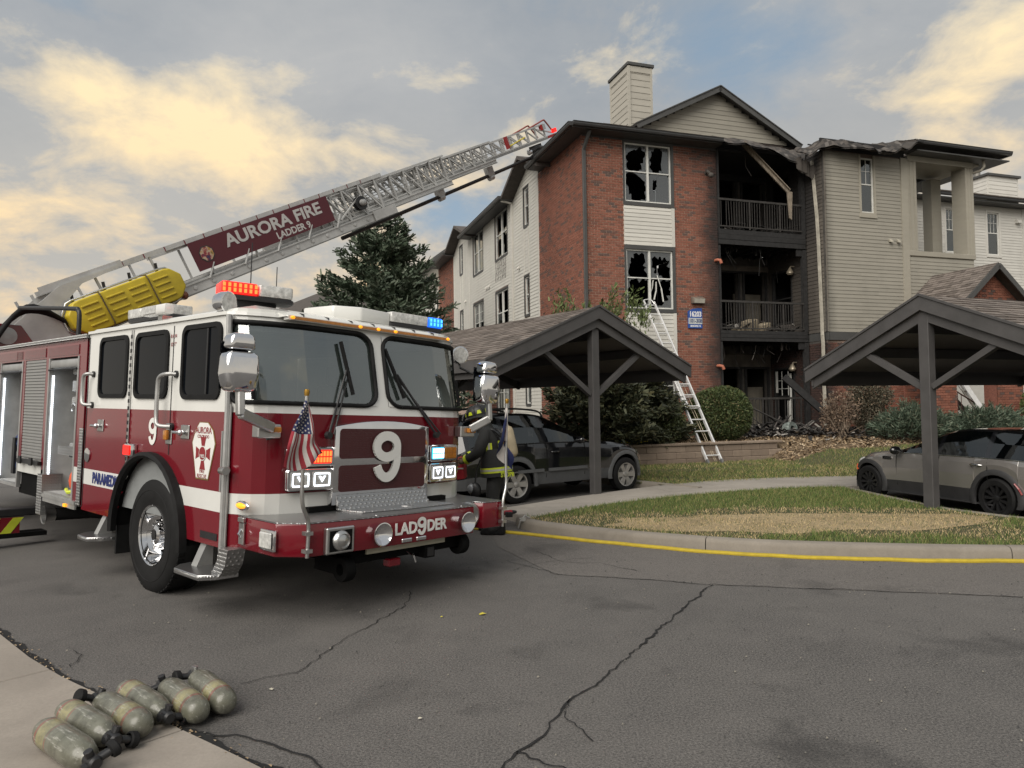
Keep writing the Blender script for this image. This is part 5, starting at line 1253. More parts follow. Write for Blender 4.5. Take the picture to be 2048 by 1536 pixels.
def spruce(name, label, loc, H, rad, base=0.6, nwh=26, seed=1, size=0.16, dens=1.0, m=None, power=0.85):
    r2 = np.random.default_rng(seed); tr_ = thing(name, label, 'tree', loc)
    t_ = MB(); t_.tube([(0, 0, 0), (0.02, 0, H*0.5), (0, 0.02, H*0.97)], [H*0.018, H*0.011, 0.012], 8); tk = t_.build('trunk', M_BARK, tr_, smooth=60)
    lb = MB(); P, N = [], []
    for w in range(nwh):
        f = (w+0.5)/nwh; z = base+(H-base)*f; nb = int(r2.integers(6, 10)) if f < 0.9 else 4
        for k in range(nb):
            a = r2.uniform(0, 6.283); L = rad*(1-f)**power*r2.uniform(0.62, 1.12)+0.18; dr = r2.uniform(-0.05, 0.22)+f*0.55
            d = np.array([math.cos(a), math.sin(a), dr]); d /= np.linalg.norm(d); z0 = z+r2.uniform(-.2, .2)
            tip = np.array([0, 0, z0])+d*L; tip[2] -= 0.10*L
            lb.tube([(0, 0, z0), tuple(np.array([0, 0, z0])+d*L*0.5-np.array([0, 0, 0.07*L])), tuple(tip)], [0.02*(1-f)+0.008, 0.012, 0.005], 4)
            nl = int(dens*L*95)+8; s = r2.uniform(0.12, 1.0, nl)**0.8
            side = np.array([-math.sin(a), math.cos(a), 0]); sp = r2.normal(0, 0.16, nl)*L*(0.35+0.9*s*(1-s)*2)
            Q = np.array([0, 0, z0])+d[None]*L*s[:, None]+side[None]*sp[:, None]+np.stack([r2.normal(0, .03, nl), r2.normal(0, .03, nl), -0.07*L*np.sin(s*3)+r2.normal(0, 0.07, nl)-np.abs(sp)*0.1], 1)
            P.append(Q); N.append(np.repeat((d*0.8+np.array([0, 0, 0.15]))[None], nl, 0)+side[None]*np.sign(sp)[:, None]*0.7)
    lb.build('limbs', M_BARK, tr_)
    P, N = np.concatenate(P), np.concatenate(N); V, F_ = leaf_cloud(P, N, size, 0.34, 0.45)
    arr_mesh('crown', V, F_, m or M_SPRUCE, tr_, r2.uniform(0.01, 0.99, len(F_))); return tr_
spruce('spruce_tree', 'tall dark green spruce behind the fire truck cab', (-5.45, 30, 0), 9.9, 4.6, 0.8, 26, 3, 0.24, 0.85, None, 0.70)
def shrub(name, label, loc, cat, shape, n, m, size, seed, stems=10, twig=None, rz=0.0, asp=0.5, shell=0.75, jit=0.9, twigs_out=0):
    """shape: list of (cx,cy,cz,rx,ry,rz) lobes in local metres; leaves fill the outer part of the lobes"""
    r2 = np.random.default_rng(seed); sh_ = thing(name, label, cat, loc, rz)
    st = MB()
    for k in range(stems):
        l_ = shape[int(r2.integers(len(shape)))]; e = np.array(l_[:3])+r2.normal(0, 0.5, 3)*np.array(l_[3:6])*0.9; b0 = np.array([l_[0]*0.3+r2.normal(0, 0.12), l_[1]*0.3+r2.normal(0, 0.12), 0.0])
        mid = (b0+e)/2+r2.normal(0, 0.08, 3); st.tube([tuple(b0), tuple(mid), tuple(e)], [0.022, 0.014, 0.005], 5)
    st.build('stems', twig or M_BARK, sh_)
    P, N = [], []; tot = sum(l_[3]*l_[4]+l_[4]*l_[5]+l_[3]*l_[5] for l_ in shape)
    for l_ in shape:
        k = int(n*(l_[3]*l_[4]+l_[4]*l_[5]+l_[3]*l_[5])/tot); d = r2.normal(0, 1, (k, 3)); d /= np.linalg.norm(d, axis=1)[:, None]
        r_ = shell+(1-shell)*r2.random(k)**0.6 if shell < 1 else np.ones(k); r_ = r_*(1+0.10*np_noise(d[:, 0]*2+seed, d[:, 1]*2+d[:, 2]*3, 1.7, seed)-0.05)
        Q = np.array(l_[:3])+d*r_[:, None]*np.array(l_[3:6]); ok = Q[:, 2] > 0.02; P.append(Q[ok]); N.append(d[ok])
    P, N = np.concatenate(P), np.concatenate(N); V, F_ = leaf_cloud(P, N, size, asp, jit); arr_mesh('foliage', V, F_, m, sh_, r2.uniform(0.01, 0.99, len(F_)))
    return sh_
# clipped round hedge
shrub('round_hedge', 'clipped round green hedge between the ladder and the patio', bw(3.36, -2.25, 0.66), 'shrub', [(0, 0, 0.85, 0.93, 0.85, 0.72), (0, 0, 0.55, 0.90, 0.82, 0.58), (0.1, 0, 1.1, 0.72, 0.7, 0.5)], 26000, M_HEDGE, 0.055, 11, 12, shell=0.86, jit=0.8)
# dying shrubs
shrub('dead_shrub', 'dry brown twiggy shrub beside the charred timber', bw(7.55, -2.55, 0.60), 'shrub', [(0, 0, 0.95, 0.62, 0.5, 0.55), (-0.15, 0, 0.6, 0.5, 0.4, 0.5)], 2600, m_leaf('dead_leaf', [(0, (0.06, 0.04, 0.028)), (0.5, (0.13, 0.088, 0.06)), (1, (0.24, 0.17, 0.115))]), 0.06, 12, 90, M_TWIG, shell=0.35)
shrub('wilted_shrub', 'grey green wilted shrub against the brick wall', bw(8.75, -2.35, 0.62), 'shrub', [(0.15, 0, 1.30, 0.72, 0.6, 0.58), (0, 0, 0.85, 0.55, 0.5, 0.6)], 7500, M_DEADL, 0.065, 13, 60, M_TWIG, shell=0.35)
# low juniper
def juniper(name, label, loc, rx, ry, h, n, seed):
    r2 = np.random.default_rng(seed); j = thing(name, label, 'shrub', loc, BYAW); P, N = [], []; st = MB()
    for k in range(n):
        a = r2.uniform(0, 6.283); r_ = r2.random()**0.5; x, y = rx*r_*math.cos(a), ry*r_*math.sin(a); z = h*(1-r_**2)*r2.uniform(0.5, 1.0)+0.12
        d = np.array([x/rx*0.9+r2.normal(0, .25), y/ry*0.9+r2.normal(0, .25), 0.55+r2.normal(0, .15)]); d /= np.linalg.norm(d); L = r2.uniform(0.28, 0.55)
        s = r2.uniform(0, 1, 42); Q = np.array([x, y, z])+d*L*s[:, None]+r2.normal(0, 1, (42, 3))*0.075*(1-0.75*s)[:, None]; Q[:, 2] = np.maximum(Q[:, 2], 0.03); P.append(Q); N.append(np.repeat(d[None], 42, 0))
        if k % 8 == 0: st.tube([(x*0.2, y*0.2, 0), (x, y, z), tuple(np.array([x, y, z])+d*L*0.8)], [0.02, 0.012, 0.004], 4)
    st.build('stems', M_BARK, j); P, N = np.concatenate(P), np.concatenate(N); V, F_ = leaf_cloud(P, N, 0.11, 0.22, 0.45); arr_mesh('foliage', V, F_, M_JUN, j, r2.uniform(0.01, 0.99, len(F_)))
juniper('juniper', 'spreading grey green juniper left of the right carport post', bw(9.75, -3.35, 0.52), 1.25, 0.75, 0.75, 330, 21)
juniper('juniper', 'spreading grey green juniper behind the roof of the small grey car', bw(12.1, -3.9, 0.5), 1.7, 0.8, 0.62, 420, 22)
shrub('edge_shrub', 'yellowish shrub by the porch pier at the right edge', bw(14.35, -3.9, 0.55), 'shrub', [(0, 0, 1.0, 0.5, 0.5, 0.6)], 3500, M_SAP, 0.07, 14, 14, shell=0.4)
# dark conifer bushes behind the left carport
spruce('conifer_bush', 'dark bushy conifer under the left carport roof', bw(-0.75, -2.35, 0.6), 2.75, 1.75, 0.1, 14, 31, 0.15, 2.3, M_YEW, 0.6)
spruce('conifer_bush', 'broad dark conifer right of the left carport post', bw(0.7, -2.1, 0.6), 2.6, 1.45, 0.1, 13, 32, 0.15, 2.4, M_YEW, 0.55)
shrub('leafy_shrub', 'loose green shrub at the foot of the leaning ladder', bw(1.35, -2.75, 0.62), 'shrub', [(0, 0, 0.6, 0.5, 0.45, 0.5), (-0.5, 0.1, 0.45, 0.5, 0.4, 0.4)], 4200, m_leaf('shrub_leaf', [(0, (0.03, 0.042, 0.014)), (0.6, (0.06, 0.078, 0.026)), (1, (0.11, 0.12, 0.05))]), 0.075, 15, 20, shell=0.3)
# sapling with upright sprays above the carport roof
sp = thing('leafy_sapling', 'young tree with upright leafy sprays above the carport ridge', 'tree', bw(-0.55, -1.7, 0.62)); st = MB(); P, N = [], []; r2 = np.random.default_rng(5)
st.tube([(0, 0, 0), (0.05, 0, 1.8), (0, 0, 3.2)], [0.05, 0.035, 0.02], 7); st.build('trunk', M_BARK, sp); st = MB()
for k in range(26):
    a = r2.uniform(0, 6.283); L = r2.uniform(1.0, 1.9); d = np.array([0.42*math.cos(a), 0.32*math.sin(a), 0.9]); z0 = r2.uniform(1.8, 3.2); b0 = np.array([0.35*math.cos(a)*r2.random(), 0.3*math.sin(a)*r2.random(), z0]); tip = b0+d*L
    if tip[2] > 4.75: tip = b0+(tip-b0)*(4.75-b0[2])/(tip[2]-b0[2])
    st.tube([tuple(b0), tuple((b0+tip)/2+r2.normal(0, .04, 3)), tuple(tip)], [0.014, 0.009, 0.003], 4)
    s = r2.uniform(0.1, 1, 95); P.append(b0+(tip-b0)*s[:, None]+r2.normal(0, 1, (95, 3))*0.085*(1.15-s)[:, None]); N.append(np.repeat(d[None], 95, 0))
for (x, y, zt_) in ((1.25, -0.2, 4.35), (1.6, -0.1, 3.9), (-1.0, 0, 4.15)):
    st.tube([(x*0.3, y, 1.5), (x*0.8, y, 3.0), (x, y, zt_)], [0.02, 0.012, 0.004], 5); s = r2.uniform(0.4, 1, 150); P.append(np.array([x*0.8, y, 3.0])+(np.array([x, y, zt_])-np.array([x*0.8, y, 3.0]))*s[:, None]+r2.normal(0, 0.12, (150, 3))); N.append(np.repeat(np.array([[0.2, 0, 1.0]]), 150, 0))
st.build('limbs', M_BARK, sp); P, N = np.concatenate(P), np.concatenate(N); V, F_ = leaf_cloud(P, N, 0.12, 0.35, 0.55); arr_mesh('crown', V, F_, M_SAP, sp, r2.uniform(0.01, 0.99, len(F_)))

# ================================================================ far apartment block on the left
far = thing('far_apartment_block', 'distant grey apartment block with low roofs behind the spruce', 'building', (-9.5, 50, 0), R(10))
def fpart(name, m, fn): q = MB(); fn(q); return q.build(name, m, far)
fpart('wall', M_CREAM, lambda q: q.box(3.0, 9.0, 0, 8, 0, 10.3)); fpart('gable_wall', M_GABLE, lambda q: q.prism([(1.2, 10.2), (9.2, 10.2), (5.6, 13.2)], 1, -0.1, 0.1))
fpart('wall', M_CREAM, lambda q: q.box(-6.5, 3.0, 1.5, 9, 0, 8.6))
fpart('roof', M_ROOFD, lambda q: (slab(q, [(-7.2, 0.6, 8.6), (3.0, 0.6, 8.6), (3.0, 5, 10.8), (-4.0, 5, 10.8)], 0.2), slab(q, [(0.8, -0.5, 9.95), (5.6, -0.5, 13.5), (5.6, 9, 13.5), (0.8, 9, 9.95)], 0.2), slab(q, [(5.6, -0.5, 13.5), (9.9, -0.5, 9.95), (9.9, 9, 9.95), (5.6, 9, 13.5)], 0.2)))
fpart('rake_board', M_TRIM, lambda q: (q.beam((0.8, -0.52, 9.85), (5.6, -0.52, 13.4), 0.05, 0.3), q.beam((5.6, -0.52, 13.4), (9.9, -0.52, 9.85), 0.05, 0.3)))
fpart('eave_board', M_TRIM, lambda q: q.box(-7.2, 3.0, 0.56, 0.6, 8.3, 8.6))
fpart('balcony_shade_panel', mat('painted_recess_shade', (0.03, 0.03, 0.03), 0.8), lambda q: q.box(-4.6, -2.4, 1.40, 1.5, 5.6, 8.2))  # dark panel on the wall; its colour stands in for a balcony's shade
fpart('corner_board', M_GABLE, lambda q: q.box(-6.5, -5.9, 1.42, 1.5, 0, 8.4)); fpart('corner_board', M_GABLE, lambda q: q.box(-4.75, -4.5, 1.38, 1.5, 0, 8.4))
for x in (4.2, 7.0):
    for z in (5.0, 8.4): wq = fpart('window', M_VINYL, lambda q: q.box(x, x+0.9, -0.05, 0, z, z+1.5)); q = MB(); q.box(x+0.07, x+0.83, -0.06, -0.05, z+0.07, z+1.43); q.build('pane', M_WGLASS, wq)
siding(far, Matrix.Translation((0, -0.02, 0)), 3.0, 9.0, 3.0, 10.2, 0.2, M_CREAM)
# pole light on the far roof
fpart('roof_vent', M_TRIM, lambda q: q.lathe([(0.08, 0), (0.08, 0.5), (0.12, 0.55)], 8, Matrix.Translation((-2.6, 3, 9.8))))

# ================================================================ fire truck (x forward, y towards its left/far side, z up)
TM = Matrix.Translation((-2.6238, 7.8117, -0.0474)) @ Euler((R(-2.2274), R(1.1423), R(-40.204)), 'XYZ').to_matrix().to_4x4()
trk = thing('fire_truck', 'red and white ladder fire truck with raised aerial ladder', 'fire truck', M=TM)
YC, YN, YF = 0.12, -1.25, 1.49
M_RED = mat('crimson_paint', (0.150, 0.0045, 0.0115), 0.16, var=0.06, scale=1.5, coat=0.6, spec=0.4, dirt=0.10)
M_WPAINT = mat('white_paint', (0.66, 0.66, 0.63), 0.25, var=0.05, scale=1.5, coat=0.6, dirt=0.10)
M_CHROME = mat('chrome', (0.74, 0.74, 0.75), 0.07, 1.0, var=0.05, scale=3)
M_STEEL2 = mat('brushed_steel', (0.52, 0.52, 0.51), 0.30, 0.95, var=0.10, scale=12)
M_GREYM = mat('dull_aluminium', (0.40, 0.40, 0.39), 0.42, 0.6, var=0.15, scale=6)
M_RUB = mat('black_rubber', (0.009, 0.009, 0.0092), 0.7, var=0.3, scale=10, spec=0.22)
M_BLK = mat('black_plastic', (0.014, 0.014, 0.015), 0.45, var=0.2, scale=8)
M_DARKG = mat('dark_tint_glass', (0.004, 0.005, 0.007), 0.04, var=0.0, spec=0.10)
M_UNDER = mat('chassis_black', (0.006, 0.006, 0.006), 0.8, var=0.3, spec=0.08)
def m_diamond():
    t = NT('diamond_plate'); v = t.coord('Object'); h = None
    for ang in (R(45), R(-45)):
        mp = t.nd('ShaderNodeMapping'); t.L.new(v, mp.inputs[0]); mp.inputs[2].default_value = (0, 0, ang); mp.inputs[3].default_value = (64, 27, 30)
        vo = t.nd('ShaderNodeTexVoronoi', voronoi_dimensions='3D'); t.L.new(mp.outputs[0], vo.inputs[0]); vo.inputs['Scale'].default_value = 1.0; vo.inputs['Randomness'].default_value = 0.05
        r_ = t.ramp(vo.outputs['Distance'], [(0.18, 1.0), (0.42, 0.0)]); h = r_ if h is None else t.math('MAXIMUM', h, r_)
    t.set('Base Color', t.ramp(h, [(0.0, (0.36, 0.36, 0.36)), (1.0, (0.62, 0.62, 0.61))])); t.set('Metallic', 0.9); t.set('Roughness', 0.30); return t.bump(h, 0.8, 0.006).m
M_DIA = m_diamond()
def led(name, c, s): return mat(name, c, 0.3, var=0.0, emit=c, estr=s)
M_LRED = led('led_red', (0.80, 0.012, 0.008), 0.55); M_LAMB = led('led_red_core', (1.0, 0.10, 0.02), 1.3); M_LBLU = led('led_blue', (0.01, 0.13, 0.9), 0.55); M_LCYA = led('led_cyan', (0.05, 0.55, 0.9), 0.45); M_LWHT = led('led_white', (0.86, 0.92, 1.0), 0.8); M_AMB = led('marker_amber', (1.0, 0.36, 0.02), 0.4)
M_AMBD = mat('amber_lens', (0.42, 0.16, 0.02), 0.15, var=0.2, scale=30, coat=0.5); M_CLR = mat('clear_lens', (0.46, 0.46, 0.44), 0.12, var=0.35, scale=26, coat=0.6)
def T_(name, mb, m, parent=None, **k): return mb.build(name, m, parent or trk, **k)
# --- cab shell as a grid: plan outline x height rows
def cab_plan():
    p = [(-2.05, YN)]; xs = [-1.75, -1.45, -1.15]; 
    p += [(x, YN) for x in (-1.72, -1.4, -1.06)]; p += [(-0.27-0.79*math.cos(a), YN) for a in [R(d) for d in range(12, 180, 12)]]
    p += [(x, YN) for x in (0.53, 0.8, 1.0, 1.13)]
    for d in (12, 26, 40, 54, 68, 80): a = R(d); p.append((1.13+0.42*math.sin(a), YN+0.52*(1-math.cos(a))))
    p += [(1.575, -0.68), (1.59, -0.45), (1.60, -0.2), (1.605, 0.05)]
    q = [(x, 2*YC-y) for x, y in p][::-1]; return p + [(1.605, YC+0.03)] + q[1:] if False else p + q
CP = cab_plan(); NCP = len(CP)
ZR = [0.62, 0.76, 0.918, 1.092, 1.25, 1.42, 1.60, 1.785, 1.875, 2.10, 2.35, 2.575, 2.645]
def cab_pt(i, z, off=0.0):
    x, y = CP[i]; w = smoothstep(0.9, 1.5, x); lean = 0.0 if z < 1.8 else 0.19*(z-1.8)/0.85
    if z < 0.9: lean += 0
    nx, ny = 0, 0
    a, b = CP[max(0, i-1)], CP[min(NCP-1, i+1)]; L = math.dist(a, b) or 1; nx, ny = (b[1]-a[1])/L, -(b[0]-a[0])/L
    tb = 0.0 if z < 2.58 else 0.02
    return Vector((x-lean*w+nx*off, y+ny*off*(1), z))
def arch_z(x): 
    d = abs(x+0.27); return 0.55+math.sqrt(max(0, 0.79**2-d*d)) if d < 0.79 else -9
front_i = [i for i in range(NCP) if CP[i][0] > 1.2]
WS_N = [i for i in front_i if CP[i][1] < 0.06]; WS_F = [i for i in front_i if CP[i][1] > 0.18]
sh = MB()
for i in range(NCP-1):
    for r_ in range(len(ZR)-1):
        z0, z1 = ZR[r_], ZR[r_+1]; xm = (CP[i][0]+CP[i+1][0])/2
        za0, za1 = arch_z(CP[i][0]), arch_z(CP[i+1][0])
        lo0, lo1 = max(z0, min(z1, za0)), max(z0, min(z1, za1))
        if lo0 >= z1-1e-4 and lo1 >= z1-1e-4: continue
        isws = (8 <= r_ <= 10) and ((i in WS_N and i+1 in WS_N) or (i in WS_F and i+1 in WS_F))
        if isws: continue
        sh.cur = 1 if (r_ >= 7 or r_ == 2) else 0
        vs_ = [cab_pt(i, lo0), cab_pt(i+1, lo1), cab_pt(i+1, z1), cab_pt(i, z1)]
        sh.add(vs_, [(0, 1, 2, 3)])
sh.cur = 1
sh.quad((-2.05, YN, 0.62), (-2.05, YN, 2.645), (-2.05, YF, 2.645), (-2.05, YF, 0.62))
# roof: two rings up to a raised crown
ring0 = [cab_pt(i, 2.645) for i in range(NCP)]
def inset(p, d, z): 
    x = max(-2.05, min(1.42-d*1.3, p.x)); y = max(YN+d, min(YF-d, p.y)); return Vector((x, y, z))
r1 = [inset(p, 0.06, 2.70) for p in ring0]; r2_ = [inset(p, 0.30, 2.765) for p in ring0]
for A, B_ in ((ring0, r1), (r1, r2_)):
    for i in range(NCP-1): sh.quad(A[i], A[i+1], B_[i+1], B_[i])
sh.poly(r2_)
cab = T_('cab', sh, [M_RED, M_WPAINT], smooth=38)
ug = MB()
def lip(z, m_, name, off, h):
    q = MB()
    for i in range(NCP-1):
        a, b = cab_pt(i, z, off), cab_pt(i+1, z, off); c, d = cab_pt(i+1, z+h, off), cab_pt(i, z+h, off); q.quad(a, b, c, d)
        q.quad(cab_pt(i, z, 0), cab_pt(i+1, z, 0), b, a); q.quad(d, c, cab_pt(i+1, z+h, 0), cab_pt(i, z+h, 0))
    return q.build(name, m_, cab, smooth=40)
lip(2.635, M_WPAINT, 'roof_drip_rail', 0.022, 0.03)
# floor pan, inner walls, seats: what the windscreen shows
it = MB(); it.box(-2.0, 1.3, YN+0.05, YF-0.05, 0.75, 0.80); it.box(-2.0, -1.95, YN+0.05, YF-0.05, 0.8, 2.6); it.box(-1.95, 1.2, YF-0.10, YF-0.05, 0.8, 1.82); it.box(-1.95, 1.2, YN+0.05, YN+0.10, 0.8, 1.82); it.box(-2.0, 1.2, YN+0.1, YF-0.1, 2.56, 2.6)
T_('interior_lining', it, mat('cab_lining', (0.20, 0.21, 0.21), 0.8))
ds = MB(); ds.prism([(1.5, 1.60), (1.42, 1.86), (1.0, 1.90), (0.85, 1.80), (0.85, 1.4), (1.3, 1.2)], 1, YN+0.2, YF-0.2); T_('dashboard', ds, mat('dash_grey', (0.075, 0.08, 0.08), 0.7), bevel=0.03)
for yy in (YC-0.75, YC+0.75):
    s_ = MB(); s_.box(-0.1, 0.42, yy-0.27, yy+0.27, 1.25, 1.42); s_.box(-0.25, -0.08, yy-0.27, yy+0.27, 1.40, 2.12); s_.box(-0.24, -0.10, yy-0.16, yy+0.16, 2.13, 2.36); T_('seat', s_, mat('seat_cloth', (0.16, 0.165, 0.17), 0.85), bevel=0.04)
s_ = MB(); s_.lathe([(0.21, -0.012), (0.235, 0), (0.21, 0.012)], 24, Matrix.Translation((0.72, YC+0.72, 1.92)) @ Euler((0, R(-62), 0)).to_matrix().to_4x4(), caps=False); T_('steering_wheel', s_, M_BLK)
# rear cab window glow: white siding seen through the cab
rw_ = MB()
for yy in (YC-0.55, YC+0.55): rw_.box(-1.94, -1.93, yy-0.3, yy+0.3, 1.9, 2.4)
M_WS = glass('windscreen_glass', '66756f', 0.22, 0.02, 0.85)
for nm, idx in (('windscreen', WS_N), ('windscreen', WS_F)):
    q = MB()
    for a, b in zip(idx, idx[1:]):
        for r_ in (8, 9, 10): q.quad(cab_pt(a, ZR[r_], -0.012), cab_pt(b, ZR[r_], -0.012), cab_pt(b, ZR[r_+1], -0.012), cab_pt(a, ZR[r_+1], -0.012))
    w_ = T_(nm, q, M_WS, smooth=60)
    # gasket with rounded corners
    zs0, zs1 = 1.875, 2.575; n_ = 9; loop = []
    def at(f, z):
        k = f*(len(idx)-1); i0 = int(min(len(idx)-2, k)); t_ = k-i0; return cab_pt(idx[i0], z, 0.006).lerp(cab_pt(idx[i0+1], z, 0.006), t_)
    rc = 0.07
    for k in range(24): loop.append(at(rc+(1-2*rc)*k/23, zs0))
    for k in range(1, 6): a = k/6*math.pi/2; loop.append(at(1-rc+rc*math.sin(a), zs0+0.13*(1-math.cos(a))))
    for k in range(6): loop.append(at(1, zs0+0.13+(zs1-zs0-0.26)*k/5))
    for k in range(1, 6): a = k/6*math.pi/2; loop.append(at(1-rc*(1-math.cos(a)), zs1-0.13+0.13*math.sin(a)))
    for k in range(24): loop.append(at(1-rc-(1-2*rc)*k/23, zs1))
    for k in range(1, 6): a = k/6*math.pi/2; loop.append(at(rc-rc*math.sin(a), zs1-0.13*(1-math.cos(a))))
    for k in range(6): loop.append(at(0, zs1-0.13-(zs1-zs0-0.26)*k/5))
    for k in range(1, 6): a = k/6*math.pi/2; loop.append(at(rc*(1-math.cos(a)), zs0+0.13-0.13*math.sin(a)))
    loop.append(loop[0]); g_ = MB(); g_.tube(loop, 0.022, 6, caps=False); T_('gasket', g_, M_RUB, w_, smooth=60)
    # white corner gussets closing the rounded corners
    g_ = MB()
    for (f0, s0, z_, sz) in ((0, 1, zs0, 1), (1, -1, zs0, 1), (0, 1, zs1, -1), (1, -1, zs1, -1)):
        arc = []
        for k in range(6): a = k/5*math.pi/2; arc.append(at(f0+s0*rc*(1-math.sin(a)), z_+sz*0.13*(1-math.cos(a))))
        g_.poly([at(f0, z_)]+arc)
    T_('corner_gusset', g_, M_WPAINT, w_)
    g_ = MB()                              # dark sun band inside the top edge
    for a, b in zip(idx, idx[1:]): g_.quad(cab_pt(a, 2.50, -0.03), cab_pt(b, 2.50, -0.03), cab_pt(b, 2.58, -0.03), cab_pt(a, 2.58, -0.03))
    T_('shade_band', g_, M_BLK, w_)
# --- side windows (near and far side)
def rrect(x0, x1, z0, z1, r_, n=5):
    o = []
    for (cx, cz, a0) in ((x1-r_, z0+r_, -90), (x1-r_, z1-r_, 0), (x0+r_, z1-r_, 90), (x0+r_, z0+r_, 180)):
        for k in range(n+1): a = R(a0+90*k/n); o.append((cx+r_*math.cos(a), cz+r_*math.sin(a)))
    return o
def side_window(x0, x1, z0, z1, y, sgn, split=None, slant=0.0):
    o = [(x+slant*(z-z0), z) for x, z in rrect(x0, x1, z0, z1, 0.10)]; i_ = [(x+slant*(z-z0), z) for x, z in rrect(x0+0.045, x1-0.045, z0+0.045, z1-0.045, 0.07)]; n = len(o); m_ = MB()
    for k in range(n):
        j = (k+1) % n; m_.quad((o[k][0], y, o[k][1]), (o[j][0], y, o[j][1]), (o[j][0], y+sgn*0.02, o[j][1]), (o[k][0], y+sgn*0.02, o[k][1])); m_.quad((o[k][0], y+sgn*0.02, o[k][1]), (o[j][0], y+sgn*0.02, o[j][1]), (i_[j][0], y+sgn*0.022, i_[j][1]), (i_[k][0], y+sgn*0.022, i_[k][1])); m_.quad((i_[k][0], y+sgn*0.022, i_[k][1]), (i_[j][0], y+sgn*0.022, i_[j][1]), (i_[j][0], y+sgn*0.004, i_[j][1]), (i_[k][0], y+sgn*0.004, i_[k][1]))
    w_ = T_('side_window', m_, M_RUB, smooth=40)
    g_ = MB(); g_.poly([(x, y+sgn*0.005, z) for x, z in i_]); T_('pane', g_, M_DARKG, w_)
    if split is not None:
        b_ = MB(); b_.box(split-0.012, split+0.012, y+sgn*0.006, y+sgn*0.018, z0+0.05, z1-0.05); T_('window_bar', b_, M_BLK, w_)
for y, s in ((YN, -1), (YF, 1)):
    side_window(-1.70, -0.93, 1.90, 2.575, y, s); side_window(-0.75, 0.02, 1.895, 2.575, y, s); side_window(0.30, 1.05, 1.89, 2.585, y, s, 0.80)
# --- door seams, hinge strips, posts
for x, z0 in ((-0.845, 0.66), (-2.03, 0.66), (0.10, 1.36)):
    h_ = MB(); h_.box(x-0.006, x+0.006, YN-0.004, YN, z0 if x != -0.845 else 1.20, 2.60); T_('door_seam', h_, M_BLK)
h_ = MB(); h_.box(-0.865, -0.825, YN-0.014, YN-0.002, 1.22, 2.62); T_('door_hinge', h_, M_STEEL2, bevel=0.004, bseg=1)
for z_ in [1.25+0.075*k for k in range(18)]: h_ = MB(); h_.box(-0.862, -0.828, YN-0.019, YN-0.013, z_, z_+0.04); T_('hinge_knuckle', h_, M_BLK)
h_ = MB(); h_.tube([(1.20, YN-0.012, 0.60), (1.205, YN-0.012, 1.85), (1.16, YN-0.012, 2.63)], 0.026, 8); h_.box(1.15, 1.25, YN-0.008, YN+0.002, 0.62, 1.85); T_('door_post', h_, M_GREYM, smooth=40)
h_ = MB(); h_.box(1.13, 1.15, YN-0.02, YN-0.002, 1.10, 1.62); T_('hinge_strip', h_, M_GREYM)
h_ = MB(); h_.box(-2.09, -2.05, YN+0.02, YN+0.3, 0.66, 2.6); T_('cab_rear_gap', h_, M_UNDER)
def handle_bar(pts, name='grab_handle'):
    h_ = MB(); h_.tube(smooth_path(pts, 5), 0.02, 10); h = T_(name, h_, M_GREYM, smooth=60)
    for p in (pts[0], pts[-1]): b_ = MB(); b_.lathe([(0.035, 0), (0.035, 0.02)], 12, Matrix.Translation((p[0], YN-0.001, p[2])) @ Euler((R(90), 0, 0)).to_matrix().to_4x4()); T_('handle_mount', b_, M_BLK, h)
handle_bar([(-1.86, YN-0.01, 2.17), (-1.90, YN-0.07, 2.17), (-1.96, YN-0.08, 2.12), (-1.97, YN-0.08, 1.92), (-1.93, YN-0.08, 1.83), (-1.86, YN-0.01, 1.82)])
handle_bar([(0.20, YN-0.01, 2.13), (0.14, YN-0.07, 2.13), (0.03, YN-0.09, 2.10), (0.0, YN-0.09, 2.0), (0.0, YN-0.09, 1.72), (0.05, YN-0.09, 1.64), (0.16, YN-0.02, 1.63)])
for x, z in ((-1.60, 1.59), (0.42, 1.583)):
    b_ = MB(); b_.box(x-0.07, x+0.09, YN-0.012, YN-0.001, z-0.06, z+0.07); l_ = T_('door_latch', b_, M_STEEL2, bevel=0.008, bseg=1); b_ = MB(); b_.tube([(x+0.0, YN-0.01, z), (x-0.02, YN-0.06, z), (x-0.12, YN-0.06, z)], 0.014, 8); b_.ball((x, YN-0.045, z), 0.03, 10, 6); T_('paddle_handle', b_, M_CHROME, l_, smooth=50)
b_ = MB(); b_.box(0.04, 0.16, YN-0.012, YN-0.001, 1.46, 1.66); l_ = T_('step_light_plate', b_, M_STEEL2, bevel=0.01, bseg=1); b_ = MB(); b_.box(0.055, 0.135, YN-0.05, YN-0.012, 1.50, 1.60); T_('amber_lamp', b_, M_AMBD, l_, bevel=0.015)
b_ = MB(); b_.box(-0.82, -0.60, YN-0.05, YN-0.001, 1.30, 1.43); l_ = T_('side_warning_light', b_, M_CHROME, bevel=0.012); b_ = MB(); b_.box(-0.815, -0.66, YN-0.062, YN-0.051, 1.315, 1.415); T_('red_lens', b_, M_LRED, l_, bevel=0.004, bseg=1)
b_ = MB(); b_.lathe([(0.075, 0), (0.08, 0.012), (0.06, 0.016)], 20, Matrix.Translation((-1.93, YN-0.001, 1.25)) @ Euler((R(90), 0, 0)).to_matrix().to_4x4()); T_('round_cover', b_, M_CHROME, smooth=40)
b_ = MB(); b_.ball((1.43, YN+0.03, 1.005), (0.085, 0.03, 0.028), 12, 6); m__ = T_('side_marker', b_, M_AMB, smooth=60); b_ = MB(); b_.ball((1.43, YN+0.035, 1.005), (0.11, 0.022, 0.043), 12, 6); T_('marker_bezel', b_, M_CHROME, m__, smooth=60)
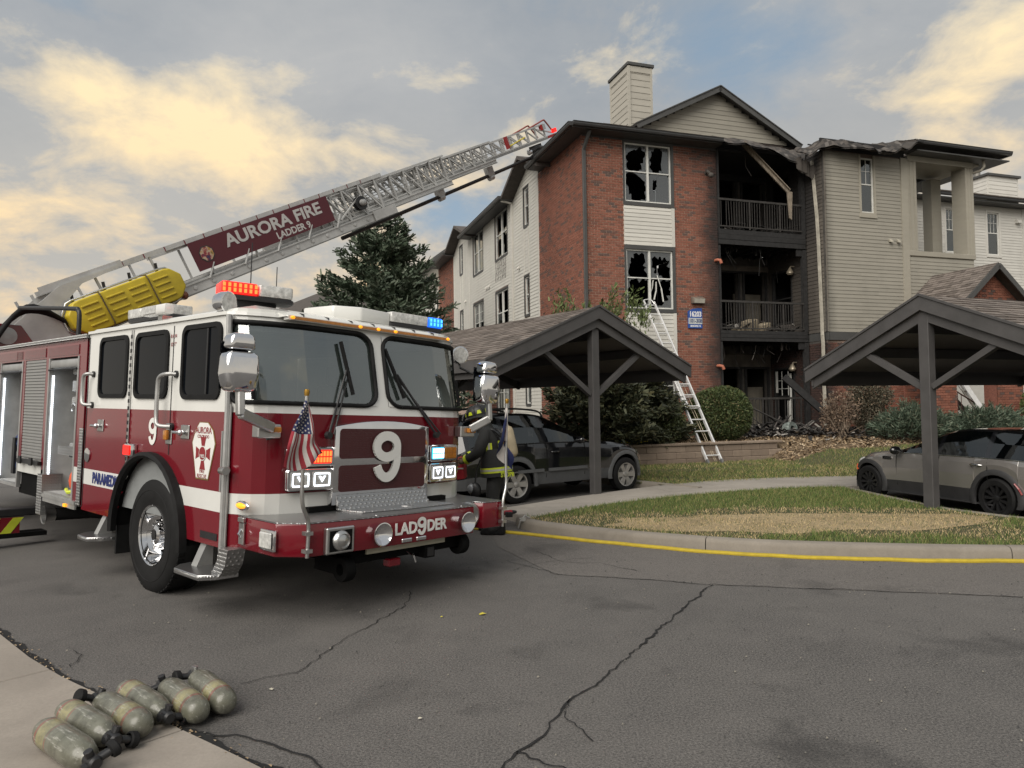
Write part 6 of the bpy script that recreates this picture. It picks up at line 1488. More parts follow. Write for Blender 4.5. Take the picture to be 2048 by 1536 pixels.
b_ = MB(); b_.tube([(1.24, YN-0.012, 1.29), (1.26, YN-0.07, 1.29), (1.33, YN-0.07, 1.29)], 0.035, 10); T_('door_stop', b_, M_STEEL2, smooth=50)
b_ = MB(); b_.box(0.80, 1.10, YN-0.006, YN-0.001, 0.67, 0.73); T_('maker_plate', b_, M_BLK)
# --- lettering on the side
MSIDE = lambda x, z, o=0.004: frame((x, YN-o, z), (1, 0, 0), (0, 0, 1))
M_LETW = mat('letter_white', (0.70, 0.70, 0.67), 0.4, var=0.04); M_LETB = mat('letter_blue', (0.012, 0.022, 0.12), 0.4, var=0); M_LETR = mat('letter_red', (0.22, 0.015, 0.02), 0.4, var=0)
nine(0.175, 0.27, 0.048, 0.003, 'number_nine', M_LETW, trk, MSIDE(-0.265, 1.572))
text('PARAMEDIC', 0.165, 'paramedic_lettering', M_LETB, trk, MSIDE(-1.385, 1.0), 0.002, 0.006, 0.82)
text('0 A H', 0.05, 'height_lettering', M_LETR, trk, MSIDE(0.10, 2.50), 0.001, 0); text("12' 1\"", 0.05, 'height_lettering', M_LETR, trk, MSIDE(0.10, 2.42), 0.001, 0)
bp = [(0.57, 1.50), (0.63, 1.62), (0.70, 1.69), (0.86, 1.69), (0.96, 1.62), (1.01, 1.50), (0.90, 1.175), (0.67, 1.175)]
b_ = MB(); b_.prism(bp, 1, YN-0.004, YN-0.001); badge = T_('door_badge', b_, mat('badge_gold', (0.26, 0.17, 0.06), 0.35, 0.5, var=0.1))
cx = sum(p[0] for p in bp)/8; cz = sum(p[1] for p in bp)/8
b_ = MB(); b_.prism([(cx+(x-cx)*0.93, cz+(z-cz)*0.96) for x, z in bp], 1, YN-0.006, YN-0.0041); T_('badge_face', b_, M_LETW, badge)
b_ = MB()
for k in range(4):
    a = k*math.pi/2; q = []
    for (rr_, dd) in ((0.03, -0.5), (0.15, -0.36), (0.135, 0.0), (0.15, 0.36), (0.03, 0.5)): q.append((0.79+rr_*math.cos(a+dd)*0.95, 1.41+rr_*math.sin(a+dd)*1.05))
    b_.prism(q, 1, YN-0.009, YN-0.0061)
T_('badge_cross', b_, M_LETR, badge)
b_ = MB(); b_.lathe([(0.066, 0), (0.066, 0.003)], 24, Matrix.Translation((0.79, YN-0.0091, 1.41)) @ Euler((R(90), 0, 0)).to_matrix().to_4x4()); T_('badge_disc', b_, M_LETW, badge)
b_ = MB(); b_.lathe([(0.058, 0), (0.058, 0.003)], 24, Matrix.Translation((0.79, YN-0.0112, 1.41)) @ Euler((R(90), 0, 0)).to_matrix().to_4x4()); T_('badge_disc', b_, M_LETR, badge)
text('1902', 0.045, 'lettering', M_LETW, badge, MSIDE(0.79, 1.383, 0.0165), 0.001); text('AURORA', 0.082, 'lettering', M_LETR, badge, MSIDE(0.785, 1.612, 0.0075), 0.001, 0.001, 0.88); text('COLORADO', 0.042, 'lettering', M_LETR, badge, MSIDE(0.785, 1.558, 0.0075), 0.001, 0, 0.9)
text('FIRE', 0.05, 'lettering', M_LETR, badge, MSIDE(0.785, 1.25, 0.0075), 0.001); text('RESCUE', 0.05, 'lettering', M_LETR, badge, MSIDE(0.785, 1.205, 0.0075), 0.001)
# --- wheel arch trim, wheels
def arch(xc, y, s, r0=0.79, zc=0.55, w=0.05):
    m_ = MB(); n = 22; prof = [(0, -0.015), (0.06, -0.03), (0.085, -0.005), (0.07, 0.03), (0.0, 0.03)]
    rings = []
    for k in range(n+1):
        a = math.pi*(-0.02+1.04*k/n); rings.append([(xc-(r0+pr)*math.cos(a), y+s*(dp), zc+(r0+pr)*math.sin(a)) for dp, pr in prof])
    vs_ = [q for r_ in rings for q in r_]; kk = len(prof); m_.add(vs_, [(i*kk+j, i*kk+(j+1) % kk, (i+1)*kk+(j+1) % kk, (i+1)*kk+j) for i in range(n) for j in range(kk)]); return T_('wheel_arch', m_, M_RUB, smooth=50)
arch(-0.27, YN, -1); arch(-0.27, YF, 1)
wl = MB(); wl.box(-1.15, 0.6, YN+0.02, YN+0.5, 0.62, 1.42)
ww = MB()
for y0, y1 in ((YN+0.002, YN+0.5), (YF-0.5, YF-0.002)):
    ww = MB(); pts = [(-0.27-0.80*math.cos(a), 0.55+0.80*math.sin(a)) for a in [math.pi*k/16 for k in range(17)]]
    for (a, b) in zip(pts, pts[1:]): ww.quad((a[0], y0, a[1]), (b[0], y0, b[1]), (b[0], y1, b[1]), (a[0], y1, a[1]))
    T_('wheel_well', ww, M_UNDER)
TYRE = [(0.27, -0.15), (0.30, -0.165), (0.42, -0.185), (0.50, -0.18), (0.548, -0.155), (0.556, -0.14), (0.558, 0.14), (0.548, 0.155), (0.50, 0.18), (0.42, 0.185), (0.30, 0.165), (0.27, 0.15)]
def big_wheel(x, y, s, z=0.545):
    M_ = Matrix.Translation((x, y, z)) @ Euler((R(90) if s < 0 else R(-90), 0, 0)).to_matrix().to_4x4()
    w_ = MB(); w_.lathe(TYRE, 48, M_, caps=False); wh = T_('wheel', w_, M_RUB, smooth=35)
    tr_ = MB()
    for k in range(60):
        a = 2*math.pi*k/60
        for (q0, q1) in ((-0.15, -0.10), (0.10, 0.15)): tr_.box(-0.018, 0.018, 0.553, 0.566, q0, q1, M_ @ Matrix.Rotation(a, 4, 'Z'))
    T_('tread', tr_, M_RUB, wh)['kind'] = 'stuff'
    r_ = MB(); r_.lathe([(0.265, 0.10), (0.285, 0.165), (0.297, 0.172), (0.300, 0.150), (0.285, 0.145), (0.275, 0.12), (0.262, 0.03), (0.235, 0.005), (0.17, -0.01), (0.165, 0.03), (0.10, 0.035), (0.095, 0.13), (0.06, 0.145), (0.058, 0.135), (0.0, 0.135)], 40, M_, caps=False); T_('rim', r_, M_CHROME, wh, smooth=40)
    h_ = MB()
    for k in range(10):
        a = 2*math.pi*(k+0.5)/10; h_.lathe([(0.022, 0), (0.022, 0.002)], 10, M_ @ Matrix.Rotation(a, 4, 'Z') @ Matrix.Translation((0.222, 0, 0.004)))
    T_('rim_hole', h_, M_UNDER, wh)
    for k in range(10):
        a = 2*math.pi*k/10; l_ = MB(); l_.lathe([(0.021, 0), (0.021, 0.03), (0.016, 0.035), (0.016, 0.075), (0.010, 0.088), (0, 0.09)], 10, M_ @ Matrix.Rotation(a, 4, 'Z') @ Matrix.Translation((0.135, 0, 0.03)), caps=False); T_('lug_nut', l_, M_CHROME, wh, smooth=40)
    c_ = MB(); c_.lathe([(0.045, 0.136), (0.045, 0.15), (0.02, 0.152)], 16, M_); T_('hub_cap', c_, M_BLK, wh)
    ring = MB(); ring.lathe([(0.44, 0.183), (0.445, 0.187), (0.45, 0.184)], 48, M_, caps=False); T_('sidewall_ring', ring, M_RUB, wh)
    return wh
wheelN = big_wheel(-0.27, YN+0.205, -1); big_wheel(-0.27, YF-0.205, 1, 0.60); big_wheel(-7.4, YN+0.21, -1); big_wheel(-8.7, YN+0.21, -1)
ax = MB(); ax.tube([(-0.27, YN+0.3, 0.5), (-0.27, YF-0.3, 0.5)], 0.09, 10); ax.box(-9.5, 1.9, YC-0.5, YC-0.38, 0.55, 0.85); ax.box(-9.5, 1.9, YC+0.38, YC+0.5, 0.55, 0.85); ax.box(-0.8, 1.3, YC-0.45, YC+0.45, 0.42, 0.85); T_('chassis', ax, M_UNDER)
fl_ = MB(); fl_.box(-1.10, -1.07, YN+0.02, YN+0.42, 0.25, 0.62); T_('mud_flap', fl_, M_RUB)
# steps
def step(x0, x1, z, arm):
    s_ = MB(); s_.prism([(x0, YN-0.02), (x0+0.02, YN-0.10), (x0+0.13, YN-0.20), (x1-0.09, YN-0.20), (x1-0.01, YN-0.08), (x1, YN+0.12), (x0, YN+0.12)], 2, z-0.045, z); st_ = T_('cab_step', s_, M_DIA, bevel=0.006, bseg=1)
    for xa in arm: a_ = MB(); a_.prism([(YN+0.10, z-0.03), (YN-0.06, z-0.03), (YN-0.02, z+0.06), (YN+0.06, z+0.24), (YN+0.10, z+0.24)], 0, xa-0.05, xa+0.05); T_('step_bracket', a_, M_GREYM, st_)
step(-1.66, -1.18, 0.42, (-1.45,)); step(0.62, 1.27, 0.42, (0.80,))
a_ = MB(); a_.prism([(1.14, 0.42), (1.27, 0.40), (1.36, 0.50), (1.40, 0.64), (1.25, 0.64), (1.22, 0.52)], 1, YN-0.06, YN+0.10); T_('step_bracket', a_, M_DIA)

# --- bumper
BPL = [(1.30, -1.19), (1.90, -1.19), (2.08, -1.01), (2.13, -0.5), (2.14, 0.12), (2.13, 0.88), (1.90, 0.92), (1.90, 1.12), (2.00, 1.16), (2.02, 1.43), (1.30, 1.43)]
b_ = MB(); b_.prism(BPL, 2, 0.64, 0.905); bump = T_('bumper', b_, M_RED, bevel=0.012)
b_ = MB(); b_.prism([(x*1.0, y) for x, y in BPL], 2, 0.907, 0.918); T_('bumper_deck', b_, M_DIA, bump)
b_ = MB(); b_.prism([(1.66, -0.42), (1.92, -0.34), (1.98, 0.15), (1.96, 0.76), (1.66, 0.70)], 2, 0.9185, 0.932); h_ = T_('deck_hatch', b_, M_DIA, bump, bevel=0.003, bseg=1)
for y in (-0.3, -0.05, 0.2, 0.45, 0.65): k_ = MB(); k_.lathe([(0.014, 0), (0.014, 0.02), (0.008, 0.024)], 8, Matrix.Translation((1.69, y, 0.932))); T_('hatch_bolt', k_, M_STEEL2, h_)
k_ = MB(); k_.lathe([(0.06, 0), (0.06, 0.006), (0.045, 0.008)], 18, Matrix.Translation((1.84, 0.25, 0.932))); T_('hatch_ring', k_, M_CHROME, h_)
def bx_(x, y, z): return frame((x, y, z), (0, 1, 0), (0, 0, 1))          # faces +x; local x along +y
# siren box, horns, speaker
fr_ = MB(); fr_.box(2.08, 2.137, -0.865, -0.585, 0.645, 0.862); s1 = T_('siren_bezel', fr_, M_STEEL2, bump, bevel=0.01, bseg=1)
def on_bump(y):
    for (x0, y0), (x1, y1) in zip(BPL[2:6], BPL[3:6]):
        if y0 <= y <= y1: return x0+(x1-x0)*(y-y0)/(y1-y0)
    return 2.0
fr_ = MB(); Mf = bx_(2.138, -0.725, 0.752)
T_('siren_cavity', (lambda q: q.box(-0.11, 0.11, -0.085, 0.085, 0.0, 0.004, Mf))(MB()), M_UNDER, bump)
q = MB(); q.lathe([(0.085, 0.004), (0.075, 0.03), (0.06, 0.04), (0.055, 0.03), (0.03, 0.045), (0.0, 0.05)], 20, Mf, caps=False); T_('siren', q, M_STEEL2, bump, smooth=40)
for (y, z) in ((-0.325, 0.765), (0.735, 0.768)):
    M_ = bx_(on_bump(y)-0.002, y, z); q = MB(); q.lathe([(0.085, 0.0), (0.098, 0.06), (0.102, 0.066), (0.094, 0.068), (0.06, 0.03), (0.03, 0.008), (0, 0.006)], 28, M_, caps=False); hn = T_('air_horn', q, M_CHROME, bump, smooth=50)
    q = MB(); q.lathe([(0.016, 0), (0.016, 0.05), (0.01, 0.06)], 10, Matrix.Translation((2.09, y, 0.86))); T_('horn_bolt', q, M_CHROME, hn)
M_ = bx_(1.93, 1.02, 0.785); q = MB(); q.lathe([(0.05, -0.15), (0.13, -0.12), (0.135, 0.0), (0.125, 0.03), (0.11, 0.035), (0.0, 0.035)], 28, M_, caps=False); spk = T_('siren_speaker', q, M_STEEL2, bump, smooth=40)
for r_ in (0.10, 0.085, 0.07, 0.055): q = MB(); q.lathe([(r_, 0.036), (r_-0.003, 0.041), (r_-0.007, 0.036)], 28, M_, caps=False); T_('speaker_ring', q, M_GREYM, spk)
text('Q', 0.07, 'speaker_emblem', M_GREYM, spk, M_ @ Matrix.Translation((0, 0, 0.037)), 0.003, 0.003)
MBF = lambda y, z: frame((on_bump(y)+0.004, y, z), (0.03, 1, 0) if y < 0.1 else (-0.03, 1, 0), (0, 0, 1))
text('LAD', 0.145, 'ladder_lettering', M_LETW, bump, MBF(-0.02, 0.775), 0.003, 0.004, 0.95); nine(0.112, 0.165, 0.031, 0.005, 'ladder_lettering', M_LETW, bump, MBF(0.165, 0.785)); text('DER', 0.145, 'ladder_lettering', M_LETW, bump, MBF(0.36, 0.775), 0.003, 0.004, 0.95)
for y in (-0.01, 0.165): q = MB(); q.box(2.136, 2.15, y-0.06, y+0.06, 0.655, 0.69); T_('license_lamp', q, M_CHROME, bump, bevel=0.006, bseg=1)
# chamfered near corner lamp, latch
Mc = frame((1.60, -1.193, 0.77), (1, 0, 0), (0, 0, 1)); q = MB(); q.box(0.13, 0.34, -0.085, 0.085, 0, 0.03, Mc); cl = T_('corner_lamp', q, M_CHROME, bump, bevel=0.012); q = MB(); q.box(0.15, 0.32, -0.065, 0.065, 0.031, 0.05, Mc); T_('lens', q, M_CLR, cl, bevel=0.01, bseg=1)
q = MB(); q.box(-0.22, -0.14, -0.09, 0.09, 0, 0.02, Mc); q.box(-0.225, -0.135, 0.095, 0.135, 0, 0.03, Mc); T_('bumper_latch', q, M_STEEL2, bump, bevel=0.005, bseg=1)
q = MB(); q.tube([(1.42, -1.21, 0.73), (1.42, -1.235, 0.77), (1.42, -1.21, 0.81)], 0.008, 6); T_('latch_pull', q, M_CHROME, bump)
# things under the bumper
q = MB(); q.box(2.05, 2.07, -0.40, 0.54, 0.585, 0.637); T_('license_plate_bar', q, mat('plate_cream', (0.36, 0.34, 0.26), 0.5), bump)
q = MB(); q.box(1.6, 1.98, -0.5, 0.85, 0.50, 0.60); q.box(1.9, 2.06, 0.30, 0.42, 0.46, 0.57); T_('bumper_frame', q, M_UNDER, bump)
q = MB(); q.box(2.055, 2.07, 0.32, 0.40, 0.475, 0.555); T_('receiver_tube', q, M_BLK, bump); q = MB(); q.tube([(1.98, 0.14, 0.53), (2.05, 0.16, 0.50), (2.06, 0.18, 0.44)], 0.010, 6); T_('hitch_pin', q, M_CHROME, bump)
for y in (-0.56, 0.83):
    q = MB(); q.lathe([(0.05, -0.05), (0.10, -0.05), (0.105, -0.04), (0.105, 0.04), (0.10, 0.05), (0.05, 0.05), (0.05, -0.05)], 20, Matrix.Translation((1.98, y, 0.47 if y < 0 else 0.53)) @ Euler((R(90), 0, 0)).to_matrix().to_4x4(), caps=False); q.box(1.6, 1.93, y-0.04, y+0.04, 0.42 if y < 0 else 0.48, 0.56 if y < 0 else 0.6); T_('tow_eye', q, M_UNDER, bump, smooth=40)
q = MB(); q.box(1.95, 2.04, -0.12, 0.02, 0.43, 0.50); T_('red_coupling', q, M_RED, bump, bevel=0.01, bseg=1)
# --- grille
GX = 1.655; gy0, gy1 = YC-0.575, YC+0.545
def gtop(y): return 1.735-0.055*((y-(gy0+gy1)/2)/0.56)**2
outer = [(gy0-0.03, 0.97), (gy1+0.02, 0.97), (gy1+0.01, gtop(gy1))] + [(gy1-(gy1-gy0)*k/10, gtop(gy1-(gy1-gy0)*k/10)) for k in range(1, 10)] + [(gy0-0.01, gtop(gy0))]
q = MB(); q.prism(outer, 0, GX-0.07, GX); gr = T_('grille', q, M_CHROME, bevel=0.008)
def m_mesh():
    t = NT('grille_mesh'); mp = t.nd('ShaderNodeMapping'); t.L.new(t.coord('Object'), mp.inputs[0]); mp.inputs[3].default_value = (1, 62, 62)
    vo = t.nd('ShaderNodeTexVoronoi'); t.L.new(mp.outputs[0], vo.inputs[0]); vo.inputs['Scale'].default_value = 1.0; vo.inputs['Randomness'].default_value = 0.0
    h = t.ramp(vo.outputs['Distance'], [(0.30, 0.0), (0.42, 1.0)]); t.set('Base Color', t.mix(h, (0.003, 0.002, 0.002), (0.060, 0.010, 0.012))); t.set('Roughness', 0.4); return t.bump(h, 0.9, 0.01).m
M_MESH = m_mesh()
for (z0, z1, top) in ((1.385, 1.66, True), (1.085, 1.325, False)):
    pl = rrect(gy0+0.035, gy1-0.035, z0, z1, 0.035)
    q = MB(); q.prism(pl, 0, GX+0.001, GX+0.004); T_('grille_mesh', q, M_MESH, gr)
q = MB(); q.prism([(GX+0.002, 1.06), (GX+0.05, 0.93), (GX+0.0, 0.93)], 1, gy0+0.02, gy1-0.02); T_('grille_skirt', q, M_DIA, gr)
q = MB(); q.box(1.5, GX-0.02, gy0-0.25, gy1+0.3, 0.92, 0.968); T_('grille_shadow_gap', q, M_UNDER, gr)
nine(0.335, 0.485, 0.088, 0.02, 'number_nine', M_LETW, gr, frame((GX+0.012, YC-0.005, 1.395), (0, 1, 0), (0, 0, 1)))
# --- headlamps
for s in (-1, 1):
    for (z0, z1) in ((1.325, 1.495), (1.115, 1.305)):
        y0, y1 = (YC+0.585, YC+1.03) if s > 0 else (YC-1.03, YC-0.585)
        ang = R(6)*s; Mh = Matrix.Translation((1.60, (y0+y1)/2, (z0+z1)/2)) @ Matrix.Rotation(ang, 4, 'Z')
        hw, hh = (y1-y0)/2, (z1-z0)/2
        q = MB(); q.prism(rrect(-hw, hw, -hh, hh, 0.03), 0, -0.06, 0.0, Mh); q.prism(rrect(-hw, hw, -hh, hh, 0.03), 0, 0.001, 0.03, Mh); bz = T_('headlamp_bezel', q, M_CHROME, bevel=0.006, bseg=1)
        for k in (-1, 1):
            c0, c1 = (-hw+0.03, -0.012) if k < 0 else (0.012, hw-0.03)
            q = MB(); q.prism(rrect(c0, c1, -hh+0.025, hh-0.025, 0.015), 0, 0.0305, 0.038, Mh)
            if z0 > 1.3: m_ = (M_LCYA if k < 0 else M_AMBD) if s > 0 else (M_LRED)
            else: m_ = M_CLR
            ln = T_('lamp_lens', q, m_, bz)
            if z0 < 1.3:
                q = MB(); o_ = rrect(c0+0.01, c1-0.01, -hh+0.035, hh-0.035, 0.015); i_ = rrect(c0+0.024, c1-0.024, -hh+0.049, hh-0.049, 0.012)
                for a in range(len(o_)): b2 = (a+1) % len(o_); q.quad(*[Mh @ Vector((0.040, *w)) for w in (o_[a], o_[b2], i_[b2], i_[a])])
                T_('halo_ring', q, M_LWHT, ln)
                q = MB(); cc = (c0+c1)/2
                for d_ in (-1, 1): q.prism([(cc, -0.025), (cc+d_*0.035, 0.03), (cc+d_*0.012, 0.03), (cc, 0.0)], 0, 0.0405, 0.044, Mh)
                T_('reflector', q, M_LWHT, ln)
            else:
                q = MB()
                for r_ in range(2):
                    for k2 in range(6):
                        yy = c0+(c1-c0)*(k2+0.5)/6; zz = -hh+0.03+(2*hh-0.06)*(r_+0.5)/2; q.box(0.0385, 0.042, yy-0.010, yy+0.010, zz-0.022, zz+0.022, Mh)
                T_('led_element', q, (M_LWHT if k < 0 else M_AMBD) if s > 0 else M_LAMB, ln)
# --- wipers
def wiper(piv, elbow, top, low):
    q = MB(); q.tube([piv, elbow], 0.012, 6); q.tube([(piv[0]+0.01, piv[1]+0.05, piv[2]+0.01), (elbow[0], elbow[1]+0.02, elbow[2]-0.05)], 0.009, 6); w_ = T_('wiper', q, M_BLK)
    q = MB(); q.beam(top, low, 0.035, 0.02, (0, 1, 0)); T_('wiper_blade', q, M_RUB, w_)
    q = MB(); q.lathe([(0.035, 0), (0.03, 0.04)], 12, Matrix.Translation((piv[0]-0.02, piv[1], piv[2])) @ Euler((0, R(90), 0)).to_matrix().to_4x4()); T_('wiper_pivot', q, M_BLK, w_)
wiper((1.64, -0.53, 1.60), (1.54, -0.29, 2.20), (1.475, -0.32, 2.47), (1.60, -0.25, 1.975)); wiper((1.64, 0.80, 1.60), (1.535, 0.33, 2.20), (1.475, 0.21, 2.45), (1.60, 0.38, 1.965))
for (y, z0, z1, x0, x1) in ((-1.16, 1.90, 2.18, 1.44, 1.37), (1.30, 1.91, 2.2, 1.46, 1.40)): q = MB(); q.beam((x0, y, z0), (x1, y, z1), 0.03, 0.018); T_('wiper_blade', q, M_RUB)
# --- mirrors
def mirror(y, s):
    M_ = Matrix.Translation((1.76, y, 2.07))
    q = MB(); prof = [(-0.115, -0.125), (0.115, -0.125), (0.15, 0.02), (0.135, 0.20), (-0.135, 0.20), (-0.15, 0.02)]
    q.prism([(a, b) for a, b in prof], 0, -0.16, 0.02, M_); hd = T_('mirror', q, M_CHROME, bevel=0.05, bseg=3)
    q = MB(); q.prism([(-0.115, 0.212), (0.115, 0.212), (0.10, 0.33), (0.06, 0.345), (-0.06, 0.345), (-0.10, 0.33)], 0, -0.16, 0.0, M_); T_('mirror_head', q, M_CHROME, hd, bevel=0.035, bseg=3)
    q = MB(); q.box(-0.165, -0.155, -0.12, 0.12, -0.10, 0.28, M_); T_('mirror_glass', q, M_DARKG, hd)
    q = MB(); q.beam((1.72, y, 1.96), (1.74, y, 1.76), 0.06, 0.06); T_('mirror_stem', q, M_STEEL2, hd, bevel=0.01, bseg=1)
    yb = YC+s*(1.20)
    q = MB(); q.beam((1.74, y, 1.78), (1.62, yb, 1.66), 0.06, 0.085); T_('mirror_arm', q, M_STEEL2, hd, bevel=0.012, bseg=1)
    q = MB(); q.box(1.50, 1.60, yb-0.12, yb+0.10, 1.575, 1.69); q2 = T_('mirror_mount', q, M_STEEL2, hd, bevel=0.01, bseg=1)
    q = MB(); q.box(1.595, 1.64, yb-0.03, yb+0.08, 1.62, 1.67); T_('turn_lamp', q, M_AMBD, hd, bevel=0.008, bseg=1)
mirror(-1.44, -1); mirror(1.50, 1)
# --- roof equipment
def light_bar(M_, L, secs, name='light_bar'):
    q = MB(); q.prism(rrect(-0.02, L+0.02, -0.15, 0.15, 0.08), 2, 0, 0.045, M_); lb_ = T_(name, q, M_BLK, bevel=0.01, bseg=1)
    x = 0
    for (f, m_, core) in secs:
        x1 = x+L*f; q = MB(); q.prism(rrect(x+0.004, x1-0.004, -0.15, 0.15, 0.03), 2, 0.047, 0.16, M_); sec = T_('lens', q, m_, lb_, bevel=0.015)
        if core:
            q = MB()
            for r_ in range(2):
                n = max(3, int((x1-x)/0.045))
                for k in range(n):
                    xx = x+(x1-x)*(k+0.5)/n
                    for yy in (-0.1525, 0.1525): q.box(xx-0.012, xx+0.012, yy-0.002, yy+0.002, 0.065+r_*0.045, 0.10+r_*0.045, M_)
            T_('led_element', q, core, sec)
        x = x1
    return lb_
# red lamp bar on the near front corner, clear inner half; blue one on the far corner; clear bar at the rear
light_bar(frame((0.66, -1.12, 2.83), (0.28, 0.96, 0), (-0.96, 0.28, 0)), 0.66, [(0.50, M_LRED, M_LAMB), (0.50, M_CLR, None)])
light_bar(frame((0.93, 0.62, 2.755), (0.05, 0.99, 0), (-0.99, 0.05, 0)), 0.74, [(0.72, M_CLR, None), (0.28, M_LBLU, led('led_blue_core', (0.05, 0.30, 1.0), 1.0))])
light_bar(frame((-1.95, -0.75, 2.80), (0.95, 0.0, 0), (0, 1, 0)), 1.05, [(0.35, M_CLR, None), (0.65, M_CLR, None)])
q = MB(); q.box(0.55, 0.8, -1.0, -0.6, 2.75, 2.83); T_('lamp_riser', q, M_BLK)
q = MB(); q.prism([(0.50, -0.1), (0.95, -0.05), (1.10, 0.2), (1.05, 0.62), (0.5, 0.66)], 2, 2.755, 2.90); T_('roof_unit', q, M_WPAINT, bevel=0.02)
# scene lamp, spot lamps
q = MB(); q.box(-0.62, -0.10, -1.27, -1.17, 2.74, 2.84); sl = T_('scene_lamp', q, M_WPAINT, bevel=0.02); q = MB(); q.box(-0.60, -0.30, -1.275, -1.271, 2.755, 2.83); T_('lens', q, M_CLR, sl); q = MB(); q.box(-0.4, -0.3, -1.2, -1.1, 2.66, 2.74); T_('lamp_bracket', q, M_STEEL2, sl)
for (x, y, z, s) in ((0.96, YN+0.06, 2.76, -1), (1.12, YF+0.14, 2.52, 1)):
    M_ = Matrix.Translation((x, y, z)) @ Matrix.Rotation(R(-20)*s, 4, 'Z') @ Euler((0, R(90), 0)).to_matrix().to_4x4(); q = MB(); q.lathe([(0.0, -0.12), (0.05, -0.115), (0.09, -0.08), (0.105, -0.02), (0.105, 0.03), (0.09, 0.035)], 24, M_, caps=False); sp_ = T_('spot_lamp', q, M_CHROME, smooth=60); q = MB(); q.lathe([(0.092, 0.034), (0.092, 0.036)], 24, M_); T_('lens', q, M_CLR, sp_)
    q = MB(); q.tube([(x, y, z-0.10), (x+0.02, y, z-0.15), (x+0.20, y+0.03*s, z-0.22)], 0.014, 6); T_('lamp_stalk', q, M_BLK, sp_)
q = MB()
i0 = [i for i in range(NCP) if CP[i][0] > 1.5]
def roofline(y): 
    return 1.435
q.box(1.40, 1.47, YC-1.0, YC+1.0, 2.615, 2.655); lbm = T_('marker_light_bar', q, M_WPAINT)
q = MB(); q.box(1.471, 1.478, YC-0.97, YC+0.97, 2.622, 2.648); T_('lens_strip', q, M_AMBD, lbm)
for y in (-0.96, -0.22, 0.0, 0.22, 0.96): q = MB(); q.ball((1.482, YC+y, 2.636), (0.012, 0.022, 0.016), 10, 6); T_('marker_lamp', q, M_AMB, lbm)
for k in range(7): q = MB(); yy = YC-0.8+k*0.27; q.tube([(1.40, yy, 2.66), (1.37, yy+0.02, 2.69), (1.33, yy, 2.70)], 0.007, 5); T_('visor_clip', q, M_BLK, lbm)
q = MB(); q.prism([(1.47, 2.64), (1.36, 2.675), (1.10, 2.74), (1.10, 2.70), (1.36, 2.64)], 1, YC-1.02, YC+1.02); T_('roof_visor', q, M_WPAINT)
for (x, y, h) in ((-0.05, -0.4, 0.85), (-1.2, 0.6, 0.9)): q = MB(); q.tube([(x, y, 2.76), (x, y, 2.76+h)], 0.006, 5); q.lathe([(0.03, 0), (0.015, 0.12)], 10, Matrix.Translation((x, y, 2.76))); T_('antenna', q, M_BLK)
q = MB(); q.box(0.35, 0.52, 0.1, 0.28, 2.77, 2.95); q.box(0.46, 0.56, 0.28, 0.55, 2.80, 2.96); T_('camera_box', q, M_BLK, bevel=0.02)
# --- body behind the cab
q = MB()
def wbx(x0, x1, z0, z1, y0=YN, y1=YN+0.06): q.box(x0, x1, y0, y1, z0, z1)
q.box(-10.5, -2.10, YN+0.75, YF, 0.72, 2.58)
wbx(-10.5, -2.12, 2.40, 2.60); wbx(-2.34, -2.12, 0.655, 2.40); wbx(-3.50, -3.40, 0.98, 2.40); wbx(-4.42, -4.33, 0.98, 2.40); q.box(-10.5, -2.12, YN, YN+0.75, 2.56, 2.60)
body = T_('body', q, M_RED)
for x0 in (-3.46, -4.40, -5.6): 
    q = MB(); q.box(x0+0.03, x0+(1.10 if x0 == -3.46 else 0.88), YN-0.006, YN-0.001, 2.42, 2.54)
    T_('ribbed_panel', q, M_RED, body)
for x0, L in ((-3.43, 1.07), (-4.37, 0.85), (-5.57, 1.1)):
    for k in range(9): h_ = MB(); zz = 2.428+k*0.0125; h_.box(x0, x0+L, YN-0.010, YN-0.0062, zz, zz+0.006); T_('panel_rib', h_, M_RED, body)
h_ = MB(); h_.box(-10.5, -2.08, YN-0.03, YN+0.8, 2.602, 2.645); T_('top_rail', h_, M_DIA, body)
h_ = MB(); h_.box(-2.34, -2.12, YN-0.004, YN-0.001, 0.92, 1.092); T_('stripe', h_, M_WPAINT, body); h_ = MB(); h_.box(-4.45, -3.48, YN-0.004, YN-0.0, 0.90, 1.04); T_('stripe', h_, M_WPAINT, body)
h_ = MB(); h_.box(-2.20, -2.09, YN-0.012, YN-0.002, 0.66, 1.55); T_('corner_guard', h_, M_DIA, body); h_ = MB(); h_.box(-3.50, -3.32, YN-0.03, YN+0.2, 0.42, 0.93); T_('corner_guard', h_, M_DIA, body)
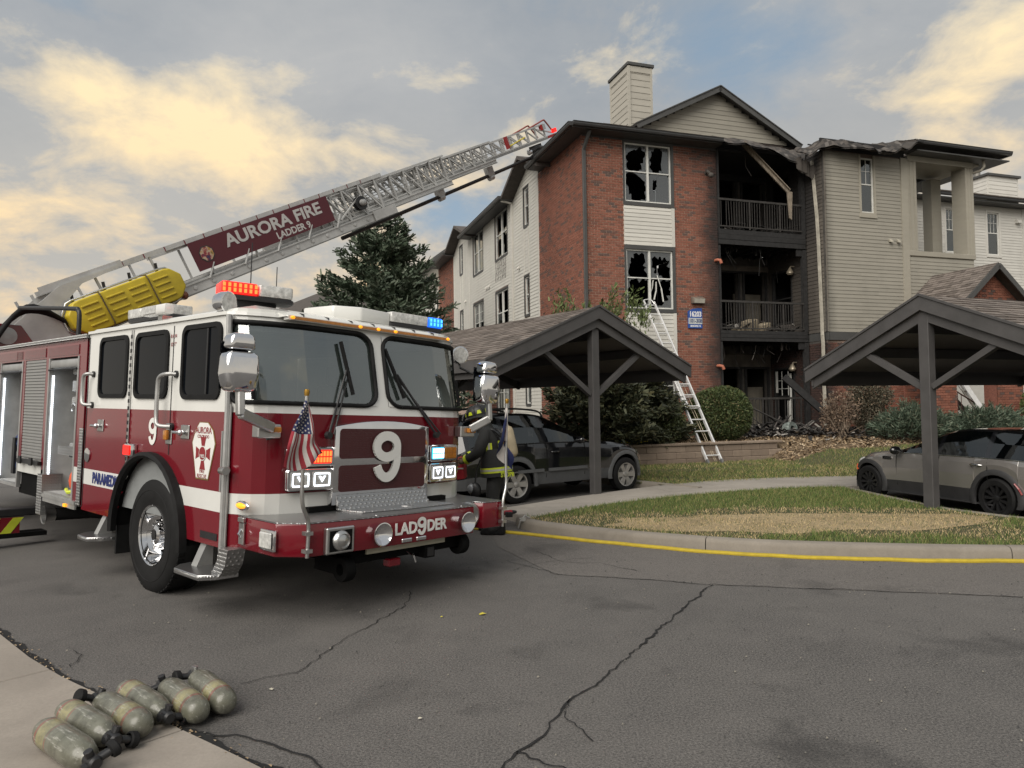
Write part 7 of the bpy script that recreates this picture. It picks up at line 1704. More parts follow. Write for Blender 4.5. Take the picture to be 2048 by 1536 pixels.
# open compartments
def compartment(x0, x1, z0, z1):
    c_ = MB(); y1 = YN+0.72
    c_.quad((x0, y1, z0), (x1, y1, z0), (x1, y1, z1), (x0, y1, z1)); c_.quad((x0, YN+0.02, z0), (x0, y1, z0), (x0, y1, z1), (x0, YN+0.02, z1)); c_.quad((x1, YN+0.02, z0), (x1, YN+0.02, z1), (x1, y1, z1), (x1, y1, z0)); c_.quad((x0, YN+0.02, z0), (x1, YN+0.02, z0), (x1, y1, z0), (x0, y1, z0)); c_.quad((x0, YN+0.02, z1), (x0, y1, z1), (x1, y1, z1), (x1, YN+0.02, z1))
    cm = T_('compartment', c_, mat('compartment_liner', (0.52, 0.52, 0.51), 0.45, 0.2, var=0.15, scale=5), body)
    f_ = MB()
    for (a, b2) in ((x0, x0+0.045), (x1-0.045, x1)): f_.box(a, b2, YN-0.008, YN+0.04, z0, z1)
    f_.box(x0, x1, YN-0.008, YN+0.04, z0-0.04, z0); T_('door_track', f_, M_GREYM, cm)
    f_ = MB(); f_.box(x0+0.02, x1-0.02, YN+0.0, YN+0.12, z1-0.13, z1-0.02); T_('rolled_shutter', f_, M_GREYM, cm, bevel=0.03)
    f_ = MB(); f_.tube([(x0+0.04, YN-0.015, z1-0.15), (x1-0.04, YN-0.015, z1-0.15)], 0.012, 6); T_('lift_bar', f_, M_BLK, cm)
    f_ = MB(); [f_.box(x0+0.05, x0+0.060, YN+0.03, YN+0.05, z0+0.05+0.025*k, z0+0.065+0.025*k) for k in range(int((z1-z0-0.25)/0.025))]; T_('led_strip', f_, led('strip_white', (0.8, 0.85, 0.9), 1.6) , cm)
    return cm
c1_ = compartment(-3.39, -2.335, 0.72, 2.40); c2_ = compartment(-5.45, -4.42, 0.72, 2.40)
# contents of the first compartment
for k, (z0, z1, m_) in enumerate(((2.02, 2.14, M_GREYM), (1.80, 1.95, M_STEEL2), (1.60, 1.74, M_GREYM), (1.05, 1.16, M_GREYM), (0.98, 1.03, M_BLK))):
    q = MB(); q.box(-3.0, -2.42, YN+0.15, YN+0.6, z0+0.18, z1+0.18); T_('tool_tray', q, m_, c1_, bevel=0.012, bseg=1)
q = MB(); q.box(-2.95, -2.5, YN+0.3, YN+0.6, 1.36, 1.75); T_('tool_case', q, M_BLK, c1_, bevel=0.02)
q = MB(); q.box(-3.1, -2.40, YN+0.06, YN+0.62, 1.20, 1.30); T_('sliding_tray', q, M_DIA, c1_)
q = MB(); q.tube([(-2.9, YN+0.14, 1.75), (-2.75, YN+0.10, 1.83), (-2.6, YN+0.14, 1.76)], 0.02, 6); T_('tool_grip', q, M_CHROME, c1_)
q = MB(); q.box(-5.2, -4.6, YN+0.3, YN+0.65, 0.8, 2.1); 
for k in range(10): q.box(-5.0, -4.62, YN+0.26, YN+0.30, 1.15+k*0.09, 1.19+k*0.09)
T_('rack', q, M_GREYM, c2_)
# roller shutter between the compartments
q = MB(); q.box(-4.33, -3.47, YN+0.012, YN+0.03, 1.06, 2.40); sht = T_('roller_shutter', q, mat('shutter_grey', (0.33, 0.33, 0.32), 0.4, 0.5, var=0.06), body)
sl_ = MB(); sl_.prism([(YN+0.012, 0.0), (YN-0.002, 0.008), (YN-0.002, 0.032), (YN+0.012, 0.040)], 0, -4.30, -3.50); slm = sl_.mesh('slat', MATS['shutter_grey'])
for k in range(32): link('slat', slm, sht, (0, 0, 1.10+k*0.0405))
q = MB(); q.box(-4.32, -3.46, YN-0.05, YN-0.004, 1.03, 1.08); q.box(-4.2, -4.1, YN-0.07, YN-0.05, 1.02, 1.12); q.box(-3.75, -3.65, YN-0.07, YN-0.05, 1.02, 1.12); T_('shutter_handle', q, M_BLK, sht)
q = MB(); q.box(-4.5, -3.40, YN+0.05, YN+0.5, 0.60, 0.90); T_('underbody', q, M_UNDER, body)
q = MB(); q.box(-3.39, -2.2, YN-0.03, YN+0.3, 0.655, 0.695); q.box(-3.3, -2.2, YN-0.02, YN-0.001, 0.60, 0.655); T_('running_board', q, M_GREYM, body); q = MB(); q.box(-2.52, -2.44, YN-0.04, YN-0.021, 0.61, 0.645); T_('marker_lamp', q, M_AMB, body)
q = MB(); q.lathe([(0.085, 0), (0.10, 0.10), (0.115, 0.12), (0.10, 0.115), (0.08, 0.0)], 20, Matrix.Translation((-3.30, YN+0.12, 0.42)) @ Euler((R(90), 0, 0)).to_matrix().to_4x4(), caps=False); T_('exhaust_pipe', q, M_STEEL2, body, smooth=50)
q = MB(); q.tube([(-3.30, YN+0.12, 0.42), (-3.1, YN+0.5, 0.44), (-2.2, YN+0.6, 0.5)], 0.08, 10); T_('exhaust_pipe', q, M_UNDER, body, smooth=50)
q = MB(); q.box(-6.6, -5.5, YN, YN+0.05, 0.65, 2.4); T_('body_panel', q, M_RED, body)
# black hand rail on the body roof
q = MB(); q.tube(smooth_path([(-2.80, YN+0.12, 2.64), (-2.80, YN+0.12, 2.92), (-2.86, YN+0.12, 3.00), (-3.1, YN+0.12, 3.04), (-5.2, YN+0.12, 3.22)], 5), 0.028, 8); T_('roof_rail', q, M_BLK, body, smooth=60)
# outrigger beam with chevrons, lower left
org = MB(); org.box(-4.35, -4.13, YN-1.3, YN+0.4, 0.32, 0.42); orr = T_('outrigger', org, M_BLK, bevel=0.01, bseg=1)
q = MB(); q.box(-4.128, -4.12, YN-1.3, YN-0.02, 0.10, 0.31); T_('outrigger_plate', q, M_RED, orr)
for k in range(5):
    yy = YN-1.28+k*0.26; q = MB(); q.prism([(yy, 0.105), (yy+0.12, 0.105), (yy+0.26, 0.305), (yy+0.14, 0.305)], 0, -4.1195, -4.115); T_('chevron', q, mat('chevron_lime', (0.45, 0.50, 0.03), 0.5), orr)
q = MB(); q.box(-4.36, -4.11, YN-1.3, YN+0.3, 0.04, 0.098); T_('outrigger_lower', q, M_UNDER, orr)

# ================================================================ aerial ladder (part of the truck)
LB, LT = Vector((-9.843, 13.9, 3.505)), Vector((1.45, 26.0, 12.005)); _d = (LT-LB).normalized()*-0.30+Vector((0, 0, -0.14)); LB += _d; LT += _d; LX = (LT-LB).normalized(); LYv = Vector((0, 0, 1)).cross(LX).normalized()
LM = frame(LB, LX, LYv); LLEN = (LT-LB).length
LT_ = TM.inverted() @ LM
M_LALU = mat('ladder_metal', (0.50, 0.50, 0.485), 0.42, 0.25, var=0.14, scale=3, dirt=0.2)
M_LALD = mat('ladder_metal_dark', (0.22, 0.22, 0.21), 0.5, 0.4, var=0.25, scale=3)
def lsec(mb_fn, name, m, parent=None):
    q = MB(); mb_fn(q); me = q.mesh(name, m); o = link(name, me, parent or trk)
    if parent is None: o.matrix_local = LT_
    return o
SECS = [(-0.4, 10.1, 0.56, -0.62, 0.60, 0.60, 0.26), (3.6, 12.75, 0.47, -0.47, 0.52, 0.55, 0.18), (6.4, 15.1, 0.40, -0.34, 0.45, 0.52, 0.15), (8.6, 18.25, 0.36, -0.20, 0.38, 0.50, 0.11)]
for si, (s0, s1, zt_, zb, hw, pit, bh) in enumerate(SECS):
    sec = lsec(lambda q: [q.box(s0, s1, y-0.05, y+0.05, zb, zb+bh) for y in (-hw,)], 'ladder_section', M_LALU)
    lsec(lambda q: q.box(s0, s1, hw-0.05, hw+0.05, zb, zb+bh), 'beam', M_LALU, sec)
    lsec(lambda q: q.box(s0, s1, -hw-0.075, -hw-0.052, zb+bh-0.035, zb+bh), 'flange', M_LALU, sec)
    lsec(lambda q: q.box(s0, s1, -hw-0.075, -hw-0.052, zb, zb+0.03), 'flange', M_LALD, sec)
    a0 = 1.2 if si == 0 else s0
    for y in (-hw, hw): lsec(lambda q: q.box(a0, s1, y-0.035, y+0.035, zt_-(0.10 if si == 0 else 0.055), zt_), 'top_rail', M_LALU, sec)
    vis0 = max(s0, [1.0, 7.9, 9.6, 12.4][si]-0.2)
    n = int((s1-vis0)/pit)
    for k in range(n+1):
        x = vis0+k*pit
        if si == 0 and x < 7.9 and k % 2: continue
        for y in (-hw, hw):
            lsec(lambda q: q.beam((x, y, zb+bh), (x, y, zt_-0.05), 0.045, 0.045, (1, 0, 0)), 'brace', M_LALU, sec)
            if x+pit <= s1 and not (si == 0 and x < 7.9):
                za, zc = (zt_-0.05, zb+bh) if k % 2 == 0 or True else (zb+bh, zt_-0.05)
                lsec(lambda q: q.beam((x, y, za), (x+pit*0.98, y, zc), 0.04, 0.04, (0, 1, 0)), 'brace', M_LALU, sec)
    for k in range(int((s1-vis0)/0.36)):
        x = vis0+0.18+k*0.36; lsec(lambda q: q.tube([(x, -hw, zb+bh*0.7), (x, hw, zb+bh*0.7)], 0.022, 6), 'rung', M_LALU, sec)
    if si == 0: base_sec = sec
    fly = sec
# base section plates, bolts, red rail marks
lsec(lambda q: q.prism([(1.0, -0.62), (2.6, -0.62), (2.4, -0.36), (1.7, -0.30), (1.30, -0.05), (1.36, 0.22), (1.7, 0.40), (2.5, 0.46), (2.5, 0.52), (1.3, 0.50), (0.3, 0.12), (-0.30, -0.10), (-0.30, -0.30), (0.9, -0.42)], 1, -0.70, -0.655), 'heel_plate', M_LALU, base_sec)
lsec(lambda q: q.prism([(1.0, -0.62), (2.6, -0.62), (2.4, -0.36), (1.7, -0.30), (1.30, -0.05), (1.36, 0.22), (1.7, 0.40), (2.5, 0.46), (2.5, 0.52), (1.3, 0.50), (0.3, 0.12), (-0.30, -0.10), (-0.30, -0.30), (0.9, -0.42)], 1, 0.655, 0.70), 'heel_plate', M_LALU, base_sec)
lsec(lambda q: q.box(0.95, 2.6, -0.66, -0.60, 0.46, 0.60), 'rail_plate', M_LALU, base_sec)
for k in range(18): lsec(lambda q: q.lathe([(0.045, 0), (0.045, 0.012), (0.03, 0.016)], 12, Matrix.Translation((1.4+k*0.48, -0.652, -0.49)) @ Euler((R(90), 0, 0)).to_matrix().to_4x4()), 'bolt', M_LALU, base_sec)
for k in range(15): lsec(lambda q: q.box(2.6+k*0.48, 2.625+k*0.48, -0.638, -0.634, 0.462, 0.558), 'rail_mark', M_RED, base_sec)
for k in range(5): lsec(lambda q: q.beam((4.2+k*0.95, -0.69, -0.40), (4.45+k*0.95, -0.69, -0.10), 0.02, 0.06, (0, 1, 0)), 'bracket', M_LALU, base_sec)
lsec(lambda q: q.box(9.3, 10.15, -0.70, -0.66, -0.60, -0.34), 'end_plate', M_LALU, base_sec)
text('LADDER', 0.001, 'blank_mark', M_LALU, base_sec, Matrix.Translation((5, 0, 0))) if False else None
# sign panel
pan_ = lsec(lambda q: q.box(4.05, 8.03, -0.70, -0.675, -0.20, 0.46), 'sign_panel', mat('sign_maroon', (0.085, 0.010, 0.017), 0.4, var=0.06, scale=2), base_sec)
PL_ = lambda x, z: frame((x, -0.703, z), (1, 0, 0), (0, 0, 1))
text('AURORA FIRE', 0.40, 'aurora_fire_lettering', mat('sign_silver', (0.50, 0.49, 0.47), 0.4, var=0.05), pan_, PL_(6.33, 0.22), 0.003, 0.012, 1.14); text('LADDER 9', 0.23, 'ladder_nine_lettering', MATS['sign_silver'], pan_, PL_(6.75, -0.07), 0.003, 0.006, 1.0)
em = lsec(lambda q: q.lathe([(0.19, 0), (0.19, 0.006)], 8, frame((4.38, -0.701, 0.12), (1, 0, 0), (0, 0, 1)) @ Matrix.Rotation(R(22.5), 4, 'Z')), 'emblem', mat('emblem_rim', (0.03, 0.03, 0.03), 0.5), pan_)
def m_emb():
    t = NT('emblem_art'); n = t.noise(7, 3, 0.6, 'Object'); t.set('Base Color', t.ramp(n, [(0.36, (0.02, 0.03, 0.08)), (0.45, (0.28, 0.03, 0.03)), (0.54, (0.45, 0.38, 0.28)), (0.62, (0.42, 0.20, 0.05)), (0.7, (0.12, 0.16, 0.05))])); return t.m
lsec(lambda q: q.lathe([(0.165, 0), (0.165, 0.004)], 8, frame((4.38, -0.7075, 0.12), (1, 0, 0), (0, 0, 1)) @ Matrix.Rotation(R(22.5), 4, 'Z')), 'emblem_face', m_emb(), pan_)
# hose reel on the side
reel = lsec(lambda q: q.lathe([(0.05, -0.08), (0.185, -0.08), (0.185, -0.06), (0.13, -0.05), (0.13, 0.05), (0.185, 0.06), (0.185, 0.08), (0.05, 0.08)], 24, Matrix.Translation((8.95, -0.76, -0.02)) @ Euler((R(90), 0, 0)).to_matrix().to_4x4(), caps=False), 'cable_reel', M_BLK, base_sec)
lsec(lambda q: q.lathe([(0.09, 0), (0.08, 0.10), (0.03, 0.12)], 16, Matrix.Translation((8.95, -0.86, -0.02)) @ Euler((R(90), 0, 0)).to_matrix().to_4x4()), 'reel_hub', M_GREYM, base_sec)
lsec(lambda q: q.beam((8.2, -0.70, -0.25), (9.0, -0.70, 0.15), 0.03, 0.05, (0, 1, 0)), 'bracket', M_LALU, base_sec)
# waterway pipe, brackets, monitor
lsec(lambda q: q.tube([(8.4, -0.15, -0.72), (17.6, -0.15, -0.60)], 0.058, 10), 'waterway_pipe', mat('waterway_black', (0.025, 0.022, 0.020), 0.45, 0.3, var=0.2), base_sec)
for x in (12.5, 15.0): lsec(lambda q: (q.box(x-0.16, x+0.12, -0.24, -0.06, -0.66, -0.36), q.tube([(x-0.12, -0.15, -0.72), (x+0.08, -0.15, -0.71)], 0.10, 10)), 'pipe_bracket', M_LALU, base_sec)
mon = lsec(lambda q: (q.tube([(17.4, -0.15, -0.62), (17.9, -0.15, -0.50), (18.1, -0.2, -0.42)], 0.09, 10), q.tube([(18.1, -0.2, -0.42), (17.7, -0.32, -0.36), (17.2, -0.36, -0.40)], 0.07, 10), q.ball((18.0, -0.15, -0.55), 0.17, 10, 7), q.box(17.7, 18.2, -0.1, 0.1, -0.5, -0.25)), 'monitor_nozzle', mat('monitor_dark', (0.035, 0.033, 0.03), 0.4, 0.5, var=0.4, scale=8), fly)
lsec(lambda q: (q.lathe([(0.09, 0), (0.10, 0.1), (0.06, 0.12)], 12, Matrix.Translation((17.15, -0.36, -0.40)) @ Euler((0, R(-90), 0)).to_matrix().to_4x4())), 'nozzle_tip', M_CHROME, fly)
# tip: red rail loop, lamps
lsec(lambda q: [q.tube(smooth_path([(17.3, y, 0.34), (18.0, y, 0.42), (18.35, y, 0.46), (18.45, y, 0.40), (18.75, y, -0.06)], 5), 0.028, 8) for y in (-0.38,)], 'tip_rail', mat('tip_red_dull', (0.25, 0.05, 0.04), 0.45, var=0.1), fly); lsec(lambda q: [q.tube(smooth_path([(17.3, y, 0.34), (18.0, y, 0.42), (18.35, y, 0.46), (18.45, y, 0.40), (18.75, y, -0.06)], 5), 0.028, 8) for y in (0.38,)], 'tip_rail', MATS['tip_red_dull'], fly)
M_TIPR = mat('tip_red', (0.30, 0.02, 0.02), 0.4, var=0.15)
for y in (-0.38, 0.38): lsec(lambda q: q.box(16.6, 18.8, y-0.045, y+0.045, -0.19, -0.10), 'tip_beam', M_TIPR, fly)
lsec(lambda q: q.beam((18.7, -0.38, -0.05), (17.4, -0.38, 0.36), 0.04, 0.04), 'brace', M_LALU, fly)
lsec(lambda q: q.box(18.62, 18.78, -0.52, -0.40, -0.06, 0.08), 'tip_light', M_LRED, fly); lsec(lambda q: q.box(18.05, 18.22, -0.5, -0.34, 0.15, 0.34), 'tip_lamp', M_STEEL2, fly)
lsec(lambda q: q.box(18.03, 18.06, -0.5, -0.34, 0.15, 0.34), 'tip_lamp_back', M_TIPR, fly)
lsec(lambda q: q.box(15.9, 16.05, -0.46, -0.40, -0.05, 0.36), 'axe_bracket', M_TIPR, fly); lsec(lambda q: q.tube([(16.1, -0.43, 0.02), (17.0, -0.43, 0.12)], 0.025, 6), 'yellow_tool', mat('tool_yellow', (0.55, 0.45, 0.04), 0.5), fly)
# cables along the ladder
for z_, y in ((0.05, -0.47), (0.12, -0.40), (-0.05, 0.40), (0.2, 0.42)): lsec(lambda q: q.tube([(8.6, y, z_), (15.5, y, z_-0.03)], 0.010, 5), 'cable', M_LALD, base_sec)
# lift cylinders, turntable pedestal
for y in (-0.42, 0.42): lsec(lambda q: (q.tube([(0.9, y, -1.75), (2.6, y, -0.95)], 0.09, 10), q.tube([(2.6, y, -0.95), (3.5, y, -0.55)], 0.05, 8)), 'lift_cylinder', M_LALD, base_sec)
lsec(lambda q: q.ball((3.5, -0.62, -0.55), 0.10, 10, 6), 'cylinder_eye', mat('copper_pin', (0.25, 0.10, 0.06), 0.4, 0.5), base_sec)
# pedestal, in truck coordinates
piv = TM.inverted() @ LB
for dy, dx in ((-0.0, -0.82), (0.0, 0.82)):
    q = MB(); q.prism([(piv.y-0.30, piv.z+0.22), (piv.y+0.22, piv.z+0.22), (piv.y+0.85, 2.4), (piv.y-1.3, 2.4)], 0, piv.x+dx-0.04, piv.x+dx+0.04); pd = T_('turntable_arm', q, M_RED, bevel=0.01, bseg=1)
    q = MB(); q.lathe([(0.16, 0), (0.16, 0.03), (0.06, 0.04)], 18, Matrix.Translation((piv.x+dx+math.copysign(0.04, dx), piv.y, piv.z)) @ Euler((0, R(90)*math.copysign(1, dx), 0)).to_matrix().to_4x4()); T_('pivot_pin', q, M_GREYM, pd)
q = MB(); q.lathe([(1.0, 0), (1.0, 0.12), (0.9, 0.14)], 32, Matrix.Translation((piv.x, piv.y, 2.30))); T_('turntable', q, M_GREYM)
q = MB()
for k in range(4): q.tube(smooth_path([(piv.x+0.9+0.06*k, piv.y-0.30, 2.4), (piv.x+0.88+0.06*k, piv.y-0.2, 3.0), (piv.x+0.85+0.06*k, piv.y+0.25, 3.55+0.03*k), (piv.x+0.80, piv.y+0.9, 3.5), (piv.x+0.75, piv.y+1.5, 3.1)], 5), 0.045, 7)
T_('hydraulic_hose', q, M_RUB, smooth=60)['kind'] = 'stuff'

# ================================================================ yellow rescue basket on the ladder side
M_YEL = mat('basket_yellow', (0.50, 0.385, 0.020), 0.45, var=0.12, scale=4, dirt=0.18)
bk = thing('rescue_basket', 'yellow plastic rescue basket strapped to the side of the aerial ladder', 'rescue basket', M=LM @ Matrix.Translation((2.28, -0.72, -0.22)))
q = MB(); outl = [(-1.20, -0.14), (-1.02, -0.33), (-0.9, -0.35), (0.9, -0.35), (1.02, -0.33), (1.20, -0.14), (1.20, 0.14), (1.02, 0.33), (0.9, 0.35), (-0.9, 0.35), (-1.02, 0.33), (-1.20, 0.14)]
q.prism(outl, 1, -0.30, 0.0); q.build('tub', M_YEL, bk, bevel=0.035, bseg=3)
for x0, x1 in ((-0.92, -0.58), (-0.42, -0.05), (0.05, 0.42), (0.58, 0.92)):
    for z_ in (-0.20, -0.07, 0.07, 0.20): r_ = MB(); r_.prism([(x0, z_-0.018), (x1, z_-0.018), (x1, z_+0.018), (x0, z_+0.018)], 1, -0.325, -0.29); r_.build('rib', M_YEL, bk, bevel=0.008, bseg=1)
r_ = MB(); lp = [(1.035*x, -0.02, 1.10*z) for x, z in outl]; r_.tube(lp+[lp[0]], 0.022, 8, caps=False); r_.build('rail', M_STEEL2, bk, smooth=60)
for x in (-0.5, 0.5): r_ = MB(); r_.tube([(x, -0.02, 0.38), (x, -0.30, 0.36), (x, -0.335, 0.28), (x, -0.335, -0.28), (x, -0.30, -0.36), (x, -0.02, -0.38)], 0.016, 6); r_.build('strap', mat('strap_brown', (0.10, 0.075, 0.03), 0.8), bk)
for x in (-0.9, -0.25, 0.3, 0.9): r_ = MB(); r_.beam((x, 0.08, 0.30), (x+0.05, 0.06, 0.52), 0.04, 0.06); r_.build('hook', M_BLK, bk)

# ================================================================ parked cars
def curve(keys, x):
    if x <= keys[0][0]: return keys[0][1]
    for i in range(len(keys)-1):
        (x0, y0), (x1, y1) = keys[i], keys[i+1]
        if x <= x1:
            p0 = keys[i-1] if i > 0 else keys[i]; p3 = keys[i+2] if i+2 < len(keys) else keys[i+1]; t = (x-x0)/(x1-x0)
            m0 = (y1-p0[1])/(x1-p0[0])*(x1-x0) if x1 != p0[0] else 0; m1 = (p3[1]-y0)/(p3[0]-x0)*(x1-x0)
            s_ = (y1-y0); m0 = max(-3*abs(s_), min(3*abs(s_), m0)) if s_ else 0; m1 = max(-3*abs(s_), min(3*abs(s_), m1)) if s_ else 0
            return (2*t**3-3*t**2+1)*y0+(t**3-2*t**2+t)*m0+(-2*t**3+3*t**2)*y1+(t**3-t**2)*m1
    return keys[-1][1]
M_CGLASS = glass('car_glass', '10161a', 0.10, 0.03, 0.22)
M_CHRT = mat('car_chrome', (0.60, 0.60, 0.60), 0.12, 1.0, var=0.05)
def car(name, label, origin, yaw, K, group=None):
    c = thing(name, label, 'car', (origin[0], origin[1], 0), yaw, group); Rw, wb, ar = K['R'], K['wb'], K['arch']
    x0, x1 = K['roof'][0][0], K['roof'][-1][0]
    xs = sorted({round(x0+(x1-x0)*i/64, 4) for i in range(65)} | {round(xc+ar*math.cos(math.pi*k/14), 4) for xc in (0, wb) for k in range(15)} | {p for q in K['pillars'] for p in q} | {K['ws'][0], K['ws'][1], K['doors'][0], K['doors'][1], K['doors'][2]})
    def zb(x):
        z = K['sill']+0.05*smoothstep(wb+0.3, x1, x)
        for xc in (0, wb):
            d = abs(x-xc)
            if d < ar: z = max(z, Rw+math.sqrt(max(0, ar*ar-d*d)))
        return z
    def ring(x):
        w, wr, bt_, rf_ = curve(K['w'], x), curve(K['wr'], x), curve(K['belt'], x), curve(K['roof'], x); b0 = min(zb(x), bt_-0.06); h = rf_-bt_
        return [(w*0.94, b0), (w*0.985, b0+0.30*(bt_-b0)), (w*1.0, b0+0.62*(bt_-b0)), (w*0.985, b0+0.88*(bt_-b0)), (w*0.955, bt_), (w*0.955+(wr-w*0.955)*0.50, bt_+0.52*h), (wr, bt_+0.90*h), (wr*0.88, bt_+0.972*h), (wr*0.5, rf_-0.004), (0.0, rf_)]
    P_ = [ring(x) for x in xs]; parts = {}
    def put(key, m_, pts): parts.setdefault(key, (MB(), m_))[0].add(pts, [tuple(range(len(pts)))])
    gl0, gl1 = K['glass']; d0, d1, d2 = K['doors']
    for i in range(len(xs)-1):
        a, b_ = xs[i], xs[i+1]; xm = (a+b_)/2
        for r_ in range(9):
            for s in (-1, 1):
                q = [(a, s*P_[i][r_][0], P_[i][r_][1]), (b_, s*P_[i+1][r_][0], P_[i+1][r_][1]), (b_, s*P_[i+1][r_+1][0], P_[i+1][r_+1][1]), (a, s*P_[i][r_+1][0], P_[i][r_+1][1])]
                pil = any(p < xm < p2 for p, p2 in K['pillars'])
                if 4 <= r_ <= 5 and gl0 < xm < gl1:
                    if pil: put(('pillar', s), K['pillar_m'], q)
                    else:
                        seg = sum(xm > p2 for p, p2 in K['pillars']); put(('side_window', s, seg), M_CGLASS, q)
                elif r_ >= 6 and K['ws'][0] < xm < K['ws'][1]: put(('windscreen', 0), M_CGLASS, q)
                elif r_ >= 6 and xm < K['rear_glass']: put(('rear_window', 0), M_CGLASS, q)
                elif r_ >= 6 and xm < K['ws'][0]: put(('roof', 0), K['roof_m'], q)
                elif r_ <= 3 and d0 < xm < d2 and zb(xm) < K['sill']+0.25 or (r_ <= 3 and d0 < xm < d2 and r_ >= 2): put(('door', s, 0 if xm < d1 else 1), K['clad'] if (r_ == 0 and K['cladrow']) else K['paint'], q) if not (r_ == 0 and K['cladrow']) else put(('cladding', s), K['clad'], q)
                elif r_ == 0 and K['cladrow']: put(('cladding', s), K['clad'], q)
                else: put(('front_body', 0) if xm > d2 else ('rear_body', s) if xm < d0 else ('body_side', s), K['paint'], q)
    for e, nm in ((0, 'rear_panel'), (-1, 'front_panel')):
        pr = P_[e]; x = xs[e]; q = MB(); q.poly([(x, y, z) for y, z in pr]+[(x, -y, z) for y, z in pr[::-1][1:]]); q.build(nm, K['clad'] if e else K['paint'], c)
    made = {}
    for k, (mb_, m_) in parts.items(): made[k] = mb_.build(k[0], m_, c, smooth=42)
    # dark inside so the panes show depth
    q = MB(); q.box(gl0+0.2, gl1-0.5, -K['w'][2][1]*0.8, K['w'][2][1]*0.8, K['sill'], curve(K['belt'], 0.5)-0.05); q.build('interior', M_UNDER, c)
    for xx in (0.15, 1.05):
        for yy in (-0.36, 0.36): q = MB(); q.box(xx-0.10, xx+0.03, yy-0.22, yy+0.22, 0.6, curve(K['belt'], 0.5)+0.28); q.build('seat', M_UNDER, c, bevel=0.04)
    # wheels
    for xc in (0, wb):
        for s in (-1, 1):
            yw = s*(curve(K['w'], xc)-0.105); M_ = Matrix.Translation((xc, yw, Rw)) @ Euler((R(-90)*s, 0, 0)).to_matrix().to_4x4(); t_ = Rw
            q = MB(); q.lathe([(t_*0.66, -0.10), (t_*0.9, -0.105), (t_, -0.08), (t_, 0.08), (t_*0.9, 0.105), (t_*0.66, 0.10)], 36, M_, caps=False); wh = q.build('wheel', M_RUB, c, smooth=40)
            q = MB(); q.lathe([(t_*0.68, 0.10), (t_*0.645, 0.09), (t_*0.62, 0.0), (t_*0.62, -0.06), (0, -0.06)], 36, M_, caps=False); q.build('rim_barrel', M_UNDER if K['blackrim'] else M_GREYM, wh, smooth=40)
            q = MB(); q.lathe([(t_*0.69, 0.098), (t_*0.69, 0.106), (t_*0.63, 0.10), (t_*0.63, 0.085)], 36, M_, caps=False); q.build('rim', K['rim_m'], wh, smooth=40)
            ns = K['spokes']
            for k in range(ns):
                a = 2*math.pi*k/ns; wd = t_*0.62*math.pi/ns*(0.62 if ns < 8 else 0.5)
                q = MB(); q.add([M_ @ Matrix.Rotation(a, 4, 'Z') @ Vector(v) for v in ((t_*0.10, -wd*0.55, 0.075), (t_*0.66, -wd*0.75, 0.095), (t_*0.66, wd*0.75, 0.095), (t_*0.10, wd*0.55, 0.075), (t_*0.10, -wd*0.6, 0.03), (t_*0.66, -wd, 0.05), (t_*0.66, wd, 0.05), (t_*0.10, wd*0.6, 0.03))], [(0, 1, 2, 3), (4, 7, 6, 5), (0, 4, 5, 1), (2, 6, 7, 3), (1, 5, 6, 2), (0, 3, 7, 4)]); q.build('spoke', K['rim_m'], wh)
            q = MB(); q.lathe([(t_*0.17, 0.05), (t_*0.16, 0.088), (t_*0.10, 0.095), (0, 0.096)], 16, M_, caps=False); q.build('hub_cap', K['rim_m'], wh, smooth=40)
            # arch liner and flare
            q = MB(); n = 16; pts = [(xc-(ar+0.005)*math.cos(math.pi*k/n), Rw+(ar+0.005)*math.sin(math.pi*k/n)) for k in range(n+1)]; wy = curve(K['w'], xc)
            for p, p2 in zip(pts, pts[1:]): q.quad((p[0], s*wy*0.93, p[1]), (p2[0], s*wy*0.93, p2[1]), (p2[0], s*wy*0.35, p2[1]), (p[0], s*wy*0.35, p[1]))
            q.build('arch_liner', M_UNDER, c)
            q = MB(); fw_ = K['flare']; prof = [(-0.012, -0.01), (0.018, -0.005), (0.022, fw_*0.6), (-0.004, fw_), (-0.02, fw_)]; rings = []
            for k in range(n+5):
                a = math.pi*(k-2)/n; xx = xc-ar*math.cos(a); wloc = curve(K['w'], max(x0, min(x1, xx)))*0.985; rings.append([(xc-(ar+o)*math.cos(a), s*(wloc+d_), max(K['sill']-0.02, Rw+(ar+o)*math.sin(a))) for d_, o in prof])
            kk = len(prof); q.add([v for r2 in rings for v in r2], [(i*kk+j, i*kk+(j+1) % kk, (i+1)*kk+(j+1) % kk, (i+1)*kk+j) for i in range(len(rings)-1) for j in range(kk)]); q.build('wheel_flare', K['clad'], c, smooth=50)
    for s in (-1, 1):
        yb = lambda x, f=0.99: s*curve(K['w'], x)*f
        for j, (xh) in enumerate(K['handles']):
            q = MB(); zz = K['hz']; q.tube([(xh-0.09, yb(xh, 0.995), zz), (xh-0.07, yb(xh)+s*0.035, zz+0.004), (xh+0.07, yb(xh)+s*0.035, zz+0.004), (xh+0.09, yb(xh, 0.995), zz)], 0.016, 8); q.build('handle', K['handle_m'], made.get(('door', s, 0 if xh < K['doors'][1] else 1), c), smooth=50)
        for xd in K['doors']: q = MB(); q.tube([(xd, yb(xd, 0.967)+s*0.0, K['sill']+0.12), (xd, yb(xd, 1.001), K['sill']+0.45), (xd, yb(xd, 0.988), curve(K['belt'], xd)-0.06), (xd, yb(xd, 0.957), curve(K['belt'], xd))], 0.006, 4); q.build('door_gap', M_UNDER, c)
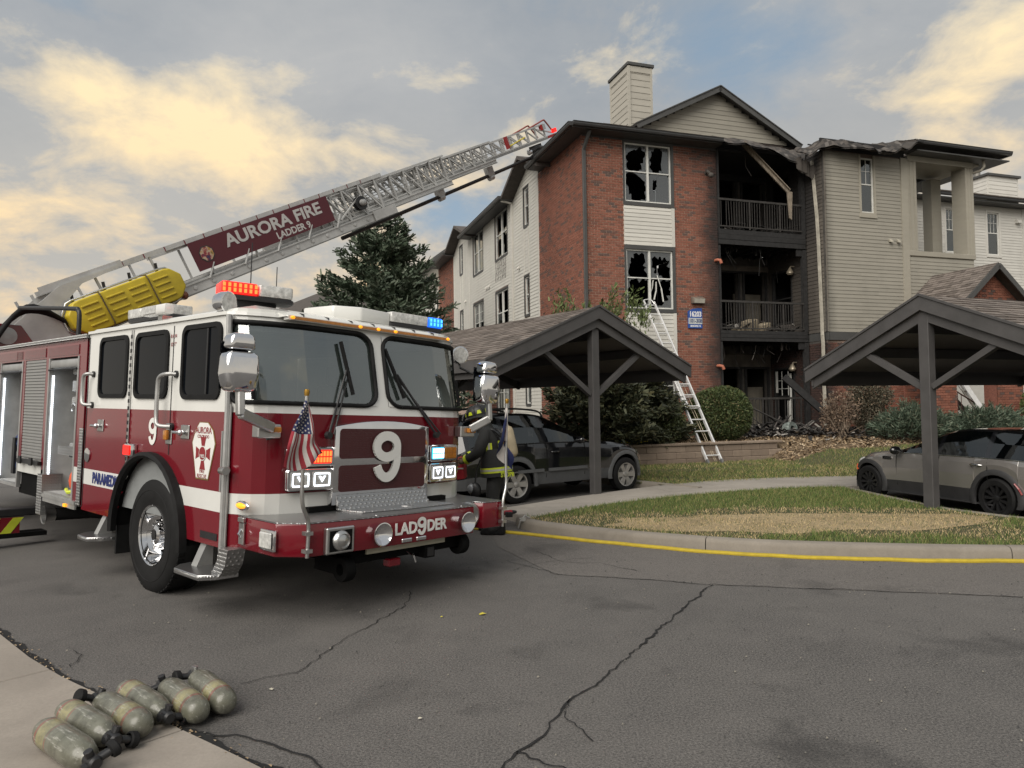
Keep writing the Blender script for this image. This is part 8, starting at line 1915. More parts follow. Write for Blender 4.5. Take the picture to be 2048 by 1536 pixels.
        q = MB(); xm = K['mirror_x']; q.ball((xm, yb(xm)+s*0.13, curve(K['belt'], xm)+0.05), (0.07, 0.11, 0.075), 14, 8); mr = q.build('mirror', K['mirror_m'], c, smooth=60); q = MB(); q.tube([(xm+0.02, yb(xm, 0.95), curve(K['belt'], xm)+0.02), (xm+0.02, yb(xm)+s*0.09, curve(K['belt'], xm)+0.03)], 0.025, 8); q.build('mirror_arm', M_BLK, mr)
        q = MB(); n = 20; pts = [(gl0+0.03+(gl1-gl0-0.06)*k/n) for k in range(n+1)]; q.tube([(x, yb(x, 0.962), curve(K['belt'], x)+0.004) for x in pts], 0.010, 6); q.build('belt_trim', K['trim_m'], c, smooth=60)
        q = MB(); xf = x1-K['lamp'][0]; q.ball((xf, yb(xf, 0.80), K['lamp'][1]), K['lamp'][2], 16, 10); q.build('headlamp', M_CLR, c, smooth=60)
        q = MB(); q.ball((x0+0.03, yb(x0, 0.86), curve(K['belt'], x0)-0.14), (0.05, 0.07, 0.11), 12, 8); q.build('tail_lamp', mat('tail_red', (0.22, 0.01, 0.01), 0.2, var=0.1, coat=0.5), c, smooth=60)
        if K.get('rails'):
            q = MB(); rr_ = K['rails']; q.tube(smooth_path([(rr_[0], s*0.58, curve(K['roof'], rr_[0])-0.02), (rr_[0]+0.12, s*0.58, curve(K['roof'], rr_[0]+0.2)+0.06), ((rr_[0]+rr_[1])/2, s*0.58, curve(K['roof'], 0)+0.075), (rr_[1]-0.15, s*0.58, curve(K['roof'], rr_[1]-0.2)+0.055), (rr_[1], s*0.58, curve(K['roof'], rr_[1])-0.03)], 6), 0.018, 8); q.build('roof_rail', M_BLK, c, smooth=60)
    return c
M_CLAD = mat('grey_cladding', (0.085, 0.088, 0.09), 0.5, var=0.12, scale=8); M_CLADB = mat('black_cladding', (0.030, 0.030, 0.031), 0.55, var=0.15, scale=8)
M_PBLK = mat('black_car_paint', (0.007, 0.0075, 0.009), 0.12, var=0.0, coat=0.9); M_PGRY = mat('grey_car_paint', (0.29, 0.275, 0.26), 0.24, 0.55, var=0.04, scale=3, coat=0.9); M_PDG = mat('dark_grey_car_paint', (0.028, 0.027, 0.026), 0.2, 0.3, var=0.05, coat=0.8)
M_ALLOY = mat('alloy_silver', (0.42, 0.41, 0.39), 0.32, 0.7, var=0.12, scale=9); M_RIMB = mat('rim_black', (0.018, 0.018, 0.019), 0.28, 0.3, var=0.1)
def suv(paint, clad): return dict(R=0.345, wb=2.79, arch=0.425, sill=0.31, paint=paint, roof_m=paint, clad=clad, cladrow=True, pillar_m=M_PBLK, rim_m=M_ALLOY, blackrim=False, spokes=6, flare=0.085,
    roof=[(-1.20, 0.98), (-1.08, 1.40), (-0.9, 1.56), (-0.4, 1.63), (0.3, 1.65), (0.75, 1.60), (1.05, 1.49), (1.45, 1.28), (1.82, 1.09), (2.3, 1.04), (2.9, 0.96), (3.25, 0.87), (3.42, 0.72), (3.47, 0.60)],
    belt=[(-1.20, 0.93), (-0.9, 1.055), (0.5, 1.075), (1.4, 1.06), (1.85, 1.03), (2.3, 0.975), (2.9, 0.90), (3.25, 0.80), (3.42, 0.64), (3.47, 0.56)],
    w=[(-1.20, 0.78), (-1.05, 0.87), (-0.3, 0.905), (1.5, 0.905), (2.6, 0.90), (3.1, 0.85), (3.38, 0.72), (3.47, 0.60)], wr=[(-1.20, 0.66), (-0.9, 0.64), (0.6, 0.655), (1.05, 0.66), (1.82, 0.78), (2.3, 0.80), (2.9, 0.78), (3.47, 0.50)],
    glass=(-0.98, 1.72), pillars=[(-0.30, -0.20), (0.62, 0.74)], ws=(0.98, 1.80), rear_glass=-0.98, doors=(-0.28, 0.70, 1.66), handles=(-0.05, 0.90), hz=0.90, handle_m=paint, mirror_x=1.42, mirror_m=M_PBLK, trim_m=M_BLK, lamp=(0.28, 0.74, (0.13, 0.10, 0.11)), rails=(-0.95, 0.85))
def place(wr, yaw, side, half):   # rear wheel contact on the seen side -> car origin
    n_ = Vector((-math.sin(yaw), math.cos(yaw), 0)); return Vector((wr[0], wr[1], 0)) - n_*side*half
ySV = math.atan2(1.612, 2.202)
oS = place((0.0685, 12.913), ySV, -1, 0.90)
sv = car('black_offroader', 'black four door off-roader with silver wheels under the left carport', oS, ySV, suv(M_PBLK, M_CLAD), 'parked cars')
q = MB(); q.box(0.02, 0.62, -0.925, -0.885, 0.545, 0.60); q.build('door_moulding', M_CLAD, sv); q = MB(); q.box(0.74, 1.70, -0.925, -0.885, 0.545, 0.60); q.build('door_moulding', M_CLAD, sv)
text('4x4', 0.13, 'window_lettering', mat('decal_grey', (0.10, 0.11, 0.11), 0.5, var=0), sv, frame((1.05, -0.828, 1.15), (1, 0, 0), (0, 0.35, 0.9)), 0.001, 0.002) if False else None
oS2 = oS + Vector((-math.sin(ySV), math.cos(ySV), 0))*2.75 - Vector((math.cos(ySV), math.sin(ySV), 0))*0.55
sv2 = car('grey_offroader', 'dark grey off-roader parked behind the black one', oS2, ySV, suv(M_PDG, M_CLADB), 'parked cars'); sv2.scale = (1.05, 1.05, 1.10)
MINI = dict(R=0.30, wb=2.52, arch=0.355, sill=0.20, paint=M_PGRY, roof_m=M_PBLK, clad=M_CLADB, cladrow=True, pillar_m=M_PBLK, rim_m=M_RIMB, blackrim=True, spokes=11, flare=0.085,
    roof=[(-0.80, 0.78), (-0.74, 1.06), (-0.55, 1.24), (-0.1, 1.305), (0.4, 1.325), (0.8, 1.30), (1.05, 1.225), (1.45, 1.07), (1.82, 0.93), (2.2, 0.885), (2.6, 0.82), (2.88, 0.71), (3.02, 0.56), (3.06, 0.45)],
    belt=[(-0.80, 0.72), (-0.55, 0.87), (0.2, 0.885), (1.2, 0.88), (1.82, 0.865), (2.2, 0.815), (2.6, 0.74), (2.88, 0.61), (3.02, 0.48), (3.06, 0.41)],
    w=[(-0.80, 0.66), (-0.6, 0.77), (0.0, 0.815), (1.2, 0.80), (2.4, 0.81), (2.75, 0.76), (2.95, 0.63), (3.06, 0.48)], wr=[(-0.80, 0.55), (-0.5, 0.58), (0.6, 0.60), (1.05, 0.60), (1.82, 0.70), (2.2, 0.70), (2.6, 0.66), (3.06, 0.40)],
    glass=(-0.62, 1.80), pillars=[(0.10, 0.18), (0.98, 1.06)], ws=(0.98, 1.80), rear_glass=-0.66, doors=(0.12, 1.00, 1.86), handles=(0.30, 1.20), hz=0.775, handle_m=M_CHRT, mirror_x=1.74, mirror_m=M_PBLK, trim_m=M_CHRT, lamp=(0.20, 0.62, (0.10, 0.11, 0.11)), rails=None)
yMN = math.atan2(2.468, -0.677); oM = place((7.147, 10.576), yMN, 1, 0.80)
mn = car('small_grey_car', 'small grey car with black roof and black wheels under the right carport', oM, yMN, MINI, 'parked cars')
q = MB(); q.prism(rrect(1.96, 2.16, 0.745, 0.80, 0.02), 1, 0.795, 0.812); v_ = q.build('side_scuttle', M_CHRT, mn); q = MB(); q.prism(rrect(1.985, 2.10, 0.757, 0.785, 0.012), 1, 0.8125, 0.816); q.build('scuttle_slot', M_BLK, v_)
q = MB(); q.tube([(2.83, 0.75, 0.50), (2.86, 0.735, 0.55), (2.87, 0.715, 0.60)], 0.016, 6); q.build('side_marker', mat('marker_orange', (0.55, 0.10, 0.03), 0.3), mn); q = MB(); q.tube([(-0.32, 0.825, 0.55), (-0.38, 0.82, 0.48), (-0.42, 0.81, 0.40)], 0.014, 6); q.build('side_marker', MATS['tail_red'], mn)
q = MB(); q.box(0.05, 2.1, 0.76, 0.80, 0.185, 0.205); q.build('sill_trim', M_CLADB, mn)
k2 = dict(MINI); k2.update(paint=M_PBLK, rim_m=M_ALLOY, blackrim=False, spokes=5)
oM2 = oM + Vector((math.sin(yMN), -math.cos(yMN), 0))*2.6 + Vector((math.cos(yMN), math.sin(yMN), 0))*0.1
m2_ = car('black_hatchback', 'black car just showing behind the small grey car at the right edge', oM2, yMN, k2, 'parked cars'); m2_.scale = (1.05, 1.05, 1.13)

# ================================================================ air cylinders
def m_bottle(seed):
    t = NT('air_cylinder_shell_%d' % seed); v = t.coord('Object'); sp_ = t.nd('ShaderNodeSeparateXYZ'); t.L.new(v, sp_.inputs[0]); z = sp_.outputs[2]
    n1 = t.noise(5, 6, 0.65); n2 = t.noise(24, 5, 0.7); rg = t.math('MULTIPLY', t.math('SUBTRACT', n1, 0.5), 0.03)
    c = t.ramp(n1, [(0.3, (0.085, 0.085, 0.060)), (0.5, (0.145, 0.145, 0.112)), (0.7, (0.20, 0.20, 0.165))])
    zz = t.math('ADD', z, rg)
    lab = t.math('MULTIPLY', sstep(t, 0.095, 0.10, zz), t.math('SUBTRACT', 1.0, sstep(t, 0.175, 0.18, zz)))
    c = t.mix(t.math('MULTIPLY', lab, t.ramp(n2, [(0.35, 0.85), (0.6, 0.45)])), c, (0.30, 0.27, 0.13))
    for a, b, cc in ((0.075, 0.092, (0.24, 0.07, 0.045)), (0.182, 0.19, (0.24, 0.09, 0.05)), (0.30, 0.303, (0.05, 0.05, 0.045)), (0.235, 0.238, (0.06, 0.06, 0.05))):
        m_ = t.math('MULTIPLY', sstep(t, a, a+0.004, z), t.math('SUBTRACT', 1.0, sstep(t, b, b+0.004, z))); c = t.mix(t.math('MULTIPLY', m_, t.ramp(n2, [(0.35, 0.9), (0.65, 0.3)])), c, cc)
    sc_ = t.ramp(t.noise(60, 4, 0.7, stretch=(1, 1, 0.15)), [(0.56, 0.0), (0.68, 0.7)]); c = t.mix(sc_, c, (0.38, 0.37, 0.33))
    dk = t.ramp(t.noise(5.5+seed, 6, 0.75), [(0.46, 0.0), (0.66, 0.75)]); c = t.mix(dk, c, (0.045, 0.042, 0.032))
    t.set('Base Color', c); t.set('Roughness', t.math('ADD', t.math('MULTIPLY', n2, 0.3), 0.22)); t.set('Coat Weight', 0.35); t.set('Coat Roughness', 0.2); return t.bump(n2, 0.15, 0.002).m
CYL = [((-2.47, 3.79), (-2.09, 3.50), 'nearest the camera on the concrete'), ((-2.50, 4.02), (-2.13, 3.74), 'second from the camera'), ((-2.01, 3.85), (-2.41, 4.17), 'third from the camera straddling the pavement edge'), ((-2.37, 4.37), (-1.97, 4.02), 'fourth from the camera with its valve on the asphalt'), ((-1.78, 4.04), (-2.17, 4.44), 'fifth from the camera on the asphalt'), ((-1.66, 4.14), (-2.06, 4.59), 'farthest from the camera on the asphalt')]
CR = 0.078
for i, (dome, valve, where) in enumerate(CYL):
    d = Vector((valve[0]-dome[0], valve[1]-dome[1], 0)); L = 0.60; d.normalize(); mid = (Vector((*dome, 0))+Vector((*valve, 0)))/2; zb_ = CR+(0.023 if i < 3 else 0.006); st = mid-d*L/2+Vector((0, 0, zb_))
    side = d.cross(Vector((0, 0, 1))); rr = random.Random(i)
    cy = thing('air_cylinder', 'scuffed olive grey breathing air cylinder, %s' % where, 'air cylinder', M=frame(st, side, Vector((0, 0, 1))) @ Matrix.Rotation(math.pi, 4, 'Y') if False else (lambda m: m)(Matrix((side, d.cross(side), d)).transposed().to_4x4() if False else Matrix.Translation(st) @ d.to_track_quat('Z', 'Y').to_matrix().to_4x4() @ Matrix.Rotation(rr.uniform(-0.5, 0.5), 4, 'Z') @ Matrix.Diagonal((1, 1, 1.2, 1))), group='air cylinders laid out at the pavement edge')
    prof = [(0.0, 0.0), (0.025, 0.002), (0.055, 0.012), (0.066, 0.034), (0.075, 0.06), (CR, 0.095), (CR, 0.35), (0.075, 0.385), (0.066, 0.415), (0.06, 0.44), (0.035, 0.452), (0.030, 0.47)]
    q = MB(); q.lathe(prof, 36, caps=False); q.build('shell', m_bottle(i), cy, smooth=60)
    q = MB(); q.lathe([(0.03, 0.455), (0.034, 0.475), (0.034, 0.53), (0.024, 0.54), (0, 0.54)], 14, caps=False); q.tube([(0, 0, 0.505), (0.05, 0, 0.51), (0.085, 0, 0.515)], 0.020, 10); vb = q.build('valve', M_BLK, cy, smooth=40)
    q = MB(); q.lathe([(0.030, 0), (0.040, 0.006), (0.042, 0.034), (0.036, 0.042), (0, 0.042)], 12, Matrix.Translation((0.075, 0, 0.512)) @ Euler((0, R(90), 0)).to_matrix().to_4x4(), caps=False); q.build('valve_knob', M_RUB, vb, smooth=30)
    q = MB(); q.lathe([(0.022, 0), (0.024, 0.02), (0.012, 0.024)], 12, Matrix.Translation((-0.03, 0, 0.51)) @ Euler((0, R(-90), 0)).to_matrix().to_4x4()); q.lathe([(0.02, 0), (0.021, 0.03), (0.016, 0.032)], 12, Matrix.Translation((0, 0.03, 0.50)) @ Euler((R(-90), 0, 0)).to_matrix().to_4x4()); q.build('pressure_gauge', M_STEEL2 if i == 5 else M_BLK, vb)

# ================================================================ flags on the bumper
FM = TM
def pole(name, label, pts, top, cat='flag pole'):
    p_ = thing(name, label, cat, M=TM); q = MB(); q.tube(smooth_path(pts, 6), 0.016, 8); q.build('pole', M_STEEL2, p_, smooth=60); q = MB(); q.lathe([(0.018, 0), (0.022, 0.03), (0.02, 0.05), (0.0, 0.056)], 12, Matrix.Translation(top)); q.build('finial', mat('finial_gold', (0.45, 0.26, 0.05), 0.25, 0.8), p_, smooth=40)
    for k in (0, 1): z_ = (0.70, 0.84)[k]; q = MB(); q.box(pts[0][0]-0.03, pts[0][0]+0.03, pts[0][1]-0.035, pts[0][1]+0.03, z_-0.015, z_+0.015); q.build('clamp', M_STEEL2, p_)
    return p_
pole('flag_pole', 'bent steel marker pole on the near corner of the truck bumper', [(2.115, -1.03, 0.645), (2.115, -1.03, 0.92), (2.13, -1.10, 1.08), (2.13, -1.11, 1.35), (2.13, -1.10, 1.93)], (2.13, -1.10, 1.93))
pole('flag_pole', 'bent steel marker pole on the far corner of the truck bumper', [(2.05, 1.41, 0.645), (2.05, 1.41, 0.91), (2.03, 1.475, 1.08), (2.02, 1.475, 1.35), (2.02, 1.465, 1.95)], (2.02, 1.465, 1.95))
M_FR = mat('flag_red', (0.28, 0.018, 0.03), 0.75, var=0.1, scale=12); M_FW = mat('flag_white', (0.50, 0.47, 0.44), 0.75, var=0.1, scale=12); M_FB = mat('flag_blue', (0.012, 0.018, 0.075), 0.75, var=0.1, scale=12); M_FY = mat('flag_gold', (0.55, 0.36, 0.03), 0.7, var=0.1)
def cloth(name, label, C0, C1, F0, F1, pick, nu, nv, fold, bulge):
    """cloth between hoist edge C0-C1 and fly edge F0-F1 with hanging folds; pick(a, b) chooses the colour of each cell"""
    f_ = thing(name, label, 'flag', M=TM); mats = [M_FR, M_FW, M_FB, M_FY]; q = MB(); C0, C1, F0, F1 = map(Vector, (C0, C1, F0, F1))
    def pt(a, b): 
        p = (C0.lerp(C1, b)).lerp(F0.lerp(F1, b), a); w = math.sin(b*fold*math.pi*2+a*1.6)*0.035*min(1, a*2.2)+0.012*math.sin(a*9+b*4)
        return p+Vector((w+bulge*math.sin(a*math.pi)*0.03, 0.35*w, -0.02*math.sin(math.pi*b)*a))
    V = [[pt(i/nu, j/nv) for j in range(nv+1)] for i in range(nu+1)]
    for i in range(nu):
        for j in range(nv): q.cur = pick((i+0.5)/nu, (j+0.5)/nv); q.quad(V[i][j], V[i+1][j], V[i+1][j+1], V[i][j+1])
    q.build('cloth', mats, f_, smooth=70); return f_, pt
FLG = [((-1.150, 1.895), (-1.105, 1.855)), ((-1.250, 1.70), (-1.060, 1.655)), ((-1.305, 1.54), (-1.005, 1.555)), ((-1.325, 1.385), (-0.945, 1.475))]
us = thing('national_flag', 'striped red, white and blue flag hanging from the near bumper pole', 'flag', M=TM)
def upt(a, b):
    k = min(2.999, max(0, a)*3); i = int(k); f = k-i; (l0, r0), (l1, r1) = FLG[i], FLG[i+1]
    L_, R_ = [l0[j]+(l1[j]-l0[j])*f for j in (0, 1)], [r0[j]+(r1[j]-r0[j])*f for j in (0, 1)]
    w = math.sin(b*9.5+a*1.4)*0.030*min(1, a*2.0+0.15)+0.010*math.sin(a*11+b*5)
    return Vector((2.185+w, L_[0]+(R_[0]-L_[0])*b+0.008*math.sin(a*6), L_[1]+(R_[1]-L_[1])*b-0.075*math.sin(math.pi*min(1, b*1.25))*a*a))
q = MB(); nu, nv = 42, 39
V = [[upt(i/nu, j/nv) for j in range(nv+1)] for i in range(nu+1)]
for i in range(nu):
    for j in range(nv): a, b = (i+0.5)/nu, (j+0.5)/nv; q.cur = 2 if (a < 0.44 and b < 9/13+0.02) else (0 if int(b*13) % 2 == 0 else 1); q.quad(V[i][j], V[i+1][j], V[i+1][j+1], V[i][j+1])
q.build('cloth', [M_FR, M_FW, M_FB], us, smooth=70)
q = MB()
for i in range(9):
    for j in range(6 if i % 2 == 0 else 5):
        a, b = 0.44*(j+0.6+(0.5 if i % 2 else 0))/6.2, 0.69*(i+0.5)/9; o = upt(a, b); e1 = (upt(a+0.01, b)-upt(a-0.01, b)).normalized(); e2 = (upt(a, b+0.01)-upt(a, b-0.01)).normalized(); nrm = e1.cross(e2)
        if nrm.x < 0: nrm = -nrm
        pts = [o+nrm*0.003+(e1*math.cos(k*math.pi/5)+e2*math.sin(k*math.pi/5))*(0.0105 if k % 2 == 0 else 0.0045) for k in range(10)]; q.poly(pts)
q.build('stars', M_FW, us)['kind'] = 'stuff'
def co(a, b):
    r_ = math.hypot((a-0.36)*1.4, b-0.5); ang = math.atan2(b-0.5, (a-0.36))
    if r_ < 0.13: return 3
    if r_ < 0.30 and abs(ang) > 0.6: return 0
    return 1 if 1/3 < b < 2/3 else 2
cloth('state_flag', 'blue and white flag with red ring hanging from the far bumper pole', (2.02, 1.44, 1.90), (2.02, 1.45, 1.50), (2.00, 1.30, 1.52), (1.98, 1.62, 1.20), co, 44, 30, 1.2, 1)
q = MB(); q.beam((2.035, 1.445, 1.90), (2.035, 1.445, 1.55), 0.03, 0.01, (0, 1, 0)); sl2 = thing('flag_sleeve', 'white printed sleeve strip beside the far bumper pole', 'sleeve', M=TM); q.build('strip', M_FW, sl2)

# ================================================================ hose, tools, litter
M_HOSE = mat('hose_yellow', (0.42, 0.31, 0.022), 0.7, var=0.15, scale=14, kind='World', dirt=0.2, bump=0.3, bscale=120)
hp = smooth_path([(-1.5, 11.0), (-0.6, 10.36), (0.10, 9.84), (0.45, 9.62), (0.80, 9.38), (1.64, 8.84), (2.49, 8.38), (3.23, 8.13), (4.27, 7.89), (5.56, 7.75), (7.5, 7.62), (10, 7.55)], 10)
hp = [(x, y+0.012*math.sin(x*5.1)+0.008*math.sin(x*11), 0.0) for x, y in hp]
ho = sweep(hp, [(-0.046, 0.006), (-0.048, 0.022), (-0.024, 0.036), (0.024, 0.036), (0.048, 0.022), (0.046, 0.006)], 'fire_hose', M_HOSE, None); tag(ho, 'flat yellow fire hose lying along the island kerb', 'hose')
dr_ = thing('cordless_drill', 'red and black cordless tool lying on the path corner', 'tool', (-0.08, 10.78, 0.128), R(25))
q = MB(); q.tube([(-0.11, 0, 0.04), (0.05, 0, 0.04)], [0.035, 0.038], 12); q.build('motor_body', mat('tool_red', (0.30, 0.02, 0.03), 0.4), dr_, smooth=40); q = MB(); q.tube([(0.05, 0, 0.04), (0.10, 0, 0.04), (0.13, 0, 0.04)], [0.034, 0.028, 0.018], 12); q.build('chuck', M_BLK, dr_); q = MB(); q.beam((-0.04, 0.0, 0.035), (-0.07, -0.14, 0.03), 0.04, 0.05); q.box(-0.12, -0.02, -0.20, -0.14, 0.0, 0.07); q.build('grip', M_BLK, dr_, bevel=0.006, bseg=1)
wr_ = thing('hose_clamp', 'small metal clamp hooked over the island kerb', 'clamp', (0.06, 10.25, 0.0)); q = MB(); q.tube([(0, 0, 0.02), (0.03, 0, 0.12), (0.10, 0.02, 0.20), (0.16, 0.05, 0.16)], 0.012, 6); q.tube([(0.02, 0, 0.16), (0.12, 0.02, 0.13), (0.14, 0, 0.05)], 0.010, 6); q.box(0.05, 0.11, -0.02, 0.03, 0.12, 0.17); q.build('jaw', M_GREYM, wr_)
def litter(name, label, x, y, s, m, seed):
    rr = random.Random(seed); q = MB(); vs_ = [(rr.uniform(-s, s), rr.uniform(-s, s)*0.6, 0.006+rr.uniform(0, s*0.5)) for _ in range(7)]; q.add([(0, 0, 0.012+s*0.3)]+[(s*math.cos(k)*rr.uniform(.6, 1), s*0.6*math.sin(k)*rr.uniform(.6, 1), 0.006+rr.uniform(0, s*0.35)) for k in range(6)], [(0, k+1, (k+1) % 6+1) for k in range(6)])
    o = q.build(name, m); o.location = (x, y, 0); tag(o, label, 'litter')
M_LIT = mat('yellow_scrap', (0.42, 0.36, 0.04), 0.8, var=0.2); M_LIT2 = mat('pale_scrap', (0.45, 0.42, 0.34), 0.8, var=0.2)
litter('leaf_scrap', 'larger crumpled yellow leaf on the open asphalt', -0.28, 6.11, 0.045, M_LIT, 1); litter('leaf_scrap', 'small yellow leaf left of the larger one on the asphalt', -0.62, 6.05, 0.018, M_LIT, 2); litter('paper_scrap', 'tiny pale scrap beside the farthest air cylinder', -1.55, 4.55, 0.022, M_LIT2, 3); litter('paper_scrap', 'tiny pale scrap on the asphalt in the foreground', -0.55, 4.1, 0.016, M_LIT2, 4)
pb = []; 
for _ in range(900):
    x, y = rng.uniform(-3.5, 6), rng.uniform(2.8, 8.5); s = rng.uniform(0.003, 0.009); b0 = len(pb)*1; pb.append((x, y, s))
V = np.array([p for (x, y, s) in pb for p in ((x-s, y-s, 0.0085), (x+s, y-s*0.8, 0.0085), (x, y+s, 0.0085), (x, y, 0.0085+s*1.3))]); F_ = np.array([f for i in range(len(pb)) for f in ((4*i, 4*i+1, 4*i+3), (4*i+1, 4*i+2, 4*i+3), (4*i+2, 4*i, 4*i+3))])
tag(arr_mesh('road_grit', V, F_, piecewise('grit', [(0, (0.03, 0.03, 0.03)), (0.6, (0.10, 0.095, 0.085)), (1, (0.24, 0.22, 0.18))], 0.9, 0, bump=0), None, np.repeat(rng.random(len(pb)), 3)), 'loose grit scattered over the asphalt', 'grit', kind='stuff')
# blown leaves and grit along the gutter edge
lf = []
for k in range(260):
    p = lerp_path(edge, rng.uniform(3.0, plen(edge)-0.6)); lf.append((p[0]+rng.normal(0, 0.035), p[1]+rng.normal(0, 0.035), rng.uniform(0.004, 0.013)))
V, F_ = [], []
for (x, y, s) in lf:
    a = rng.uniform(0, 6.28); b0 = len(V); V += [(x+s*math.cos(a+t), y+s*math.sin(a+t)*0.6, 0.011+rng.uniform(0, 0.014)) for t in (0, 1.6, 3.1, 4.7)]; F_.append((b0, b0+1, b0+2, b0+3))
tag(arr_mesh('gutter_leaves', np.array(V), np.array(F_), M_CHIP, None, rng.random(len(F_))*0.6), 'dry leaf crumbs caught along the pavement edge', 'leaf litter', kind='stuff')
# gear in the truck compartments
bag = thing('blue_gear_bag', 'blue padded gear bag in the rear open compartment', 'bag', M=TM @ Matrix.Translation((-4.75, YN+0.16, 0.74))); q = MB(); q.ball((0, 0.05, 0.22), (0.26, 0.17, 0.22), 14, 8); q.build('pouch', mat('bag_blue', (0.012, 0.03, 0.10), 0.8, var=0.2), bag, smooth=60); q = MB(); q.ball((-0.02, 0.05, 0.52), (0.24, 0.18, 0.18), 14, 8); q.build('top_roll', MATS['bag_blue'], bag, smooth=60); q = MB(); q.box(-0.05, 0.05, -0.14, -0.11, 0.1, 0.6); q.build('strap', M_BLK, bag)
vst = thing('safety_vest', 'folded orange safety vest in the front open compartment', 'vest', M=TM @ Matrix.Translation((-2.62, YN+0.2, 0.73))); q = MB(); q.ball((0, 0, 0.17), (0.17, 0.15, 0.19), 14, 8); q.build('cloth', mat('vest_orange', (0.60, 0.09, 0.03), 0.8, var=0.15), vst, smooth=60); q = MB(); q.tube([(-0.18, -0.12, 0.05), (0, -0.16, 0.03), (0.17, -0.12, 0.06)], 0.022, 6); q.build('lime_band', mat('vest_lime', (0.50, 0.58, 0.05), 0.7), vst)
tp = thing('caution_tape', 'short strip of yellow and black caution tape on the retaining wall', 'tape', bw(0.05, -3.20, 0.72), BYAW); q = MB(); q.box(-0.45, 0.35, -0.01, 0.01, 0.0, 0.06); q.build('tape_strip', mat('tape_yellow', (0.55, 0.44, 0.02), 0.5), tp)
for k in range(5): q = MB(); q.box(0.02+k*0.05, 0.045+k*0.05, -0.013, 0.013, 0.012, 0.048); q.build('tape_print', M_BLK, tp)

# ================================================================ firefighter
def skinned(name, verts, edges, radii, m, parent, sub=2, root=0, smooth=True):
    me = bpy.data.meshes.new(name); me.from_pydata([tuple(v) for v in verts], edges, []); o = bpy.data.objects.new(name, me); col.objects.link(o)
    o.modifiers.new('skin', 'SKIN'); lay_ = me.skin_vertices[0].data
    for i, r_ in enumerate(radii): lay_[i].radius = r_ if isinstance(r_, tuple) else (r_, r_); lay_[i].use_root = (i == root)
    s_ = o.modifiers.new('sub', 'SUBSURF'); s_.levels = sub; s_.render_levels = sub
    dg = bpy.context.evaluated_depsgraph_get(); dg.update(); me2 = bpy.data.meshes.new_from_object(o.evaluated_get(dg)); bpy.data.objects.remove(o); me2.materials.clear(); me2.materials.append(m); me2.shade_smooth(); me2.name = name
    return link(name, me2, parent)
M_COAT = mat('turnout_black', (0.016, 0.0165, 0.016), 0.85, var=0.35, scale=7, bump=0.5, bscale=22)
M_LIME = mat('reflective_lime', (0.48, 0.56, 0.03), 0.5, var=0.1, scale=20, dirt=0.15); M_SILV = mat('reflective_silver', (0.42, 0.42, 0.40), 0.35, 0.2, var=0.1); M_SKIN = mat('skin', (0.30, 0.16, 0.11), 0.6, var=0.1)
# local frame: +x is the way he faces, +y his left (towards the camera), z up
FY = R(168)
ff = thing('person', 'firefighter in black turnout coat and helmet bending over by the truck bumper', 'person', (-0.23, 10.02, 0), FY)
J = dict(pel=(0, 0, 0.93), wst=(0.03, 0, 1.10), chest=(0.10, 0, 1.30), neck=(0.17, 0, 1.47), head=(0.24, 0, 1.57), headt=(0.27, 0, 1.68),
    hl=(0, 0.11, 0.88), kl=(0.04, 0.14, 0.50), al=(-0.05, 0.16, 0.12), tl=(0.10, 0.17, 0.055), hr=(0, -0.11, 0.88), kr=(0.10, -0.14, 0.50), ar=(0.05, -0.16, 0.12), tr=(0.21, -0.17, 0.055),
    sl=(0.10, 0.20, 1.40), el=(0.20, 0.27, 1.13), wl=(0.42, 0.17, 1.02), sr=(0.12, -0.20, 1.40), er=(0.26, -0.25, 1.14), wr=(0.47, -0.10, 1.04), ml=(0.16, 0.245, 1.25), mr=(0.2, -0.24, 1.26))
names = list(J); idx = {n: i for i, n in enumerate(names)}; rad = dict(pel=(0.19, 0.155), wst=(0.185, 0.155), chest=(0.20, 0.165), neck=0.075, head=0.088, headt=0.08, hl=0.12, kl=0.098, al=0.085, tl=0.062, hr=0.12, kr=0.098, ar=0.085, tr=0.062, sl=0.098, ml=0.092, el=0.08, wl=0.058, sr=0.098, mr=0.092, er=0.08, wr=0.058)
ed = [('pel', 'wst'), ('wst', 'chest'), ('chest', 'neck'), ('neck', 'head'), ('head', 'headt'), ('pel', 'hl'), ('hl', 'kl'), ('kl', 'al'), ('al', 'tl'), ('pel', 'hr'), ('hr', 'kr'), ('kr', 'ar'), ('ar', 'tr'), ('chest', 'sl'), ('sl', 'ml'), ('ml', 'el'), ('el', 'wl'), ('chest', 'sr'), ('sr', 'mr'), ('mr', 'er'), ('er', 'wr')]
body = skinned('body', [J[n] for n in names], [(idx[a], idx[b]) for a, b in ed], [rad[n] for n in names], M_COAT, ff)
# head with face
hd = MB(); hd.ball((0, 0, 0), (0.098, 0.078, 0.125), 18, 14); H_ = Matrix.Translation((0.27, 0, 1.60)) @ Matrix.Rotation(R(18), 4, 'Y')
hd = MB(); hd.ball((0, 0, 0), (0.098, 0.078, 0.125), 18, 14, H_); hd.ball((0.098, 0, -0.012), (0.02, 0.014, 0.026), 8, 6, H_); hd.ball((0.0, 0.079, -0.01), (0.024, 0.012, 0.034), 8, 6, H_); hd.ball((0.0, -0.079, -0.01), (0.024, 0.012, 0.034), 8, 6, H_)
face = hd.build('head', M_SKIN, ff, smooth=60)
for s in (-1, 1): q = MB(); q.ball((0.087, s*0.032, 0.012), (0.012, 0.014, 0.009), 8, 6, H_); q.build('eye', M_VINYL, face)
q = MB(); q.ball((0.088, 0, -0.062), (0.012, 0.028, 0.008), 10, 6, H_); q.build('mouth', mat('lip', (0.22, 0.07, 0.06), 0.6), face)
